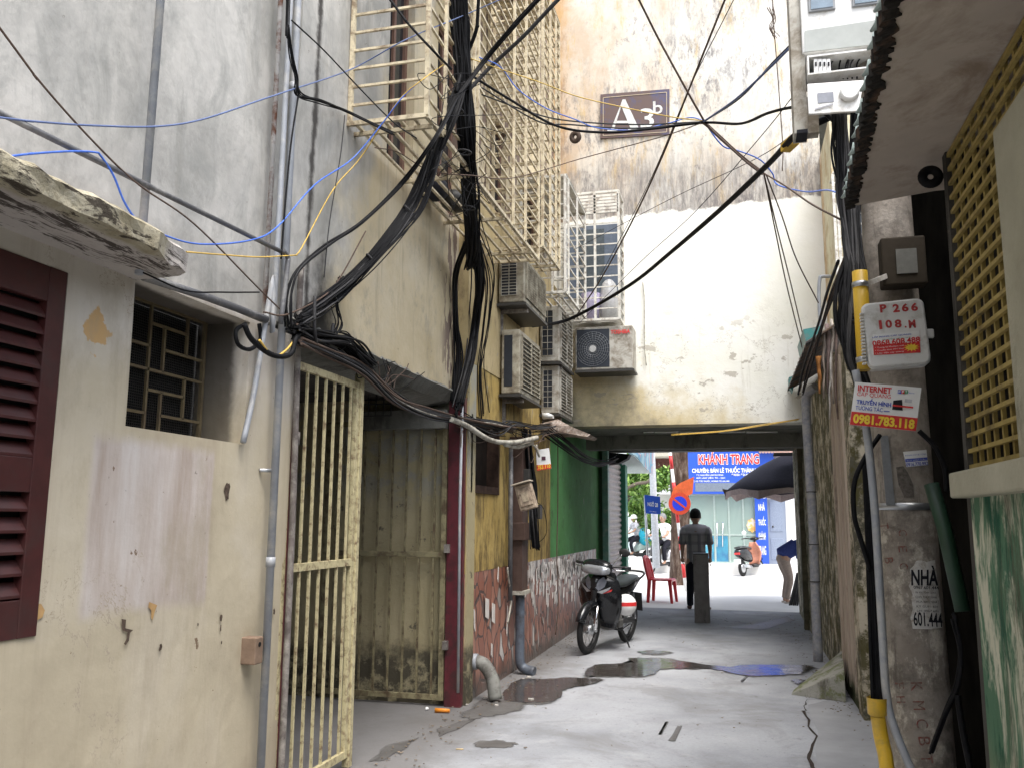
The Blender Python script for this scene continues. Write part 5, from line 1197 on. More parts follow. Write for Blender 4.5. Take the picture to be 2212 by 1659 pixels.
# small round black socket and pale tangled fitting under the canopy at the lattice
sk = thing('cable_coil', 'small round black fitting under the canopy by the lattice top', 'fitting', at(2015, 385, 'y', 3.45))
MB().torus(at(2010, 383, 'y', 3.45), .028, .018, (0,1,0), 20, 8).build('ring', M['black'], sk)
# ------------------------------------------------------------------ meter cabinet hanging above
MY = 4.2
def mp(u, v, off=0): return at(u, v, 'y', MY-off)
def z1b(x, y): return ((1250+x*.36166)/1.0737, y*.36166/1.0737)
def mz(x, y, off=0): return mp(*z1b(x, y), off)
mc = thing('meter_cabinet', 'pale electric meter cabinet with open hanging lid high on the right', 'meter cabinet', mp(1800, 250))
a, b_ = mz(1690, 345), mz(2150, -120)
MB().boxp((a.x, MY, a.z), (b_.x, MY+.16, b_.z)).build('cabinet', M['white'], mc, bevel=.008)
MB().prism([mz(1705,200,.006), mz(2170,130,.006), mz(2170,285,.006), mz(1705,335,.006)], (0,.007,0)).build('grey_panel', simple('grey_meter_panel', (.36,.38,.36), .5, 0, .1, 12), mc)
for (xa, ya, xb, yb_) in ((1728,-60,1895,90),(2008,-80,2178,55)):
    p, q = mz(xa, yb_), mz(xb, ya)
    MB().boxp((p.x, MY-.012, p.z), (q.x, MY+.001, q.z)).build('window_frame', simple('grey_rim', (.25,.26,.27), .4), mc, bevel=.004)
    MB().boxp((p.x+.012, MY-.016, p.z+.012), (q.x-.012, MY-.011, q.z-.012)).build('window', simple('meter_glass', (.20,.26,.32), .1), mc)
a, b_ = mz(1720, 515), mz(2135, 345)
b = MB(); t = .008
b.boxp((a.x, MY-.05, a.z), (a.x+t, MY+.12, b_.z)); b.boxp((a.x+t, MY-.05, b_.z-t), (b_.x, MY+.12, b_.z)); b.boxp((a.x+t, MY-.05, a.z), (b_.x, MY+.12, a.z+t)); b.boxp((b_.x, MY-.05, a.z), (b_.x+t, MY+.12, b_.z)); b.boxp((a.x, MY+.12, a.z), (b_.x+t, MY+.125, b_.z))
b.build('open_compartment', M['white'], mc)
MB().boxp((a.x+t, MY+.10, a.z+t), (b_.x, MY+.118, b_.z-t)).build('compartment_back', M['acd'], mc)
for k in range(4):
    p = mz(1772+k*27, 450); o = MB().boxp((p.x-.0085, MY-.04, p.z-.035), (p.x+.0085, MY+.03, p.z+.035)).build('breaker', M['whitec'], mc)
    MB().boxp((p.x-.004, MY-.047, p.z-.003), (p.x+.004, MY-.039, p.z+.016)).build('switch', M['ink'], o)
rnd = random.Random(31)
for k in range(7):
    p = mz(1880+k*32, 360, -.05); q = mz(1860+k*30, 510, -.03); md = (p+q)/2+Vector((rnd.uniform(-.03,.03), -.03, 0))
    MB().sweep([p, md, q], .004, 5, 6).build('wire', M['grey_cable'] if k % 2 else M['black'], mc)
dd = [mz(1720,540,.07), mz(2085,515,.07), mz(2050,715,.09), mz(1730,735,.09)]
MB().prism(dd, (0,.018,.0)).build('lid', M['white'], mc, bevel=.004)
MB().prism([mz(1785,600,.082), mz(1888,592,.082), mz(1892,655,.086), mz(1788,665,.086)], (0,.004,0)).build('lid_window', simple('grey_lens', (.20,.21,.24), .3), mc)
c = mz(1990, 600, .085); MB().loft([(0,0,0,.001,.001,2)]*2, 4)
MB().tube([c+Vector((0,.01,0)), c+Vector((0,-.02,0)), c+Vector((0,-.027,0))], [.046, .043, .034], 20).build('lid_bulge', M['white'], mc)
MB().box(mz(1828,688,.092), (.085,.004,.008), (Vector((.97,0,.2)), Y_, Vector((-.2,0,.97)))).build('slot', simple('slot_grey', (.3,.3,.32), .5), mc)
a, b_ = mz(1640, 850), mz(1685, -120)
MB().boxp((a.x, MY+.02, a.z), (b_.x, MY+.14, b_.z)).build('side_channel', M['acw'], mc, bevel=.003)
a, b_ = mz(1655, 850), mz(1790, 600); MB().boxp((a.x+.003, MY+.03, a.z+.003), (b_.x, MY+.10, b_.z)).build('back_plate', M['acw'], mc)
MB().boxp((a.x, MY-.0, mz(1655,850).z-.006), (a.x+.05, MY+.11, mz(1655,850).z+.012)).build('foot', M['ink'], mc)
# bracket to the pole
p = mz(2100, 200, -.17); MB().boxp((p.x-.1, MY+.165, p.z), (lx(pb0, pt0, p.z)+.02, MY+.19, p.z+.05)).build('bracket', M['steel'], mc)
MB().boxp((p.x-.1, MY+.165, p.z+.45), (lx(pb0, pt0, p.z)+.02, MY+.19, p.z+.5)).build('bracket', M['steel'], mc)
# ------------------------------------------------------------------ right side shed beyond the pole
sh = thing('lean_to_shed', 'rough board and mossy plaster shed with small tin roof, right of the alley', 'shed', (RX, 9.5, 0))
SY0 = 7.65
nm = NM('weathered_board_wall', .85)
c = nm.ramp(nm.noise(1, 7, .7, vec=nm.map((12, 12, .8))), [(.3, (.30,.24,.19)), (.55, (.50,.42,.34)), (.75, (.62,.56,.48))])
c = nm.mix(nm.ramp(nm.noise(1, 7, .75, vec=nm.map((9, 9, 1.5), loc=(2,2,2))), [(.56, 0), (.66, .85)]), c, (.09,.07,.055))
c = nm.mix(nm.band(nm.math('ADD', nm.Z, nm.math('MULTIPLY', nm.noise(6, 5), .5)), .5, .3), c, (.06,.07,.035)); nm.col(c); nm.bump(nm.noise(1, 7, .7, vec=nm.map((30, 30, 2))), .5, .01); M['boards'] = nm.m
MB().wall((RX-.02,0,0), Y_, Z_, X_, (SY0+.02, 8.95), (-.05, 3.1), .2, ca=.3).build('board_wall', M['boards'], sh)
MB().wall((RX+.0,0,0), Y_, Z_, X_, (8.95, FY-.02), (-.05, 3.2), .2, ca=.3).build('side_wall', M['soffit2'] if 'soffit2' in M else M['moss'], sh)
for y in (8.0, 8.42, 8.9): MB().boxp((RX-.04, y, .12), (RX-.005, y+.07, 3.0)).build('batten', M['boards'], sh)
b = MB().wall((0, SY0, 0), X_, Z_, Y_, (RX-.03, 2.6), (-.05, 3.15), .3, ca=.25, jit=soft(.012, 5, 4)); b.build('pillar', M['moss'], sh)
MB().boxp((RX+.12, SY0-.02, .20), (1.9, SY0-.002, .22)).build('crack', M['dark'], sh)
# tin roof
e0, e1 = at(1712, 832, 'x', .70), at(1757, 742, 'x', .70)
E0_, E1_ = Vector((.66, min(FY-.03, e0.y), at(1714, 838, 'x', .70).z)), Vector((.66, e1.y, e1.z))
b = MB(); N_ = 46; vs = []
zr = 1.0
for i in range(N_+1):
    y = E1_.y+(FY-.03-E1_.y)*i/N_; z = E1_.z+(E0_.z-E1_.z)*i/N_; w_ = .018*math.sin(i*1.9)
    vs += [(.64, y, z+w_), (1.35, y, z+.42+w_), (2.1, y, z+.85+w_), (2.1, y, z+.87+w_), (1.35, y, z+.44+w_), (.64, y, z+.016+w_)]
b.add(vs, [(i*6+j, i*6+(j+1)%6, (i+1)*6+(j+1)%6, (i+1)*6+j) for i in range(N_) for j in range(6)]+[[0,1,2,3,4,5], [N_*6+j for j in range(6)]], False)
b.build('tin_roof', M['sheet'], sh)
MB().prism([at(1735,712,'y',8.7), at(1778,704,'y',8.7), at(1768,740,'y',8.7), at(1743,748,'y',8.7)], (0,.9,.0)).build('teal_flashing', M['teal'], sh)
MB().prism([at(1704,815,'y',11.2), at(1716,812,'y',11.2), at(1713,845,'y',11.2), at(1705,835,'y',11.2)], (0,.25,.0)).build('teal_flashing', M['teal'], sh)
# tattered cloth strips hanging from the roof edge
rnd = random.Random(14)
for i, (u, v0, v1, c_) in enumerate(((1779,720,860,(.30,.25,.21)),(1788,700,850,(.16,.12,.11)),(1797,690,872,(.36,.32,.28)),(1806,690,905,(.20,.15,.13)),(1815,700,865,(.42,.38,.34)),(1770,770,850,(.40,.18,.06)),(1792,760,905,(.38,.36,.33)))):
    y = 8.3; P = [at(u+rnd.uniform(-3,3)+k*.3, v0+(v1-v0)*k/5, 'y', y+rnd.uniform(-.03,.03)) for k in range(6)]
    w_ = rnd.uniform(.014, .026); vs = []
    for k, p in enumerate(P): ww = w_*(1-.1*k)*rnd.uniform(.7,1.3); vs += [p+Vector((-ww, 0, 0)), p+Vector((0, -.015, 0)), p+Vector((ww, 0, 0)), p+Vector((0,.012,0))]
    o = MB().add(vs, [(k*4+j, k*4+(j+1)%4, (k+1)*4+(j+1)%4, (k+1)*4+j) for k in range(5) for j in range(4)]+[(0,1,2,3),(20,21,22,23)], True).build('rag', simple('rag_cloth_%d' % i, c_, .95, 0, .35, 12))
    tag(o, 'ragged cloth strip hanging from the tin roof edge behind the cables', 'rag', 'ragged cloth strips under the tin roof')
# downpipe and wedge
pd = thing('drain_pipe', 'weathered grey downpipe on the right wall at the passage mouth', 'pipe', at(1765, 1400, 'y', 9.55))
P = [at(1768, 1428, 'y', 9.55), at(1762, 1300, 'y', 9.55), at(1757, 1150, 'y', 9.6), at(1748, 1000, 'y', 9.65), at(1741, 880, 'y', 9.7), at(1745, 850, 'y', 9.7), at(1762, 835, 'y', 9.6)]
MB().sweep(P, .047, 5, 14).build('pipe', simple('weathered_grey_pipe', (.25,.26,.29), .7, 0, .2, 25, dirt=(.36,.35,.34), damt=.6, dscale=16, bump=.3), pd)
for v in (1062, 1175, 1255): c = at(1752+(v-1050)*.04, v, 'y', 9.56); MB().torus(c, .050, .006, (0,0,1), 20, 6).build('tie', M['darkmetal'], pd)
wd = [at(1708, 1503, 'z', 0), at(1830, 1500, 'z', 0), at(1832, 1525, 'z', 0), at(1790, 1520, 'z', 0)]
W = thing('concrete_wedge', 'sloping concrete wedge against the shed foot on the right', 'ramp', wd[0])
tpz = .26
b = MB(); A_, B_, C_, D_ = Vector((.36, 7.45, 0)), Vector((RX-.0, 7.55, 0)), Vector((RX-.0, 8.35, 0)), Vector((.42, 7.75, 0))
A_ = at(1708, 1500, 'z', 0); B_ = at(1828, 1517, 'z', 0); C_ = Vector((RX, A_.y+.75, 0)); 
b.add([A_, B_, C_, (A_.x+.02, A_.y+.12, 0), A_+Vector((.02,.01,.02)), B_+Vector((0,.02,tpz)), C_+Vector((0,0,tpz+.05)), (A_.x+.04, A_.y+.13, .03)], [(0,1,5,4),(1,2,6,5),(2,3,7,6),(3,0,4,7),(4,5,6,7),(0,3,2,1)])
b.build('block', m_conc('mossy_wedge_concrete', (.28,.28,.24), (.38,.37,.33), (.10,.09,.07), moss=(.16,.18,.08), sc=4), W, bevel=.01)
# tall building behind the shed: window cage facing the alley
tb2 = thing('right_building', 'cream building behind the cables on the right with white window bars', 'building', (1.6, 10.2, 3.4))
BX = at(1800, 500, 'y', 10.2).x
MB().boxp((BX+.02, 10.25, 3.3), (4.0, 13.0, 6.25)).build('wall', simple('pale_cream_wall', (.62,.58,.42), .8, 0, .08, 4, dirt=(.40,.28,.14), damt=.3, dscale=3), tb2)
MB().boxp((FR+.001, FY-.26, 3.2), (BX+.019, FY-.02, 6.25)).build('edge_wall', simple('peeling_orange_edge', (.62,.52,.38), .9, 0, .2, 6, dirt=(.42,.26,.12), damt=.6, dscale=4), tb2)
p, q = at(1838, 620, 'y', 10.24), at(1900, 440, 'y', 10.24)
MB().boxp((p.x, 10.21, p.z), (p.x+.75, 10.246, q.z)).build('window', M['glass_blue'], tb2)
b = MB()
for i in range(12): z = p.z-.1+i*.1255; b.boxp((BX, 9.99, z-.009), (BX+1.2, 10.006, z+.009))
for x in (BX, BX+.04, BX+.55, BX+1.2): b.boxp((x-.014, 9.985, p.z-.15), (x+.014, 10.013, q.z+.3))
b.boxp((BX-.01, 10.0, p.z-.17), (BX+1.2, 10.24, p.z-.13)); b.boxp((BX-.01, 10.0, q.z+.28), (BX+1.2, 10.24, q.z+.31))
b.build('window_bars', M['cage_white'], tb2)
pipe('drain_pipe', 'thin grey elbow pipe over the tin roof by the whitewashed wall', 'pipe', [at(1795, 598, 'y', 10.5), at(1776, 598, 'y', 10.5), at(1771, 603, 'y', 10.5), at(1769, 640, 'y', 10.5), at(1773, 720, 'y', 10.5)], .022, M['pvc'], 10)
# leaning green tube, cables in the gap behind the wall edge
pipe('tube', 'dark green plastic tube leaning between pole and ledge', 'tube', [at(2012, 1045, 'y', 3.75), at(2040, 1140, 'y', 3.72), at(2080, 1320, 'y', 3.68)], .028, simple('dark_green_tube', (.012,.04,.02), .5, 0, .2, 12), 14, straight=True)
# low rubble and plants in gap
# ------------------------------------------------------------------ walls added to hold back stray light in the alley
rc = thing('right_recess', 'near-black shade-toned wall in the gap between the pole and the lattice house', 'wall', (1.2, 5.5, 0))
MB().wall((1.22,0,0), Y_, Z_, X_, (RY+.03, SY0-.01), (-.05, 4.3), .2).build('wall', simple('shade_black_wall', (.008,.0075,.0065), .95, 0, .5, 3, bump=.5, spec=0.0), rc)  # near-black colour stands in for the deep shade of the gap
MB().boxp((1.25, RY+.03, 4.3), (3.4, SY0, 4.4)).build('roof', M['sheet'], rc)  # roof over the gap, added to keep it dark
rb = thing('rear_light_blocker', 'plain unseen building added behind the viewer to block light', 'building', (-.5, -12, 0))  # unseen building, added to cut light from behind the camera
MB().boxp((-5, -12.4, -.05), (5, -12, 5.0)).build('wall', M['left'], rb)  # end wall of the added light blocker
MB().boxp((WX-.4, -12, -.05), (WX-.02, -1.52, 8.6)).build('side_wall', M['left'], rb)
MB().boxp((RW, -12, -.05), (RW+.4, -1.52, 3.0)).build('side_wall', M['gwash'], rb)
# ------------------------------------------------------------------ pharmacy across the street
SY = 27.5
def sp3(u, v, off=0.0): return at(u, v, 'y', SY-off)
zf = sp3(1600, 1216).z
shp = thing('pharmacy', 'glass fronted pharmacy with big blue sign across the street', 'shop', sp3(1560, 1216))
L_, R__ = sp3(1480, 1216).x, sp3(1638, 1216).x; ztop = sp3(1560, 1062).z; D_ = 2.2
M['shopwall'] = simple('pale_green_shop_wall', (.55,.66,.60), .7)
MB().boxp((L_, SY+D_, zf), (R__, SY+D_+.1, ztop+.3)).build('back_wall', M['shopwall'], shp)
MB().boxp((L_-.1, SY, zf), (L_, SY+D_, ztop+.3)).build('side_wall', M['shopwall'], shp)
MB().boxp((R__, SY+.05, zf), (R__+.1, SY+D_, ztop+.3)).build('side_wall', M['shopwall'], shp)
MB().boxp((L_, SY, ztop+.0), (R__, SY+D_, ztop+.1)).build('ceiling', M['shopwall'], shp)
MB().boxp((L_-3, SY-.9, 0.005), (R__+3, SY+D_, zf)).build('plinth', M['street'], shp)
fr = MB(); t = .05
for u in (1481, 1543, 1574, 1605, 1637): x = sp3(u, 1100).x; fr.boxp((x-t/2, SY-.02, zf), (x+t/2, SY+.03, ztop))
for v in (1068, 1154, 1214): z = sp3(1560, v).z; fr.boxp((L_, SY-.015, z-t/2), (R__, SY+.025, z+t/2))
fr.build('frame', simple('pale_aluminium', (.42,.50,.46), .4, .3), shp)
gl = NM('shop_glass', .05); gl.p.inputs['Alpha'].default_value = .50; gl.col((.42,.54,.49))
MB().boxp((L_, SY+.0, zf), (R__, SY+.006, ztop)).build('glass', gl.m, shp)
rnd = random.Random(77)
shelf = MB()
for k in range(5): z = zf+.35+k*.36; shelf.boxp((L_+1.0, SY+D_-.4, z), (R__-.02, SY+D_-.01, z+.03))
shelf.build('shelves', M['acw'], shp)
cols = [(.6,.62,.6),(.10,.28,.30),(.45,.12,.10),(.10,.18,.32),(.5,.45,.25),(.7,.7,.68)]
bms = [simple('medicine_box_%d' % i, c_, .5) for i, c_ in enumerate(cols)]
for mi in range(6):
    b = MB()
    for k in range(26):
        z = zf+.38+rnd.randrange(5)*.36; x = rnd.uniform(L_+1.02, R__-.15); b.boxp((x, SY+D_-.38, z), (x+rnd.uniform(.05,.12), SY+D_-.2, z+rnd.uniform(.08,.28)))
    o = b.build('medicine_boxes', bms[mi], shp); o['kind'] = 'stuff'
MB().boxp((L_+.9, SY+1.0, zf), (R__-.3, SY+1.35, zf+.95)).build('counter', M['shopwall'], shp)
# poster panels in the lower glass
for (u0, u1, c1) in ((1512,1542,(.03,.10,.22)),(1545,1572,(.04,.16,.30))):
    nm = NM('door_poster', .5); c = nm.ramp(nm.noise(2.6, 4), [(.35, c1), (.55, (.06,.30,.42)), (.7, (.35,.50,.50))]); nm.col(c)
    p, q = sp3(u0, 1212), sp3(u1, 1157); MB().boxp((p.x, SY-.012, p.z), (q.x, SY-.004, q.z)).build('door_poster', nm.m, shp)
for u in (1549, 1561):
    p, q = sp3(u, 1180, .06), sp3(u, 1127, .06); MB().cyl(p, q, .018).build('door_handle', M['chrome'], shp)
nm = NM('flower_sticker', .5); c = nm.ramp(nm.noise(9, 3), [(.35, (.75,.30,.10)), (.5, (.75,.45,.10)), (.62, (.70,.60,.50))]); nm.col(c)
c0_ = sp3(1625, 1134, .02); P = []
for k in range(40): a = 2*math.pi*k/40; rr = .20*(1+.08*math.cos(8*a)); P.append(c0_+Vector((rr*.8*math.cos(a), 0, rr*math.sin(a))))
MB().prism(P, (0,.006,0)).build('flower_sticker', nm.m, shp)
# sign board
bs = MB(); b0_, b1_ = sp3(1484, 1066, .25), sp3(1670, 955, .25)
sgn = MB().boxp((b0_.x, SY-.25, b0_.z), (b1_.x, SY-.08, b1_.z)).build('sign_board', M['blue'], shp, bevel=.01)
p, q = sp3(1502, 1061, .256), sp3(1628, 1042, .256); MB().boxp((p.x, SY-.258, p.z), (q.x, SY-.2495, q.z)).build('grey_strip', simple('grey_board', (.16,.19,.24), .6), sgn)
def st(s_, u0, u1, v0, v1, mt, bold=.02, off=.262):
    a, c = sp3((u0+u1)/2, (v0+v1)/2, off), 0; w_ = sp3(u1, v0, off).x-sp3(u0, v0, off).x; h_ = sp3(u0, v0, off).z-sp3(u0, v1, off).z
    return text(s_, sgn, a, w_, h_, X_, Z_, mt, bold=bold)
st('KHÁNH TRANG', 1507, 1640, 974, 1003, M['whitec'], .07); st('KHÁNH TRANG', 1508, 1639, 975, 1002, M['red'], .02, .268)
st('CHUYÊN: BÁN LẺ THUỐC THÀNH PHỐ', 1494, 1652, 1006, 1020, M['whitec'], .03)
st('ĐC: NGUYỄN LAM PHƯƠNG', 1504, 1562, 1022, 1027, M['whitec'], .02); st('ĐKKD: ĐD-MC', 1580, 1620, 1022, 1027, M['whitec'], .02)
st('GIỜ LÀM VIỆC: 7H - 22H', 1504, 1566, 1029, 1034, M['whitec'], .02)
st('ĐC: 135 ĐỐC THUỐC, HOÀNG TỪ, HN, HN', 1494, 1575, 1035, 1041, M['whitec'], .02)
# vertical blue sign
p, q = sp3(1635, 1216, .1), sp3(1656, 1066, .1); vs_ = MB().boxp((p.x, SY-.12, p.z), (q.x, SY-.02, q.z)).build('vertical_sign', M['blue'], shp)
def vt(s_, u0, u1, v0, v1): 
    return text(s_, vs_, sp3((u0+u1)/2, (v0+v1)/2, .125), sp3(u1,v0,.125).x-sp3(u0,v0,.125).x, sp3(u0,v0,.125).z-sp3(u0,v1,.125).z, X_, Z_, M['whitec'], bold=.02)
vt('135', 1637, 1654, 1068, 1076); vt('NHÀ', 1638, 1652, 1084, 1102); vt('THUỐC', 1638, 1654, 1114, 1134); vt('KHÁNH', 1639, 1654, 1146, 1165); vt('TRANG', 1639, 1655, 1178, 1198)
# person inside shop (bust behind the counter)
# door to the right + wall
nb_ = thing('neighbour_house', 'pale house front with grey panelled door right of the pharmacy', 'house', sp3(1685, 1216))
x0, x1 = sp3(1657, 1200).x, sp3(1701, 1200).x; dt = sp3(1680, 1077).z
b = MB().wall((0, SY, 0), X_, Z_, Y_, (x0-.02, x1+6), (0, ztop+3.6), .25, [(x0+.02, x1, zf, dt)]); b.build('wall', simple('white_house_wall', (.60,.60,.60), .8, 0, .06, 3), nb_)
dr = MB().boxp((x0+.02, SY+.02, zf), (x1, SY+.07, dt)).build('door', simple('blue_grey_door', (.24,.28,.36), .4, .1, .06, 4), nb_)
for (za, zb_) in ((zf+.12, zf+.75), (zf+.95, dt-.1)):
    MB().boxp((x0+.12, SY+.005, za), (x1-.1, SY+.022, zb_)).build('panel', simple('door_panel', (.22,.26,.34), .4) if 'door_panel' not in bpy.data.materials else bpy.data.materials['door_panel'], dr, bevel=.01)
MB().sphere((x0+.2, SY-.0, zf+1.1), .03).build('handle', M['darkmetal'], dr)
rt_ = MB(); z_ = sp3(1690, 985).z
for i in range(26): x = x0-.1+i*.085; rt_.cyl((x, SY-.5, z_+.10), (x, SY+.2, z_+.30), .04, seg=8)
o = rt_.build('roof_tile', simple('pink_roof_tile', (.50,.33,.27), .8), nb_); o['kind'] = 'stuff'
MB().boxp((sp3(1662,1000).x, SY-.2, sp3(1662,1005).z), (sp3(1701,1000).x+1, SY-.1, sp3(1662,990).z)).build('small_sign', M['blue'], nb_)
text('3 BA', nb_, at(1680, 997, 'y', SY-.21), .45, .15, X_, Z_, M['whitec'])
# left far buildings
fb1 = thing('far_building', 'pale building with dark brick balcony left of the street tree', 'building', at(1425, 1200, 'y', 33))
def fq(u, v, y): return at(u, v, 'y', y)
p, q = fq(1400, 1216, 33), fq(1480, 900, 33)
MB().boxp((p.x+.3, 33, 0), (q.x+1, 36, q.z)).build('wall', simple('pale_wall', (.62,.62,.58), .8), fb1)
p, q = fq(1412, 1066, 31.8), fq(1446, 1036, 31.8); MB().boxp((p.x, 31.8, p.z), (q.x+.5, 33, q.z)).build('balcony', simple('white_balcony', (.6,.6,.6), .8), fb1)
p, q = fq(1413, 1036, 32.5), fq(1445, 988, 32.5); MB().boxp((p.x, 32.6, p.z), (q.x, 33, q.z)).build('brick_bay', simple('dark_brick', (.13,.06,.05), .9, 0, .4, 8), fb1)
p, q = fq(1396, 985, 31.5), fq(1470, 973, 31.5); MB().boxp((p.x, 31.5, p.z), (q.x, 33, q.z+.4)).build('roof_slab', simple('cream_slab', (.5,.46,.38), .8), fb1)
fb2 = thing('far_wall', 'white wall and pale shutters at the far left of the street', 'building', fq(1350, 1200, 40))
p, q = fq(1300, 1216, 40), fq(1425, 1070, 40); MB().boxp((p.x-10, 40, 0), (q.x, 42, q.z)).build('wall', simple('far_white_wall', (.68,.68,.66), .8, 0, .05), fb2)
p, q = fq(1348, 1190, 39.9), fq(1368, 1115, 39.9); MB().boxp((p.x, 39.9, p.z), (q.x, 39.97, q.z)).build('shutter', simple('pale_blue_shutter', (.45,.52,.54), .6), fb2)
# street tree trunk
tr_y = 22.0
tree = thing('street_tree', 'thick rough barked street tree trunk left of the pharmacy', 'tree', at(1463, 1243, 'y', tr_y))
P = [at(1467, 1250, 'y', tr_y), at(1467, 1200, 'y', tr_y), at(1468, 1120, 'y', tr_y), at(1467, 1050, 'y', tr_y), at(1466, 960, 'y', tr_y), at(1463, 850, 'y', tr_y)]; P[0].z = -.05
Q = catmull(P, 8); rnd = random.Random(41)
b = MB(); seg = 20; vs = []
for i, p in enumerate(Q):
    for k in range(seg):
        a = 2*math.pi*k/seg; rr = .22*(1+.25*math.exp(-i*.5))*(1+.10*math.sin(3*a+i*.1)+.05*math.sin(7*a)+rnd.uniform(-.03,.03)); vs.append(p+Vector((rr*math.cos(a), rr*math.sin(a), 0)))
b.add(vs, [(i*seg+k, i*seg+(k+1)%seg, (i+1)*seg+(k+1)%seg, (i+1)*seg+k) for i in range(len(Q)-1) for k in range(seg)], True)
nm = NM('flaking_bark', .9); c = nm.ramp(nm.noise(1, 7, .7, vec=nm.map((10, 10, 3))), [(.35, (.035,.022,.016)), (.5, (.09,.06,.045)), (.65, (.20,.16,.13))]); nm.col(c); nm.bump(nm.noise(1, 7, .7, vec=nm.map((14, 14, 4))), .8, .03)
b.build('trunk', nm.m, tree)
# leafy crowns
def crown(parent, c, r, nleaf, ls, mats, seed, gap=.35):
    rnd = random.Random(seed); cl = []
    for i in range(int(26)): 
        d = Vector((rnd.gauss(0,1), rnd.gauss(0,1), rnd.gauss(0,.8))).normalized()*rnd.uniform(.25, 1)
        cl.append((Vector(c)+Vector((d.x*r[0], d.y*r[1], d.z*r[2])), rnd.uniform(.18, .38)))
    bs_ = [MB() for _ in mats]
    for i in range(nleaf):
        cc, cr = rnd.choice(cl); d = Vector((rnd.gauss(0,1), rnd.gauss(0,1), rnd.gauss(0,.7)))*cr*.5*max(r)*.8
        p = cc+d; n_ = Vector((rnd.gauss(0,1), rnd.gauss(0,1), rnd.gauss(.6,1))).normalized(); a = n_.orthogonal().normalized(); q_ = n_.cross(a); th = rnd.uniform(0, 6.28)
        a, q_ = a*math.cos(th)+q_*math.sin(th), q_*math.cos(th)-a*math.sin(th); s_ = ls*rnd.uniform(.6, 1.3)
        bs_[rnd.randrange(len(mats))].add([p-a*s_, p-q_*s_*.4, p+a*s_, p+q_*s_*.4], [(0,1,2,3)])
    for k, bb_ in enumerate(bs_): bb_.build('foliage', mats[k], parent, fixn=False)
LM = [simple('leaf_green_%d' % i, c_, .5, 0, .2, 2) for i, c_ in enumerate(((.07,.15,.025),(.15,.28,.05),(.26,.40,.09)))]
for m_ in LM: m_.node_tree.nodes['Principled BSDF'].inputs['Transmission Weight'].default_value = 0.0
def tree_(label, base, cr, r, nl, ls, seed, br):
    t = thing('leafy_tree', label, 'tree', base)
    b = MB(); top = Vector(cr); b.sweep([Vector(base), (Vector(base)+top)/2+Vector((.2,0,0)), top], .12, 5, 8)
    for k in br: b.sweep(k, .055, 5, 7)
    b.build('trunk', simple('grey_bark', (.12,.10,.08), .9) if 'grey_bark' not in bpy.data.materials else bpy.data.materials['grey_bark'], t)
    crown(t, cr, r, nl, ls, LM, seed); return t
tree_('bright green leafy tree over the street left of the lamp post, on a crooked branch', (at(1330,1200,'y',29).x-1.5, 29, 0), at(1378, 1035, 'y', 29), (1.3, 1.2, .85), 5200, .11, 3,
      [[at(1325, 1062, 'y', 28), at(1350, 1056, 'y', 28), at(1375, 1044, 'y', 28), at(1400, 1040, 'y', 28), at(1412, 1022, 'y', 28)]])
tree_('smaller drooping green tree below the leafy branch at far left of the street', at(1372, 1200, 'y', 34), at(1375, 1095, 'y', 34), (.9, .9, 1.0), 2600, .11, 5, [])
tree_('dense green shrub behind the rider in the white shirt', at(1428, 1200, 'y', 30), at(1428, 1135, 'y', 30), (.55, .6, 1.1), 3000, .09, 6, [])
# lamp post, street name sign, no parking sign
lpst = MB().tube([at(1418,1226,'y',20.5), at(1413,1100,'y',20.5), at(1409,1000,'y',20.5), at(1404,850,'y',20.5)], [.085,.08,.075,.06], 14); tag(lpst.build('lamp_post', simple('white_grey_post', (.50,.53,.56), .5)), 'pale grey metal lamp post behind the blue street name sign', 'lamp post')
ns = thing('street_name_sign', 'blue street name sign on thin grey post left of the red chair', 'sign', at(1400, 1262, 'y', 18.3))
NY = 18.3
q = at(1402, 1245, 'y', NY); MB().tube([Vector((q.x, NY, 0)), at(1393, 1070, 'y', NY)], .025, 10).build('post', M['steel'], ns)
c = [at(u, v, 'y', NY-.03) for u, v in ((1392,1068),(1426,1072),(1427,1110),(1395,1108))]
MB().prism(c, (0,.015,0)).build('plate', M['blue'], ns)
rr = (c[1]-c[0]).normalized(); text('NGÕ 28', ns, at(1410, 1088, 'y', NY-.034), .21, .10, rr, Z_, M['whitec'], bold=.02); text('PHƯỜNG', ns, at(1411, 1104, 'y', NY-.034), .14, .02, rr, Z_, M['whitec'])
npk = thing('no_parking_sign', 'round no parking sign on a red and white striped pole with orange pennant', 'sign', at(1480, 1250, 'y', 20))
QY = 20.0
a, b_ = at(1481, 1235, 'y', QY), at(1445, 955, 'y', QY); a = Vector((a.x, QY, 0)); 
n_ = 11; MB().cyl(a, b_, .036, seg=14).build('pole', M['whitec'], npk)
for i in range(1, n_, 2): MB().cyl(a+(b_-a)*(i/n_), a+(b_-a)*((i+1)/n_), .039, seg=14).build('stripe', M['red'], npk)
c = at(1468, 1087, 'y', QY-.06); rr = .245
MB().cyl(c, c+Vector((0,.015,0)), rr, seg=40).build('disc', simple('orange_red_sign', (.62,.07,.03), .45), npk)
MB().cyl(c-Vector((0,.004,0)), c, rr*.66, seg=40).build('blue_disc', simple('bright_blue_sign', (.02,.05,.62), .45), npk)
d_ = Vector((.78,0,-.62)); MB().box(c-Vector((0,.007,0)), (rr*1.45,.004,rr*.17), (d_, Y_, Vector((.62,0,.78)))).build('slash', bpy.data.materials['orange_red_sign'], npk)
MB().prism([at(u, v, 'y', QY-.05) for u, v in ((1448,1075),(1455,1053),(1470,1042),(1499,1029),(1496,1065),(1482,1072),(1466,1062))], (0,.02,0)).build('pennant', simple('orange_red_cloth', (.70,.14,.05), .7, 0, .2, 10), npk)
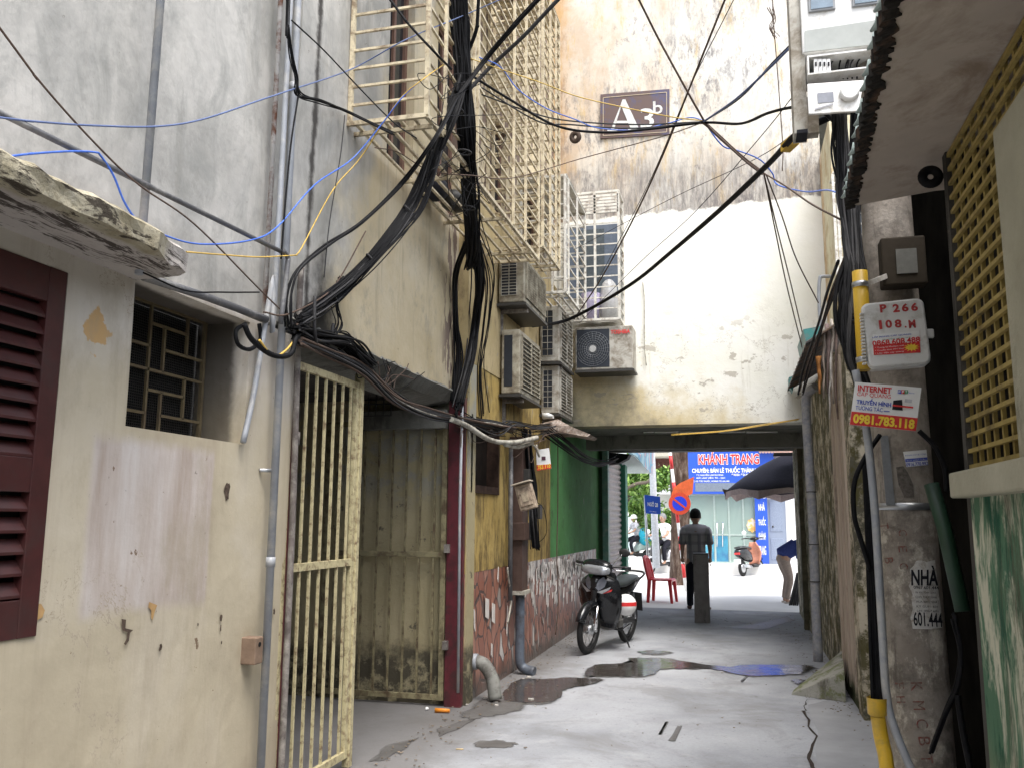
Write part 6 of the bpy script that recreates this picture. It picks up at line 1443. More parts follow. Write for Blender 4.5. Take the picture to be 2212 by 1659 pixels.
# awning at the left end of the passage opening
aw = thing('shop_awning', 'pale blue printed sheet awning over the street beside the roller shutter', 'awning', at(1380, 1015, 'y', 17.0))
nm = NM('faded_blue_awning', .6); c = nm.ramp(nm.noise(1.8, 3, dist=1), [(.42, (.45,.62,.66)), (.5, (.15,.40,.55)), (.56, (.55,.40,.42)), (.7, (.50,.60,.62))]); nm.col(c)
MB().prism([at(1345,968,'y',16.4), at(1412,968,'y',18.5), at(1409,1024,'y',18.5), at(1398,1014,'y',17.8), at(1375,985,'y',16.8)], (0,.02,0)).build('valance', nm.m, aw)
MB().prism([at(1342,985,'y',16.3), at(1370,985,'y',16.6), at(1406,1022,'y',18.4), at(1345,1022,'y',18.2)], (0,0,.02)).build('underside', simple('pale_awning_underside', (.50,.56,.54), .7), aw)
# market umbrella
UY = 17.6
um = thing('market_umbrella', 'big dark grey parasol with pale fringe beyond the passage on the right', 'umbrella', at(1722, 1300, 'y', UY))
ap = at(1722, 975, 'y', UY); R_ = (at(1722,1060,'y',UY)-at(1560,1060,'y',UY)).x
b = MB(); seg = 8; vs = [ap]; rim = []; n_ = 8
for j in range(1, 7):
    f_ = j/6
    for k in range(seg*4):
        a = 2*math.pi*k/(seg*4)+.2; sc_ = 1-.05*math.sin((k % 4)/4*math.pi)**2*f_
        vs.append(ap+Vector((R_*f_*sc_*math.cos(a), R_*f_*sc_*math.sin(a), -.78*f_**1.5+.05*math.sin((k % 4)/4*math.pi)**2*f_)))
m4 = seg*4
fs = [(0, 1+k, 1+(k+1)%m4) for k in range(m4)]+[(1+(j-1)*m4+k, 1+j*m4+k, 1+j*m4+(k+1)%m4, 1+(j-1)*m4+(k+1)%m4) for j in range(1, 6) for k in range(m4)]
b.add(vs, fs, True); o = b.build('fabric', simple('charcoal_umbrella_fabric', (.04,.038,.05), .85), um); sm_ = o.modifiers.new('thick', 'SOLIDIFY'); sm_.thickness = .01
b = MB(); rnd = random.Random(3); k0 = 1+5*m4
for k in range(m4):
    p, q = vs[k0+k], vs[k0+(k+1)%m4]; d1, d2 = (.10 if k % 4 else .16), (.10 if (k+1) % 4 else .16)
    b.add([p, q, q-Vector((0,0,d2)), p-Vector((0,0,d1))], [(0,1,2,3)])
o = b.build('fringe', simple('pale_fringe', (.45,.36,.34), .85), um, fixn=False)
MB().cyl(Vector((ap.x, UY, 0)), ap, .022).build('pole', M['steel'], um)
p = at(1567, 1062, 'y', UY-.3); MB().prism([p+Vector((-.06,0,.06)), p+Vector((.07,0,.04)), p+Vector((.03,0,-.16))], (0,.03,0)).build('loose_flap', simple('brown_flap', (.16,.12,.11), .9), um)
aw2 = MB().boxp((at(1672,974,'y',16.3).x, 16.3, at(1640,980,'y',16.3).z), (at(1712,974,'y',16.3).x+.2, 16.9, at(1640,980,'y',16.3).z+.02)); tag(aw2.build('awning_strip', simple('dark_awning', (.05,.05,.055), .8)), 'dark strip awning edge just above the parasol', 'awning')
bl = MB().prism([at(1290,975,'y',15.6), at(1360,980,'y',15.6), at(1355,990,'y',15.6), at(1335,1000,'y',15.6), at(1300,1004,'y',15.6)], (0,.3,0)); tag(bl.build('rolled_tarpaulin', simple('black_tarp', (.02,.022,.022), .7)), 'black rolled tarpaulin above the roller shutter', 'tarpaulin')
# ------------------------------------------------------------------ bollard
BY = at(1517, 1345, 'z', 0).y
bo = thing('concrete_bollard', 'square concrete post with dark cap standing in the passage before the walking man', 'bollard', at(1517, 1345, 'z', 0))
cb = at(1517, 1345, 'z', 0); hb_ = at(1517, 1197, 'y', BY).z
MB().boxp((cb.x-.115, BY, -.02), (cb.x+.115, BY+.2, hb_)).build('post', m_conc('bollard_concrete', (.13,.12,.11), (.19,.18,.17), (.07,.065,.06)), bo, bevel=.012)
MB().boxp((cb.x-.118, BY-.01, hb_), (cb.x+.118, BY+.21, hb_+.02)).build('cap', M['darkmetal'], bo)
# ------------------------------------------------------------------ red plastic chair
ch = thing('plastic_chair', 'red plastic chair facing right at the end of the passage', 'chair', at(1430, 1300, 'z', 0), 0)
# local frame: chair faces +X, slight turn
ch.rotation_euler = (0, 0, R(-8)); 
def tapered(p, q, w0, w1, d0, d1):
    p, q = Vector(p), Vector(q); vs = []
    for (c, w_, d_) in ((p, w0, d0), (q, w1, d1)): vs += [c+Vector((-w_,-d_,0)), c+Vector((w_,-d_,0)), c+Vector((w_,d_,0)), c+Vector((-w_,d_,0))]
    return MB().add(vs, [(0,3,2,1),(4,5,6,7),(0,1,5,4),(1,2,6,5),(2,3,7,6),(3,0,4,7)])
for (x, y) in ((.21,-.19),(.21,.19)): tapered((x+.03, y*1.15, 0), (x-.01, y, .43), .024, .034, .02, .03).build('leg', M['redp'], ch, local=True, bevel=.004)
for (x, y) in ((-.19,-.19),(-.19,.19)): tapered((x-.03, y*1.15, 0), (x+.0, y, .43), .026, .036, .02, .03).build('leg', M['redp'], ch, local=True, bevel=.004)
MB().loft([(-.22,0,.435,.19,.018,5),(-.1,0,.425,.21,.02,5),(.1,0,.428,.215,.02,5),(.22,0,.43,.20,.022,5),(.245,0,.415,.19,.012,5)], 24).build('seat', M['redp'], ch, local=True)
b = MB()
for s_ in (-1, 1): b.sweep([(-.205, s_*.195, .42), (-.24, s_*.205, .58), (-.30, s_*.17, .80)], [.026]*13, 6, 8)
bk = MB().sweep([(-.205, -.195, .42), (-.24, -.205, .58), (-.285, -.185, .76), (-.305, -.11, .835), (-.31, 0, .85), (-.305, .11, .835), (-.285, .185, .76), (-.24, .205, .58), (-.205, .195, .42)], .030, 5, 8)
bk.build('back_frame', M['redp'], ch, local=True)
for y in (-.08, 0, .08): MB().sweep([(-.205, y*.8, .44), (-.25, y, .62), (-.305, y*1.1, .84)], .020, 5, 8).build('back_slat', M['redp'], ch, local=True)
# ------------------------------------------------------------------ underbone motorbike (local: +X forward, Z up, +Y its left)
def wheel(parent, x, rad, w_, mt_rim, spokes=18, name='wheel', cast=0):
    t = MB().torus((x, 0, rad), rad-w_, w_, (0,1,0), 40, 12, .85).build('tyre', M['tyre'], parent, local=True)
    MB().torus((x, 0, rad), rad-w_*2.0, .014, (0,1,0), 36, 8, 1.6).build('rim', mt_rim, t, local=True)
    MB().cyl((x, -.05, rad), (x, .05, rad), .055, seg=20).build('hub', M['steel'], t, local=True)
    b = MB()
    for k in range(spokes):
        a = 2*math.pi*k/spokes; s_ = .03 if k % 2 else -.03; b.cyl((x+.05*math.cos(a+.5), s_, rad+.05*math.sin(a+.5)), (x+(rad-w_*2)*math.cos(a), 0, rad+(rad-w_*2)*math.sin(a)), .0025 if not cast else .014, seg=5)
    b.build('spokes', M['steel'] if not cast else mt_rim, t, local=True); return t
M['tyre'] = simple('tyre_rubber', (.022,.022,.022), .8, 0, .2, 40, bump=.3)
M['glossblack'] = simple('gloss_black_paint', (.012,.013,.015), .15)
M['satin'] = simple('satin_black_plastic', (.022,.022,.023), .5)
M['seatm'] = simple('seat_vinyl', (.03,.035,.035), .35)
M['lamp'] = simple('headlamp_reflector', (.40,.42,.45), .12, .5, .1, 25)
M['silver'] = simple('silver_paint', (.50,.51,.53), .3, .6)
mbk = thing('motorbike', 'black underbone motorbike parked by the tiled wall in the passage mouth', 'motorbike', (0,0,0))
Pf, Pr = at(1268, 1412, 'z', 0), at(1352, 1386, 'z', 0)
dirv = Vector((Pf.x-Pr.x, Pf.y-Pr.y, 0)).normalized(); Pc = Pf-dirv*.60
mbk.location = (Pc.x, Pc.y, 0); hd = math.atan2(dirv.y, dirv.x); mbk.rotation_euler = (R(0), 0, hd); ORIG[mbk.name] = Vector((0,0,0))
mbk.rotation_mode = 'XYZ'
lean = R(-5)   # leans onto its side stand (to its left)
mbk.rotation_euler = (Matrix.Rotation(hd, 3, 'Z') @ Matrix.Rotation(lean, 3, 'X')).to_euler()
def BL(mb, name, mt, parent=None, **k): return mb.build(name, mt, parent or mbk, local=True, **k)
wheel(mbk, .60, .285, .038, M['satin']); wheel(mbk, -.60, .285, .042, M['satin'])
# front fender
b = MB(); vs = []; n_ = 16
for i in range(n_+1):
    a = R(150-150*i/n_+20); 
    for k in range(7):
        t = (k-3)/3; rr = .285+.045-.05*t*t; vs.append((.60+rr*math.cos(a), .058*t, .285+rr*math.sin(a)))
b.add(vs, [(i*7+k, i*7+k+1, (i+1)*7+k+1, (i+1)*7+k) for i in range(n_) for k in range(6)], True)
o = BL(b, 'front_fender', M['glossblack'], fixn=False); o.modifiers.new('s', 'SOLIDIFY').thickness = .006
for s_ in (-1, 1):
    b = MB().tube([(.60, s_*.075, .285), (.575, s_*.075, .42), (.555, s_*.072, .56)], [.026, .022, .018], 12); BL(b, 'fork_leg', M['chrome'])
    BL(MB().cyl((.60, s_*.06, .285), (.60, s_*.10, .285), .022), 'axle_nut', M['steel'])
BL(MB().cyl((.47, 0, .98), (.55, 0, .56), .03), 'steering_column', M['satin'])
# leg shield: wide front fairing, two wings
for s_ in (-1, 1):
    b = MB(); vs = []; prof = [(.42,.06,.96),(.50,.055,.86),(.50,.06,.72),(.44,.05,.56),(.36,.05,.42),(.26,.05,.30)]
    wid = [.13,.23,.275,.26,.20,.12]
    for (x, y, z), w_ in zip(prof, wid):
        for k in range(6):
            t = k/5; vs.append((x-.12*t*t-.02*t, s_*(.01+w_*t), z-.03*t))
    b.add(vs, [(i*6+k, i*6+k+1, (i+1)*6+k+1, (i+1)*6+k) for i in range(5) for k in range(5)], True)
    o = BL(b, 'leg_shield', M['glossblack'], fixn=False); o.modifiers.new('s', 'SOLIDIFY').thickness = .012
BL(MB().loft([(.56,0,.80,.03,.05,2.2),(.52,0,.80,.075,.10,2.4),(.44,0,.79,.10,.15,2.4),(.36,0,.78,.09,.14,2.4)], 18), 'front_panel', M['glossblack'])
for s_ in (-1, 1):
    d = MB().prism([(.553,s_*.025,.77),(.535,s_*.06,.86),(.50,s_*.105,.90),(.485,s_*.135,.84),(.50,s_*.12,.78),(.53,s_*.06,.73)], (.006,0,0)); BL(d, 'indicator', simple('smoked_lens', (.16,.17,.20), .1) if 'smoked_lens' not in bpy.data.materials else bpy.data.materials['smoked_lens'])
    d = MB().prism([(.53,s_*.04,.715),(.50,s_*.13,.755),(.47,s_*.19,.79),(.475,s_*.17,.75),(.51,s_*.10,.70)], (.006,0,0)); BL(d, 'decal', M['silver'])
BL(MB().prism([(.492,.10,.715),(.445,.20,.76),(.45,.19,.735),(.495,.11,.70)], (.006,0,0)), 'decal', M['red'])
# headlamp cowl on the handlebar
BL(MB().loft([(.56,0,.985,.05,.03,2.5),(.54,0,.99,.155,.07,2.6),(.48,0,1.0,.195,.09,2.8),(.40,0,1.015,.13,.06,2.5),(.34,0,1.02,.07,.03,2.3)], 22), 'headlight_cowl', M['glossblack'])
BL(MB().loft([(.585,0,.965,.07,.028,2.4),(.574,0,.968,.145,.05,2.6),(.53,0,.972,.19,.062,2.8),(.50,0,.975,.18,.055,2.8)], 22), 'headlight', M['lamp'])
for s_ in (-1, 1):
    BL(MB().sweep([(.43, s_*.06, 1.0), (.41, s_*.17, 1.015), (.36, s_*.24, 1.02), (.30, s_*.345, 1.015)], .013, 5, 8), 'handlebar', M['satin'])
    BL(MB().cyl((.345, s_*.262, 1.02), (.295, s_*.355, 1.015), .018), 'grip', M['satin'])
    BL(MB().sweep([(.42, s_*.17, 1.0), (.44, s_*.23, .985), (.37, s_*.33, .985)], .006, 5, 6), 'brake_lever', M['chrome'])
# one mirror on its left
BL(MB().sweep([(.40, .15, 1.02), (.38, .20, 1.10), (.36, .255, 1.17)], .006, 5, 6), 'mirror_stalk', M['chrome'])
mo = BL(MB().sphere((.355, .285, 1.195), .062, 18, 12, (.28, 1.15, .80)), 'mirror', M['satin'])
# body, seat, tail
BL(MB().loft([(.32,0,.60,.04,.16,2.4),(.20,0,.55,.06,.15,2.6),(.05,0,.56,.085,.14,2.8),(-.15,0,.64,.11,.13,3),(-.40,0,.70,.115,.11,3),(-.65,0,.76,.08,.07,2.6),(-.82,0,.79,.05,.035,2.4)], 20), 'body', M['glossblack'])
BL(MB().loft([(.12,0,.735,.05,.02,2.6),(.02,0,.76,.10,.035,2.8),(-.18,0,.77,.135,.038,3),(-.38,0,.80,.13,.038,3),(-.60,0,.83,.11,.03,2.8),(-.70,0,.84,.07,.018,2.4)], 20), 'seat', M['seatm'])
BL(MB().sweep([(-.46, .14, .80), (-.66, .15, .86), (-.80, .10, .885), (-.84, 0, .89), (-.80, -.10, .885), (-.66, -.15, .86), (-.46, -.14, .80)], .014, 5, 8), 'grab_rail', M['satin'])
BL(MB().prism([(-.80,-.09,.62),(-.80,.09,.62),(-.90,.08,.38),(-.90,-.08,.38)], (-.01,0,0)), 'mudguard', M['satin'])
BL(MB().loft([(.22,0,.34,.05,.06,3),(.12,0,.33,.12,.10,3),(-.04,0,.33,.13,.11,3),(-.16,0,.34,.10,.10,3),(-.22,0,.34,.05,.05,3)], 18), 'engine', simple('grey_engine_alloy', (.16,.155,.145), .45, .5, .3, 30))
BL(MB().box((.10, .13, .36), (.10, .03, .09)), 'engine_cover', bpy.data.materials['grey_engine_alloy'], bevel=.015)
BL(MB().box((-.03, .135, .31), (.14, .03, .10)), 'engine_cover', bpy.data.materials['grey_engine_alloy'], bevel=.015)
BL(MB().bar((-.05, .10, .33), (-.60, .085, .30), .03, .07), 'chain_case', M['satin'], bevel=.01)
BL(MB().bar((-.38, .13, .66), (-.58, .11, .32), .03, .03), 'shock_absorber', M['chrome'])
BL(MB().bar((-.38, -.13, .66), (-.58, -.11, .32), .03, .03), 'shock_absorber', M['chrome'])
BL(MB().tube([(.0, -.14, .26), (-.35, -.16, .26), (-.70, -.17, .34)], [.02, .045, .045], 12), 'exhaust', M['steel'])
BL(MB().cyl((.02, -.20, .24), (.02, .20, .24), .010), 'footrest', M['satin'])
BL(MB().sweep([(-.10, .10, .24), (-.16, .18, .10), (-.17, .235, .0), (-.20, .28, -.005)], .011, 5, 8), 'side_stand', M['satin'])
BL(MB().bar((-.12, .13, .22), (-.30, .16, .28), .02, .02), 'gear_lever', M['chrome'])
# helmet hanging from the hook
Mw = mbk.matrix_basis.copy() if False else (Matrix.Translation(mbk.location) @ mbk.rotation_euler.to_matrix().to_4x4())
hp = Mw @ Vector((.17, .27, .57))
hel = thing('helmet', 'white helmet with red stripe hanging on the black motorbike', 'helmet', hp)
hv = (CAM-hp).normalized(); hv = Vector((hv.x+.75, hv.y, .05)).normalized(); hx = Vector((0,0,1)).cross(hv).normalized(); hz = hv.cross(hx)
MB().sphere(hp, .128, 24, 14, (1, 1, 1), -.35, (hx, hz, hv)).build('shell', M['whitec'], hel)
b = MB(); vs = []
for i in range(25):
    a = R(-100+200*i/24)
    for dz in (-.022, .024):
        d = (hv*math.cos(a)+hx*math.sin(a)); vs.append(hp+(d*.1305*math.cos(dz/.13)+hz*(dz+.01)))
b.add(vs, [(2*i, 2*i+2, 2*i+3, 2*i+1) for i in range(24)], True)
b.build('stripe', M['red'], hel, fixn=False)
# ------------------------------------------------------------------ scooter in front of pharmacy (local frame as above), seen from behind-left
def scooter(label, loc, heading, cols, lean=R(-4), rider=False):
    t = thing('scooter', label, 'scooter', loc); t.rotation_euler = (Matrix.Rotation(heading, 3, 'Z') @ Matrix.Rotation(lean, 3, 'X')).to_euler(); ORIG[t.name] = Vector((0,0,0))
    c1, c2 = cols; bl = lambda mb, n_, mt, **k: mb.build(n_, mt, t, local=True, **k)
    for x in (.60, -.60):
        w_ = MB().torus((x, 0, .23), .175, .055, (0,1,0), 30, 10, .8).build('tyre', M['tyre'], t, local=True)
        MB().cyl((x, -.045, .23), (x, .045, .23), .12, seg=24).build('rim', M['silver'], w_, local=True)
    bl(MB().loft([(-.88,0,.66,.06,.06,2.5),(-.75,0,.66,.14,.12,2.6),(-.50,0,.62,.17,.17,2.8),(-.22,0,.56,.16,.16,2.8),(-.08,0,.48,.12,.10,2.6)], 20), 'body', c1)
    bl(MB().loft([(-.82,0,.80,.10,.03,2.5),(-.5,0,.81,.14,.04,3),(-.1,0,.78,.12,.035,2.8),(0,0,.74,.06,.02,2.5)], 18), 'seat', M['seatm'])
    bl(MB().loft([(-.1,0,.28,.15,.04,4),(.2,0,.27,.16,.04,4),(.36,0,.30,.14,.05,3)], 16), 'floorboard', M['satin'])
    b = MB(); vs = []
    for (x, z, w_) in ((.34,.30,.15),(.42,.45,.19),(.46,.62,.21),(.43,.80,.17),(.38,.95,.10)):
        for k in range(9): y = (k-4)/4*w_; vs.append((x-.10*(abs(k-4)/4)**2, y, z))
    b.add(vs, [(i*9+k, i*9+k+1, (i+1)*9+k+1, (i+1)*9+k) for i in range(4) for k in range(8)], True)
    o = bl(b, 'leg_shield', c2, fixn=False); o.modifiers.new('s', 'SOLIDIFY').thickness = .03
    bl(MB().loft([(.78,0,.44,.05,.02,2.2),(.62,0,.50,.09,.03,2.4),(.46,0,.46,.09,.04,2.4)], 14), 'front_fender', c1)
    bl(MB().cyl((.56, .0, .30), (.42, 0, .98), .03), 'fork', M['satin'])
    bl(MB().loft([(.48,0,1.02,.06,.04,2.4),(.42,0,1.04,.14,.055,2.6),(.33,0,1.03,.08,.03,2.4)], 16), 'headlight_cowl', c1)
    for s_ in (-1, 1):
        bl(MB().sweep([(.40, s_*.10, 1.04), (.36, s_*.22, 1.06), (.29, s_*.34, 1.05)], .016, 4, 8), 'handlebar', M['satin'])
        if s_ == 1 or rider: 
            bl(MB().cyl((.36, s_*.2, 1.06), (.33, s_*.25, 1.18), .006), 'mirror_stalk', M['chrome']); bl(MB().sphere((.325, s_*.26, 1.22), .07, 14, 10, (.3, 1, .95)), 'mirror', M['whitec'])
    bl(MB().prism([(-.885,-.10,.48),(-.885,.10,.48),(-.90,.10,.36),(-.90,-.10,.36)], (-.008,0,0)), 'number_plate', M['whitec'])
    bl(MB().box((-.86,0,.64), (.06,.16,.06)), 'tail_light', M['red'], bevel=.015)
    bl(MB().tube([(-.35,-.15,.25),(-.72,-.16,.30)], [.05,.05], 14), 'exhaust', M['steel'])
    bl(MB().box((-.38,.05,.27), (.4,.16,.14)), 'engine', M['satin'], bevel=.03)
    return t
r1, f1 = at(1612, 1246, 'z', 0), at(1636, 1239, 'z', 0)
scooter('scooter with black rear and copper leg shield parked before the pharmacy', ((r1.x+f1.x)/2, (r1.y+f1.y)/2+.0, 0), math.atan2(.95, .42), (M['glossblack'], simple('copper_leg_shield', (.52,.22,.14), .4)))
# ------------------------------------------------------------------ people
def skin_body(name, chains, mat, parent, vox=.011):
    """overlapping tapered limbs fused into one continuous surface. chains: lists of (x,y,z,rx,ry)"""
    b = MB(); seg = 14
    for ch_ in chains:
        P = [Vector(c[:3]) for c in ch_]; n_ = 5; Q = catmull(P, n_); m_ = len(ch_)-1
        rr = []
        for i in range(len(Q)):
            k = min(i//n_, m_-1) if m_ > 0 else 0; t = i/n_-k; t = t*t*(3-2*t); rr.append((ch_[k][3]*(1-t)+ch_[k+1][3]*t, ch_[k][4]*(1-t)+ch_[k+1][4]*t))
        vs = []; ends = 0
        for i, p in enumerate(Q):
            T = (Q[min(i+1, len(Q)-1)]-Q[max(i-1, 0)]).normalized(); a_ = Vector((1,0,0))-T*T.x
            if a_.length < .3: a_ = Vector((0,1,0))-T*T.y
            a_.normalize(); b__ = T.cross(a_)
            for k in range(seg): th = 2*math.pi*k/seg; vs.append(p+a_*(rr[i][0]*math.cos(th))+b__*(rr[i][1]*math.sin(th)))
        L = len(Q); base = len(vs)
        t0 = (Q[0]-Q[1]).normalized()*min(rr[0])*.6; t1 = (Q[-1]-Q[-2]).normalized()*min(rr[-1])*.6
        vs += [Q[0]+t0, Q[-1]+t1]
        fs = [(i*seg+k, i*seg+(k+1)%seg, (i+1)*seg+(k+1)%seg, (i+1)*seg+k) for i in range(L-1) for k in range(seg)]
        fs += [(base, (k+1)%seg, k) for k in range(seg)]+[(base+1, (L-1)*seg+k, (L-1)*seg+(k+1)%seg) for k in range(seg)]
        b.add(vs, fs, True)
    o = b.build(name, mat, None, fixn=True); o.location = (0,0,0); 
    for v_, q in zip(o.data.vertices, b.v): v_.co = q
    rm = o.modifiers.new('fuse', 'REMESH'); rm.mode = 'VOXEL'; rm.voxel_size = vox; rm.use_smooth_shade = True
    sm_ = o.modifiers.new('soft', 'SMOOTH'); sm_.iterations = 3; sm_.factor = .5
    dg = bpy.context.evaluated_depsgraph_get(); dg.update(); m2 = bpy.data.meshes.new_from_object(o.evaluated_get(dg))
    bpy.data.objects.remove(o)
    for p in m2.polygons: p.use_smooth = True
    if not m2.materials: m2.materials.append(mat)
    o = bpy.data.objects.new(name, m2); COL.objects.link(o); o.parent = parent; ORIG[o.name] = Vector((0,0,0)); return o
M['skin'] = simple('skin', (.36,.21,.14), .55); M['hair'] = simple('black_hair', (.012,.011,.011), .7, 0, .3, 60)
def lerp(a, b, t): return tuple(a[i]+(b[i]-a[i])*t for i in range(3))
def hand(chains, wr, d, side, r=.9):
    """fingers from wrist wr pointing along d"""
    wr = Vector(wr); d = Vector(d).normalized(); s_ = Vector(side).normalized(); palm = wr+d*.07
    chains.append([(*wr, .024, .018), (*(wr+d*.04), .036, .016), (*palm, .038, .015)])
    n_ = d.cross(s_)
    for k, L in enumerate((.062,.072,.068,.052)):
        b0 = palm+s_*((k-1.5)*.018); chains.append([(*palm, .038, .015), (*(b0+d*.015), .009, .009), (*(b0+d*(.015+L*.5)+n_*.006), .0085, .0085), (*(b0+d*(.01+L)+n_*.018), .0075, .0075)])
    th = wr+d*.03-s_*.03; chains.append([(*(wr+d*.04), .036, .016), (*(th+d*.01), .011, .011), (*(th-s_*.012+d*.045), .010, .010), (*(th-s_*.012+d*.07), .008, .008)])
def head(parent, c, f, hair=M['hair'], r=1.0, back=True):
    """c centre of skull, f facing dir"""
    c = Vector(c); f = Vector(f).normalized(); s_ = f.cross(Z_).normalized(); u_ = s_.cross(f)
    sk_ = MB().sphere(c, .105*r, 20, 14, (.86, 1.0, 1.18), -1, (s_, f, u_)); sk_.sphere(c+f*.02-u_*.06*r, .075*r, 16, 10, (.88, .95, 1.0), -1, (s_, f, u_))
    o = sk_.build('head', M['skin'], parent, local=True)
    b = MB(); b.tube([c+f*.098*r+u_*.01, c+f*.125*r-u_*.03, c+f*.105*r-u_*.035], [.010,.016,.012], 8)
    b.build('nose', M['skin'], o, local=True)
    for q in (-1, 1):
        MB().sphere(c+s_*(q*.095*r)-u_*.01, .03*r, 10, 8, (.35, .6, 1), -1, (s_, f, u_)).build('ear', M['skin'], o, local=True)
        MB().sphere(c+f*.095*r+s_*(q*.033)+u_*.005, .011, 8, 6).build('eye', M['ink'], o, local=True)
    MB().box(c+f*.097*r-u_*.075, (.045, .006, .010), (s_, f, u_)).build('mouth', simple('lips', (.30,.12,.09), .5) if 'lips' not in bpy.data.materials else bpy.data.materials['lips'], o, local=True)
    if back: MB().sphere(c+u_*.022-f*.016, .113*r, 22, 14, (.90, 1.0, 1.12), -.45, (s_, f, u_)).build('hair', hair, o, local=True)
    return o
# man walking away
wy = 15.15; wb = at(1505, 1316, 'z', 0); wy = wb.y
man = thing('person', 'man walking away in a grey checked shirt and dark trousers behind the bollard', 'person', (at(1504,1200,'y',wy).x, wy, 0)); ORIG[man.name] = Vector((0,0,0))
# local: facing +Y
ch_ = [[(0,0,.93,.13,.10),(0,0,1.08,.13,.09),(0,0,1.28,.16,.10),(0,0,1.40,.14,.09),(0,0,1.46,.055,.055),(0,.01,1.54,.052,.052)]]
for s_ in (-1, 1):
    ch_.append([(0,0,.93,.13,.10),(s_*.09,0,.86,.085,.085),(s_*.11,.02 if s_ > 0 else -.02,.50,.055,.058),(s_*.12,(-.16 if s_ > 0 else .10),.09,.035,.038),(s_*.12+(.01 if s_>0 else 0),(-.14 if s_ > 0 else .12),.05,.033,.038),(s_*.135,(.0 if s_ > 0 else .26),.03,.032,.02)])
    ar = [(0,0,1.40,.14,.09),(s_*.19,0,1.385,.055,.055),(s_*.235,-.02,1.13,.042,.042),(s_*.245,.05,.90,.026,.028)]
    ch_.append(ar); hand(ch_, (s_*.245,.05,.90), (-.1*s_,.25,-1), (0,1,0))
skin_body('body', ch_, M['skin'], man, .008)
nm = NM('checked_grey_shirt', .85); 
gx_ = nm.math('LESS_THAN', nm.math('FRACT', nm.math('MULTIPLY', nm.math('ADD', nm.X, 9.93), 6.2)), .35); gz_ = nm.math('LESS_THAN', nm.math('FRACT', nm.math('MULTIPLY', nm.Z, 6.2)), .35)
c = nm.mix(nm.math('MULTIPLY', gx_, .6), (.36,.34,.34), (.09,.09,.12)); c = nm.mix(nm.math('MULTIPLY', gz_, .5), c, (.17,.16,.18))
c = nm.mix(nm.band(nm.Z, 1.30, 1.36), c, (.52,.50,.55)); nm.col(c); nm.bump(nm.noise(14, 4), .4, .02)
sh_ = [[(0,0,.80,.165,.115),(0,0,.95,.17,.12),(0,0,1.15,.165,.115),(0,0,1.30,.185,.115),(0,-.005,1.41,.15,.085),(0,0,1.455,.07,.06)]]
for s_ in (-1, 1): sh_.append([(0,-.005,1.41,.15,.085),(s_*.195,0,1.40,.062,.066),(s_*.225,-.01,1.28,.066,.066),(s_*.242,-.015,1.14,.070,.070)])
skin_body('shirt', sh_, nm.m, man)
tr2 = [[(0,0,.95,.14,.11),(0,0,.86,.15,.11)]]
for s_ in (-1, 1): tr2.append([(0,0,.86,.15,.11),(s_*.095,0,.76,.09,.10),(s_*.112,.015 if s_ > 0 else -.02,.50,.070,.075),(s_*.122,(-.10 if s_ > 0 else .06),.20,.062,.065),(s_*.122,(-.15 if s_ > 0 else .10),.08,.060,.064)])
M['trousers'] = simple('black_trousers', (.014,.014,.02), .85)
skin_body('trousers', tr2, M['trousers'], man)
for s_ in (-1, 1):
    y = -.02 if s_ > 0 else .20; x = s_*.135+(.03 if s_ > 0 else 0)
    o = MB().loft([(y-.13,0,.03,.035,.03,2.6),(y-.05,0,.035,.042,.035,2.6),(y+.06,0,.03,.048,.03,2.6),(y+.13,0,.022,.035,.02,2.4)], 14).build('shoe', simple('brown_shoe', (.10,.045,.035), .5) if 'brown_shoe' not in bpy.data.materials else bpy.data.materials['brown_shoe'], man, local=True)
    o.rotation_euler = (0, 0, R(90 if s_ < 0 else 65)); o.location = (x, .0, 0)
head(man, (0,.015,1.625), (0.05,1,0))
man.scale = (1,1,1); man.rotation_euler = (0,0,R(4))
# man bending over at right
by = at(1703, 1302, 'z', 0); bm_ = thing('person', 'man in navy polo and khaki trousers bending over at the passage edge', 'person', (by.x, by.y, 0)); ORIG[bm_.name] = Vector((0,0,0))
# local: faces +X
kn = simple('khaki_trousers', (.30,.24,.20), .85); nv = simple('navy_polo', (.035,.05,.17), .85); sd_ = simple('pale_sandal', (.5,.45,.4), .6)
hip = (-.06,0,.86); sh2 = (.30,0,1.08)
ch_ = [[(*hip,.13,.11),(.06,0,.98,.12,.10),(.20,0,1.05,.14,.11),(*sh2,.12,.10),(.40,0,1.05,.05,.05),(.46,0,1.02,.05,.05)]]
for s_ in (-1, 1):
    ch_.append([(*hip,.13,.11),(-.05,s_*.09,.80,.085,.085),(.02,s_*.10,.47,.055,.055),(-.04,s_*.10,.10,.034,.036),(-.03,s_*.10,.05,.034,.034),(.12,s_*.10,.03,.03,.02)])
    ch_.append([(*sh2,.12,.10),(.28,s_*.17,1.05,.052,.052),(.30,s_*.20,.80,.04,.04),(.36,s_*.16,.58,.026,.026)]); hand(ch_, (.36,s_*.16,.58), (.3,0,-1), (1,0,0))
skin_body('body', ch_, M['skin'], bm_, .008)
s2 = [[(-.10,0,.90,.15,.135),(.06,0,1.0,.15,.14),(.20,0,1.07,.165,.13),(.31,0,1.08,.12,.10),(.36,0,1.07,.07,.07)]]
for s_ in (-1, 1): s2.append([(.31,0,1.08,.12,.10),(.28,s_*.18,1.05,.065,.065),(.29,s_*.20,.92,.068,.068),(.295,s_*.205,.84,.070,.070)])
skin_body('shirt', s2, nv, bm_)
t2 = [[(-.03,0,.93,.13,.12),(-.06,0,.84,.14,.13)]]
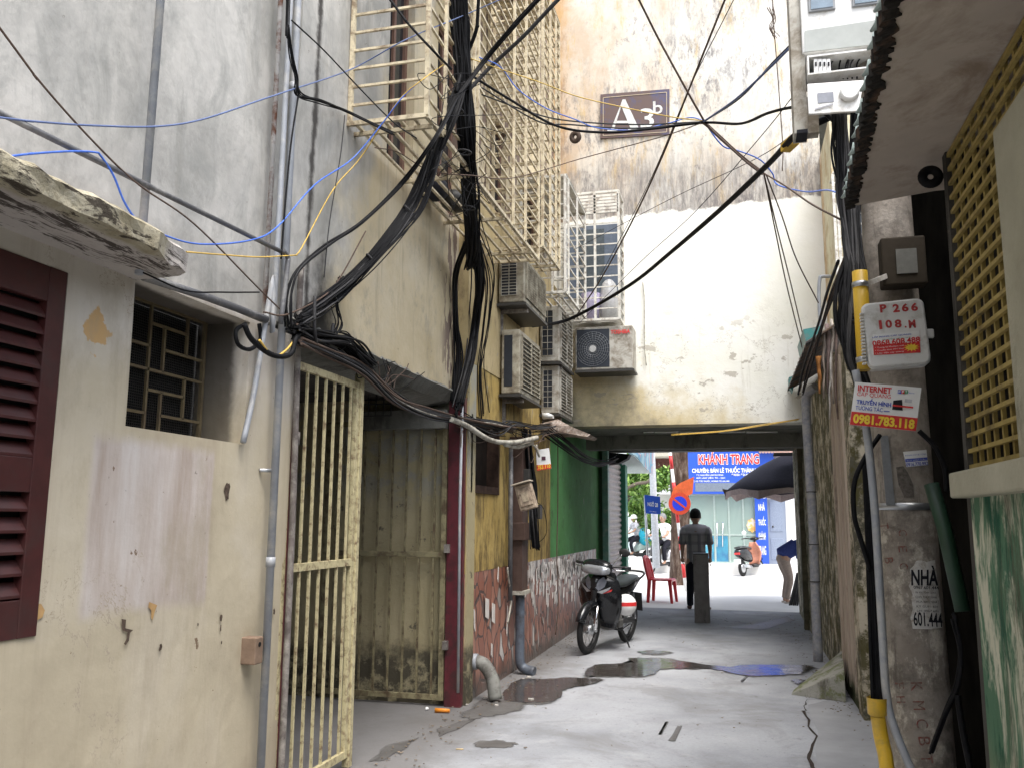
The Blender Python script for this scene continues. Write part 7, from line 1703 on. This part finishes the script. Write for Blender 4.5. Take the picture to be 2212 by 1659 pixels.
for s_ in (-1, 1): t2.append([(-.06,0,.84,.14,.13),(-.05,s_*.095,.74,.10,.10),(.02,s_*.10,.47,.074,.074),(-.02,s_*.10,.24,.062,.062),(-.04,s_*.10,.10,.058,.058)])
skin_body('trousers', t2, kn, bm_)
for s_ in (-1, 1): MB().loft([(-.10,s_*.10,.02,.035,.02,3),(.0,s_*.10,.02,.042,.02,3),(.13,s_*.10,.018,.045,.018,3),(.17,s_*.10,.015,.03,.012,3)], 12).build('sandal', sd_, bm_, local=True)
head(bm_, (.50,0,.96), (.75,0,-.65))
bm_.rotation_euler = (0,0,R(10))
# folded black tripod/stand he handles
q = at(1716, 1305, 'z', 0); fs_ = thing('folding_stand', 'black folded metal stand held upright by the bending man', 'stand', (q.x, q.y-.25, 0))
for k in range(5):
    MB().cyl((q.x-.10+k*.035, q.y-.25+.03*(k % 2), 0), (q.x+.06+k*.02, q.y-.25, .60), .017, seg=8).build('leg', M['satin'], fs_)
# riders in the street
def rider(label, loc, heading, shirt, bike_label, cols, hairm, helm=None):
    scooter(bike_label, loc, heading, cols, R(0), True)
    t = thing('person', label, 'person', loc); ORIG[t.name] = Vector((0,0,0))
    c_ = [[(-.25,0,.92,.13,.11),(-.20,0,1.12,.13,.10),(-.12,0,1.32,.15,.10),(-.08,0,1.40,.12,.08),(-.06,0,1.47,.05,.05),(-.05,0,1.52,.05,.05)]]
    for s_ in (-1, 1):
        c_.append([(-.25,0,.92,.13,.11),(-.10,s_*.14,.90,.08,.08),(.18,s_*.20,.72,.055,.055),(.12,s_*.17,.36,.04,.04),(.22,s_*.17,.31,.035,.025)])
        c_.append([(-.08,0,1.40,.12,.08),(-.07,s_*.18,1.37,.05,.05),(.06,s_*.24,1.17,.04,.04),(.27,s_*.29,1.09,.026,.026)]); hand(c_, (.27,s_*.29,1.09), (1,.2*s_,-.3), (0,1,0))
    skin_body('body', c_, M['skin'], t, .012)
    s3 = [[(-.27,0,.88,.16,.14),(-.20,0,1.12,.155,.13),(-.12,0,1.32,.17,.12),(-.08,0,1.40,.13,.09)]]
    for s_ in (-1, 1): s3.append([(-.08,0,1.40,.13,.09),(-.07,s_*.19,1.375,.066,.066),(.0,s_*.225,1.25,.066,.066)])
    skin_body('shirt', s3, shirt, t)
    t3 = [[(-.26,0,.92,.14,.12),(-.22,0,.88,.14,.12)]]
    for s_ in (-1, 1): t3.append([(-.22,0,.88,.14,.12),(-.10,s_*.14,.89,.095,.095),(.18,s_*.20,.73,.070,.070),(.13,s_*.17,.40,.06,.06)])
    skin_body('trousers', t3, M['trousers'], t)
    head(t, (-.04,0,1.62), (1,.0,0), hairm)
    if helm: MB().sphere((-.05,0,1.64), .135, 18, 10, (1,1,1), -.2).build('helmet', helm, t, local=True)
    t.rotation_euler = (0,0,heading)
r3 = at(1432, 1238, 'z', 0)
rider('man with grey hair in a white shirt riding in the street', (r3.x, r3.y, 0), R(238), M['whitec'], 'dark scooter ridden by the man in the white shirt', (M['silver'], M['satin']), simple('grey_hair', (.2,.2,.2), .8))
r4 = at(1368, 1213, 'z', 0)
rider('distant rider in pale clothes and white helmet beside the roller shutter', (r4.x, r4.y, 0), R(215), simple('pale_grey_shirt', (.45,.45,.48), .8), 'distant pale scooter with teal bags beside the roller shutter', (simple('pale_green_scooter', (.35,.45,.42), .3), M['silver']), M['hair'], M['whitec'])
tbg = MB().sphere((r4.x+.45, r4.y+.1, .95), .28, 14, 10, (1,.8,1.2)); tag(tbg.build('bag', simple('teal_bag', (.03,.35,.48), .7)), 'bright teal bag carried behind the distant rider', 'bag')
# woman in the pharmacy
wp_ = at(1594, 1190, 'y', SY+1.8); wo_ = thing('person', 'shop assistant in white sitting inside the pharmacy behind the glass', 'person', (wp_.x, SY+1.75, zf)); ORIG[wo_.name] = Vector((0,0,0))
c_ = [[(0,0,.55,.12,.10),(0,0,.8,.12,.09),(0,0,1.0,.14,.09),(0,0,1.07,.04,.04),(0,0,1.12,.04,.04)]]
for s_ in (-1, 1):
    c_.append([(0,0,1.0,.14,.09),(s_*.17,0,.98,.045,.045),(s_*.2,-.02,.75,.035,.035),(s_*.14,-.2,.68,.024,.024)]); c_.append([(0,0,.55,.12,.10),(s_*.09,-.05,.53,.07,.07),(s_*.1,-.38,.5,.05,.05),(s_*.1,-.38,.06,.035,.035)])
skin_body('body', c_, M['skin'], wo_, .012)
s4 = [[(0,0,.5,.15,.13),(0,0,.8,.14,.11),(0,0,1.0,.155,.105)]]
for s_ in (-1, 1): s4.append([(0,0,1.0,.155,.105),(s_*.175,0,.985,.056,.056),(s_*.2,-.02,.75,.05,.05)])
skin_body('coat', s4, M['whitec'], wo_); head(wo_, (0,0,1.22), (-.3,-1,0))
# ------------------------------------------------------------------ overhead cables (u, v, distance along the alley)
def clear(u, v, y, off=None):
    """keeps a cable in front of the left walls and outside the big cage"""
    p = at(u, v, 'y', y); off = off or (.13 if p.y < 4.72 else .045); lim = (WX if p.y < YB else VX)+off
    if p.x < lim: p = at(u, v, 'x', lim)
    if p.z > cz-.05 and p.y > cy0-.10 and p.x < CX1+.05:
        q = at(u, v, 'y', cy0-.10)
        r = at(u, v, 'x', CX1+.05)
        p = q if r.y < cy0-.1 or r.y <= 0 else r
    return p
def W(L): return [clear(u, v, y) for u, v, y in L]
def ext(L, P):
    """lines that leave the picture run on beyond it"""
    if L[0][1] < 5 or L[0][0] < 0: P = [P[0]+(P[0]-P[1]).normalized()*2.2]+P
    if L[-1][1] < 5 or L[-1][0] < 0: P = P+[P[-1]+(P[-1]-P[-2]).normalized()*2.2]
    return P
def cable(L, r, mat, label, group=None, n=8, cat='cable', name='cable'):
    P = ext(L, W(L)); Q = catmull(P, n)
    o = MB().tube(Q, r, 6).build(name, M[mat]); return tag(o, label, cat, group)
def bundle(label, L, count, spread, r, mats, seed, name='cable_bundle', wob=1.0, cat='cable bundle'):
    P = ext(L, W(L)); t = thing(name, label, cat, P[-1]); rnd = random.Random(seed)
    off0 = 0
    for i in range(count):
        a = rnd.uniform(0, 6.28); d = spread*math.sqrt(rnd.random()); Q = []
        for k, p in enumerate(P):
            a += rnd.uniform(-.7, .7); dd = d*rnd.uniform(.5, 1.3)*wob
            Q.append(p+Vector((math.cos(a)*dd, math.sin(a)*dd*.5, math.sin(a)*dd))+Vector((rnd.uniform(-1,1), 0, rnd.uniform(-1,1)))*spread*.18)
        MB().tube(catmull(Q, 7), r*rnd.uniform(.6, 1.15), 6).build('cable', M[rnd.choice(mats)], t)
    return t
BK = ['black']*9+['grey_cable']
bundle('thick black cable bundle hanging upright in front of the window cage', [(985,-60,5.55),(994,60,5.55),(1000,170,5.6),(1008,300,5.8),(1016,420,6.1),(1022,520,6.5),(1020,570,6.9)], 85, .062, .0085, BK, 1)
bundle('fan of black cables on the wall corner under the cage', [(1010,520,6.6),(985,590,7.0),(982,680,7.15),(988,770,7.2),(980,865,7.2)], 11, .035, .010, BK, 2)
bundle('black cables swinging below the cage to the right of the wall corner', [(1022,520,6.6),(1030,600,7.0),(1025,690,7.3),(1012,780,7.4),(985,880,7.3)], 18, .06, .010, BK, 3)
bundle('loose black cables hanging near the end of the louvred air conditioner', [(1018,440,6.2),(1030,500,6.5),(1060,600,7.2),(1052,700,7.5),(1040,800,7.7),(1045,900,7.9)], 6, .07, .006, BK, 4)
bundle('thick black cable bundle sweeping left down to the gate corner', [(1000,175,5.55),(975,250,5.35),(915,395,5.2),(850,500,5.0),(770,590,4.88),(700,650,4.78),(645,690,4.72)], 42, .046, .0068, BK, 5)
bundle('upper black cable pair sweeping down left to the conduit elbow', [(1000,180,5.6),(945,290,5.3),(868,395,5.05),(785,478,4.85),(705,530,4.75),(648,580,4.62),(628,625,4.62),(622,670,4.62),(626,705,4.62)], 6, .018, .006, BK, 6)
bundle('black cables drooping under the main sweep towards the gate corner', [(940,330,5.2),(900,450,5.1),(820,540,4.95),(745,625,4.85),(690,670,4.78),(640,700,4.7)], 16, .06, .005, BK, 7)
bundle('thick black cables rising right from the knot to the top of the photo', [(985,215,5.6),(1050,130,5.5),(1110,60,5.4),(1180,-15,5.3)], 5, .020, .012, ['black'], 8)
cable([(1000,210,5.7),(1060,145,5.6),(1135,75,5.5),(1215,-10,5.4)], .014, 'grey_cable', 'single dark grey cable parallel to the thick pair rising to the right')
cable([(1035,-20,5.3),(1030,60,5.4),(1005,130,5.5),(985,200,5.6)], .014, 'black', 'black cable curling from the top into the hanging bundle')
# bundle running along the lintel over the gate and on to the yellow wall
bundle('dusty bundle of old cables running along the lintel over the gate', [(640,735,4.72),(700,760,4.95),(780,800,5.35),(850,862,5.85),(920,890,6.4),(990,905,7.0),(1060,915,7.6),(1110,925,8.3)], 22, .040, .0075, ['grey_cable','grey_cable','black','brown_cable','white_pipe'], 9)
bundle('black cable tangle tucked under the lintel corner by the gate top', [(635,705,4.68),(680,725,4.85),(740,735,5.05),(770,760,5.2),(800,785,5.4)], 26, .06, .007, BK+['brown_cable'], 10)
bundle('drooping loops of thin black cable over the top of the gate', [(735,605,4.86),(722,660,4.86),(730,705,4.9),(705,738,4.88),(665,742,4.82),(640,705,4.75)], 6, .035, .005, BK, 11)
cable([(680,640,4.72),(680,720,4.72),(692,765,4.74),(712,740,4.76),(720,700,4.78)], .010, 'grey_cable', 'dark loop of cable hanging in front of the gate top')
bundle('dusty tangled wires across the top of the yellow wall', [(990,905,7.1),(1060,935,7.7),(1100,920,8.2),(1150,930,8.9),(1190,925,9.4)], 14, .07, .006, ['grey_cable','black','brown_cable'], 12)
cable([(975,905,6.8),(1010,920,7.1),(1060,950,7.5),(1110,955,8.0),(1160,945,8.6)], .024, 'white_pipe', 'fat pale grimy conduit curving over the boarded window', cat='conduit', name='conduit')
cable([(1090,960,7.8),(1120,965,8.2),(1150,955,8.6)], .020, 'white_pipe', 'short pale conduit stub beside the fat grimy one', cat='conduit', name='conduit')
cable([(1100,950,8.4),(1150,960,8.8),(1165,985,9.0),(1158,960,9.0)], .012, 'white_pipe', 'bent white cable end over the half hidden poster', cat='cable')
bundle('black cables coming down beside the duct on the yellow wall', [(1135,930,8.8),(1145,1000,8.9),(1150,1060,8.95),(1152,1120,8.9),(1158,1180,8.95)], 26, .055, .008, BK, 13)
bundle('black cables slanting over the green wall to the tarpaulin', [(1180,930,9.4),(1220,960,9.9),(1262,990,11.0),(1300,1000,12.5),(1330,990,14.5)], 10, .05, .008, BK, 14)
cable([(1205,935,9.8),(1205,1080,9.9),(1203,1200,9.9),(1206,1300,9.9),(1200,1370,9.9)], .007, 'brown_cable', 'thin dark wire running down the green wall and the tiles')
cable([(1155,1080,9.0),(1175,1100,9.0),(1180,1150,9.0),(1160,1170,9.0),(1150,1140,9.0)], .004, 'black', 'thin wire loop dangling beside the tilted brown box')
# long coloured service wires
cable([(-40,250,3.1),(60,262,3.3),(200,272,3.5),(340,274,3.75),(440,258,4.0),(560,218,4.3),(620,198,4.5),(760,150,5.0),(880,85,5.25),(1000,35,5.35),(1150,-30,5.5)], .0042, 'dimblue_cable', 'faded blue wire crossing high over the grey wall')
cable([(-40,346,2.9),(60,334,3.0),(150,328,3.1),(205,330,3.15),(218,338,3.18),(245,380,3.2),(270,440,3.25),(300,480,3.3),(345,505,3.4),(430,528,3.7),(540,520,4.0),(600,490,4.2),(680,400,4.4),(760,345,4.7),(820,275,5.0),(880,200,5.2),(960,140,5.4)], .0042, 'blue_cable', 'bright blue wire looping round the sloping conduit on the left')
cable([(1035,125,5.5),(1080,145,5.6),(1120,195,5.7),(1180,235,5.8),(1240,258,5.9),(1290,277,6.0),(1370,282,6.1),(1440,268,6.2),(1490,255,6.2),(1520,262,6.2)], .0045, 'blue_cable', 'bright blue wire dipping across the number board to the knot')
cable([(402,545,3.55),(480,551,3.8),(560,556,4.1),(642,552,4.4)], .0038, 'yellow_cable', 'yellow wire from the broken slab tip to the conduit elbow')
cable([(640,552,4.5),(655,530,4.6),(720,410,4.75),(780,340,4.9),(860,220,5.1),(910,175,5.3),(960,140,5.4)], .0038, 'yellow_cable', 'yellow wire rising beside the blue one in front of the cage')
cable([(1010,125,5.5),(1080,150,5.6),(1170,180,5.8),(1250,210,5.9),(1380,240,6.0),(1460,255,6.1),(1520,262,6.2)], .0042, 'yellow_cable', 'yellow wire crossing the number board to the knot')
cable([(570,675,4.5),(620,680,4.6),(700,640,4.8),(735,600,4.9),(790,500,5.0)], .005, 'brown_cable', 'thin tan wire following the main sweep near the gate corner')
cable([(560,735,4.35),(590,770,4.4),(620,755,4.45),(640,725,4.5),(650,700,4.55)], .006, 'yellow_cable', 'yellow wire drooping from the pipes beside the gate top')
cable([(-20,35,3.0),(80,170,3.3),(200,305,3.6),(300,400,3.8),(420,485,4.0),(560,625,4.35),(604,668,4.4)], .004, 'brown_cable', 'brown wire slanting down across the grey wall on the left')
cable([(310,590,3.6),(400,628,3.9),(480,632,4.1),(560,632,4.3)], .004, 'black', 'thin black wire above the ledge conduit')
cable([(630,45,4.5),(700,110,4.8),(780,195,5.1),(850,265,5.25),(900,300,5.3)], .0045, 'black', 'thin black wire from the tall pipe down across the cage')
bundle('thin tangled black wires hanging on the tall pipe near the top left', [(622,0,4.4),(620,60,4.4),(628,120,4.45),(640,170,4.5),(645,205,4.5),(690,220,4.7),(750,242,5.0),(850,290,5.25)], 6, .018, .004, ['black'], 15)
cable([(645,205,4.5),(630,300,4.5),(618,420,4.5),(607,560,4.5)], .005, 'black', 'thin black wire dropping beside the pipes to the elbow')
cable([(745,250,5.0),(735,340,4.95),(712,480,4.9),(700,600,4.85)], .0035, 'grey_cable', 'very thin grey wire hanging on the cream wall')
cable([(835,-10,5.0),(880,50,5.1),(940,115,5.3),(975,150,5.5)], .009, 'black', 'black cable crossing the cage top from upper left')
cable([(810,320,5.2),(860,330,5.25),(930,370,5.3),(1020,380,5.5),(1110,385,6.2),(1250,345,6.8),(1380,310,6.4),(1450,290,6.2),(1520,265,6.2)], .004, 'brown_cable', 'thin brown wire dipping in front of the cage then rising to the knot')
for i, (a_, b2, lab) in enumerate((((1040,205,5.7),(1150,245,5.9),'upper'),((1040,190,5.7),(1160,262,5.9),'middle'))):
    cable([a_, b2, (1230,262 if i == 0 else 270,6.0), (1370,270 if i == 0 else 278,6.1), (1520,264,6.2)], .0055, 'grey_cable', '%s dim grey wire between the hanging bundle and the knot' % lab)
cable([(1020,165,5.6),(1100,215,5.8),(1200,272,5.9),(1300,287,6.0),(1400,280,6.1),(1520,266,6.2),(1600,268,5.8),(1660,245,5.2),(1720,232,4.8),(1770,240,4.4),(1800,262,4.3)], .010, 'black', 'heavy black cable from the hanging bundle past the knot to the meter cabinet')
cable([(1370,-20,5.5),(1420,80,5.8),(1480,190,6.0),(1522,264,6.2)], .0085, 'brown_cable', 'brown cable running up left from the knot to the top of the photo')
cable([(1570,-10,6.0),(1530,90,6.3),(1480,215,6.8),(1430,340,7.5),(1370,470,8.5),(1300,600,9.6),(1240,690,10.3)], .008, 'brown_cable', 'dark cable crossing behind the knot down to the far air conditioners')
cable([(1590,-10,6.2),(1490,190,7.0),(1400,400,8.4),(1290,610,10.0)], .0035, 'grey_cable', 'hair thin grey wire beside the dark crossing cable')
cable([(1520,264,6.2),(1590,215,5.4),(1660,150,4.9),(1718,92,4.5)], .008, 'dimblue_cable', 'blue black cable rising from the knot to the meter cabinet side')
cable([(1524,262,6.2),(1600,212,5.5),(1665,140,4.9),(1720,85,4.5)], .0045, 'grey_cable', 'thin grey wire beside the blue black cable to the meter cabinet')
bundle('brown wires from the knot down to the thick black crossing cable', [(1520,264,6.2),(1560,300,6.2),(1610,345,6.3),(1650,375,6.4)], 5, .016, .006, ['brown_cable'], 16)
cable([(1522,266,6.2),(1560,315,6.3),(1590,325,6.4),(1640,345,6.5),(1668,375,6.6),(1680,400,6.6),(1740,415,6.2),(1790,412,5.4),(1830,430,4.6)], .0055, 'blue_cable', 'blue wire from the knot to the jagged canopy corner')
cable([(1650,375,6.4),(1700,405,6.0),(1750,440,5.4),(1815,475,4.6)], .006, 'brown_cable', 'brown wire running right from the crossing to the vertical bundle')
for i, (L, lab) in enumerate((([(1650,375,6.4),(1675,500,7.4),(1700,620,8.4),(1735,760,9.2)], 'left one of the three wires falling from the crossing to the tin roof'), ([(1650,375,6.4),(1680,500,7.4),(1710,620,8.4),(1745,770,9.2)], 'middle one of the three wires falling from the crossing to the tin roof'), ([(1655,378,6.4),(1690,470,7.0),(1720,560,7.4),(1768,655,7.8)], 'right one of the three wires falling from the crossing to the elbow pipe'))):
    cable(L, .006, 'brown_cable', lab)
cable([(1790,255,4.5),(1722,290,4.6),(1660,355,5.2),(1560,450,6.2),(1450,545,7.6),(1370,610,8.8),(1280,665,9.8),(1215,695,10.1),(1150,705,9.7)], .019, 'black', 'thick black cable crossing the whitewashed wall from cabinet to air conditioners')
a, b_ = at(1696, 322, 'y', 4.85), at(1716, 303, 'y', 4.75); tag(MB().bar(a, b_, .055, .045).build('cable_tag', M['yellowpipe']), 'yellow plastic tag on the thick black cable near the cabinet', 'tag')
cable([(1720,200,5.0),(1640,300,6.0),(1500,460,7.4),(1380,570,9.0),(1250,700,10.6)], .0035, 'grey_cable', 'hair thin wire running diagonally below the yellow tag')
cable([(1760,250,5.0),(1640,340,6.5),(1450,430,8.5),(1240,540,10.5)], .003, 'grey_cable', 'hair thin wire across the top of the whitewashed wall')
cable([(1668,-10,8.0),(1672,60,8.0),(1690,300,8.0),(1690,370,8.0)], .005, 'brown_cable', 'brown wire hanging straight down the stained facade')
bundle('small tangled coil of brown wire on the stained facade', [(1665,15,8.0),(1675,40,8.0),(1668,60,8.0),(1676,80,8.0)], 6, .04, .004, ['brown_cable'], 17)
c = at(1243, 297, 'y', 7.0); tag(MB().torus(c, .035, .022, (0.3,1,.2), 18, 8).build('coil', M['brown_cable']), 'small brown coil hanging from the wires right of the cage', 'coil')
# vertical bundle right of the photo
bundle('thick vertical bundle of black cables dropping from the meter cabinet', [(1815,235,4.25),(1818,330,4.25),(1826,430,4.25),(1838,520,4.22),(1842,590,4.18),(1838,680,4.15),(1842,760,4.12),(1862,830,4.1)], 40, .036, .0065, BK+['grey_cable'], 18)
bundle('second cluster of black cables right of the thick vertical bundle', [(1850,240,4.3),(1845,330,4.3),(1848,430,4.3),(1850,520,4.25),(1862,590,4.2)], 11, .022, .0075, BK, 19)
bundle('coiled cable loops hanging left of the yellow sleeve', [(1835,560,4.2),(1815,620,4.2),(1812,690,4.2),(1825,750,4.2),(1845,800,4.15)], 7, .035, .009, ['black','grey_cable','black'], 20)
for i in range(4): 
    c = at(1840+i*3, 690+i*12, 'y', 4.15); tag(MB().torus(c, .045+.008*i, .008, (.5,1,.1*i), 24, 6).build('cable_coil', M['black']), 'round coil of black cable beside the yellow sleeve, one of a stacked set', 'cable coil', 'round cable coils beside the yellow sleeve')
bundle('rusty wires fanning from the vertical bundle down to the tin roof', [(1825,560,4.6),(1800,630,5.4),(1775,700,6.5),(1745,790,7.8),(1730,850,8.6)], 5, .03, .008, ['brown_cable','brown_cable','black'], 21)
cable([(1900,940,4.1),(1870,985,4.02),(1846,1040,4.0),(1845,1110,4.0),(1858,1160,4.02),(1880,1230,4.05)], .011, 'black', 'black cable curving out left of the pole below the advert board')
cable([(1985,930,4.1),(2020,965,4.1),(2040,1010,4.1),(2045,1060,4.1)], .011, 'black', 'black cable arching over the right shoulder of the pole')
bundle('black frayed cable bunch hanging in the gap between pole and green wall', [(2060,1330,3.9),(2072,1400,3.85),(2068,1480,3.8),(2040,1540,3.85),(2010,1620,3.9)], 7, .015, .006, ['black'], 22)
cable([(2068,1500,3.8),(2080,1580,3.8),(2100,1680,3.8)], .012, 'black', 'black hose dropping to the ground in the gap beside the green wall')
bundle('yellow wires strung under the beam at the passage mouth', [(1725,905,11.2),(1640,918,11.2),(1560,930,11.2),(1450,938,11.3)], 3, .02, .005, ['yellow_cable'], 23)

rnd = random.Random(99)
for i in range(16):
    u0, v0 = rnd.uniform(960, 1040), rnd.uniform(120, 420); L = [(u0, v0, 5.6), (u0+rnd.uniform(-60, 60), v0+rnd.uniform(20, 80), 5.6), (u0+rnd.uniform(-90, 90), v0+rnd.uniform(-20, 60), 5.7), (u0+rnd.uniform(-60, 60), v0+rnd.uniform(-60, 30), 5.7)]
    cable(L, .0028, 'black', 'thin loose loop of black wire sticking out of the hanging bundle', 'thin loose wire loops on the hanging bundle')
for i in range(14):
    u0 = rnd.uniform(640, 1150); v0 = 700+(u0-640)*.46 if u0 < 980 else 905+(u0-980)*.15; y = 4.8+(u0-640)/510*4.0
    cable([(u0, v0, y), (u0+rnd.uniform(-20, 30), v0+rnd.uniform(10, 70), y), (u0+rnd.uniform(0, 60), v0+rnd.uniform(10, 60), y+.2), (u0+rnd.uniform(20, 90), v0+rnd.uniform(0, 30), y+.4)], .0035, rnd.choice(['black', 'grey_cable', 'brown_cable']), 'thin wire loop drooping from the dusty lintel bundle', 'thin wire loops on the lintel bundle')
for i, (u, v, y) in enumerate(((985,240,5.5),(1003,330,5.7),(1012,450,6.1),(880,455,5.1),(800,560,4.95),(720,640,4.8))):
    p = clear(u, v, y); tag(MB().torus(p, .050 if i < 3 else .036, .006, (.1,0,1) if i < 3 else (.6,.3,.6), 20, 6).build('cable_tie', M['grey_cable']), 'wire tie wrapped round the black cable bundles', 'cable tie', 'wire ties round the black cable bundles')

# fine grit and leaf litter gathered along the wall feet
rnd = random.Random(123); b = MB()
for i in range(900):
    if rnd.random() < .55: y = rnd.uniform(4.5, 15); x = (WX if y < YB else VX)+abs(rnd.gauss(0, .22))+.03
    elif rnd.random() < .6: y = rnd.uniform(4.6, 15); x = (RX if y > SY0 else 1.15)-abs(rnd.gauss(0, .2))-.03
    else: y = rnd.uniform(4.2, 15.5); x = rnd.uniform(-2.0, .9)
    s_ = rnd.uniform(.003, .011); a = rnd.uniform(0, 6.28); k = rnd.randint(3, 5)
    b.prism([(x+s_*math.cos(a+6.283*j/k)*rnd.uniform(.6, 1.4), y+s_*math.sin(a+6.283*j/k)*rnd.uniform(.6, 1.4), .0095) for j in range(k)], (0, 0, s_*.35))
tag(b.build('ground_litter', simple('brown_grit', (.20,.16,.12), .9, 0, .6, 3)), 'fine brown grit and leaf litter along the wall feet', 'litter', kind='stuff')
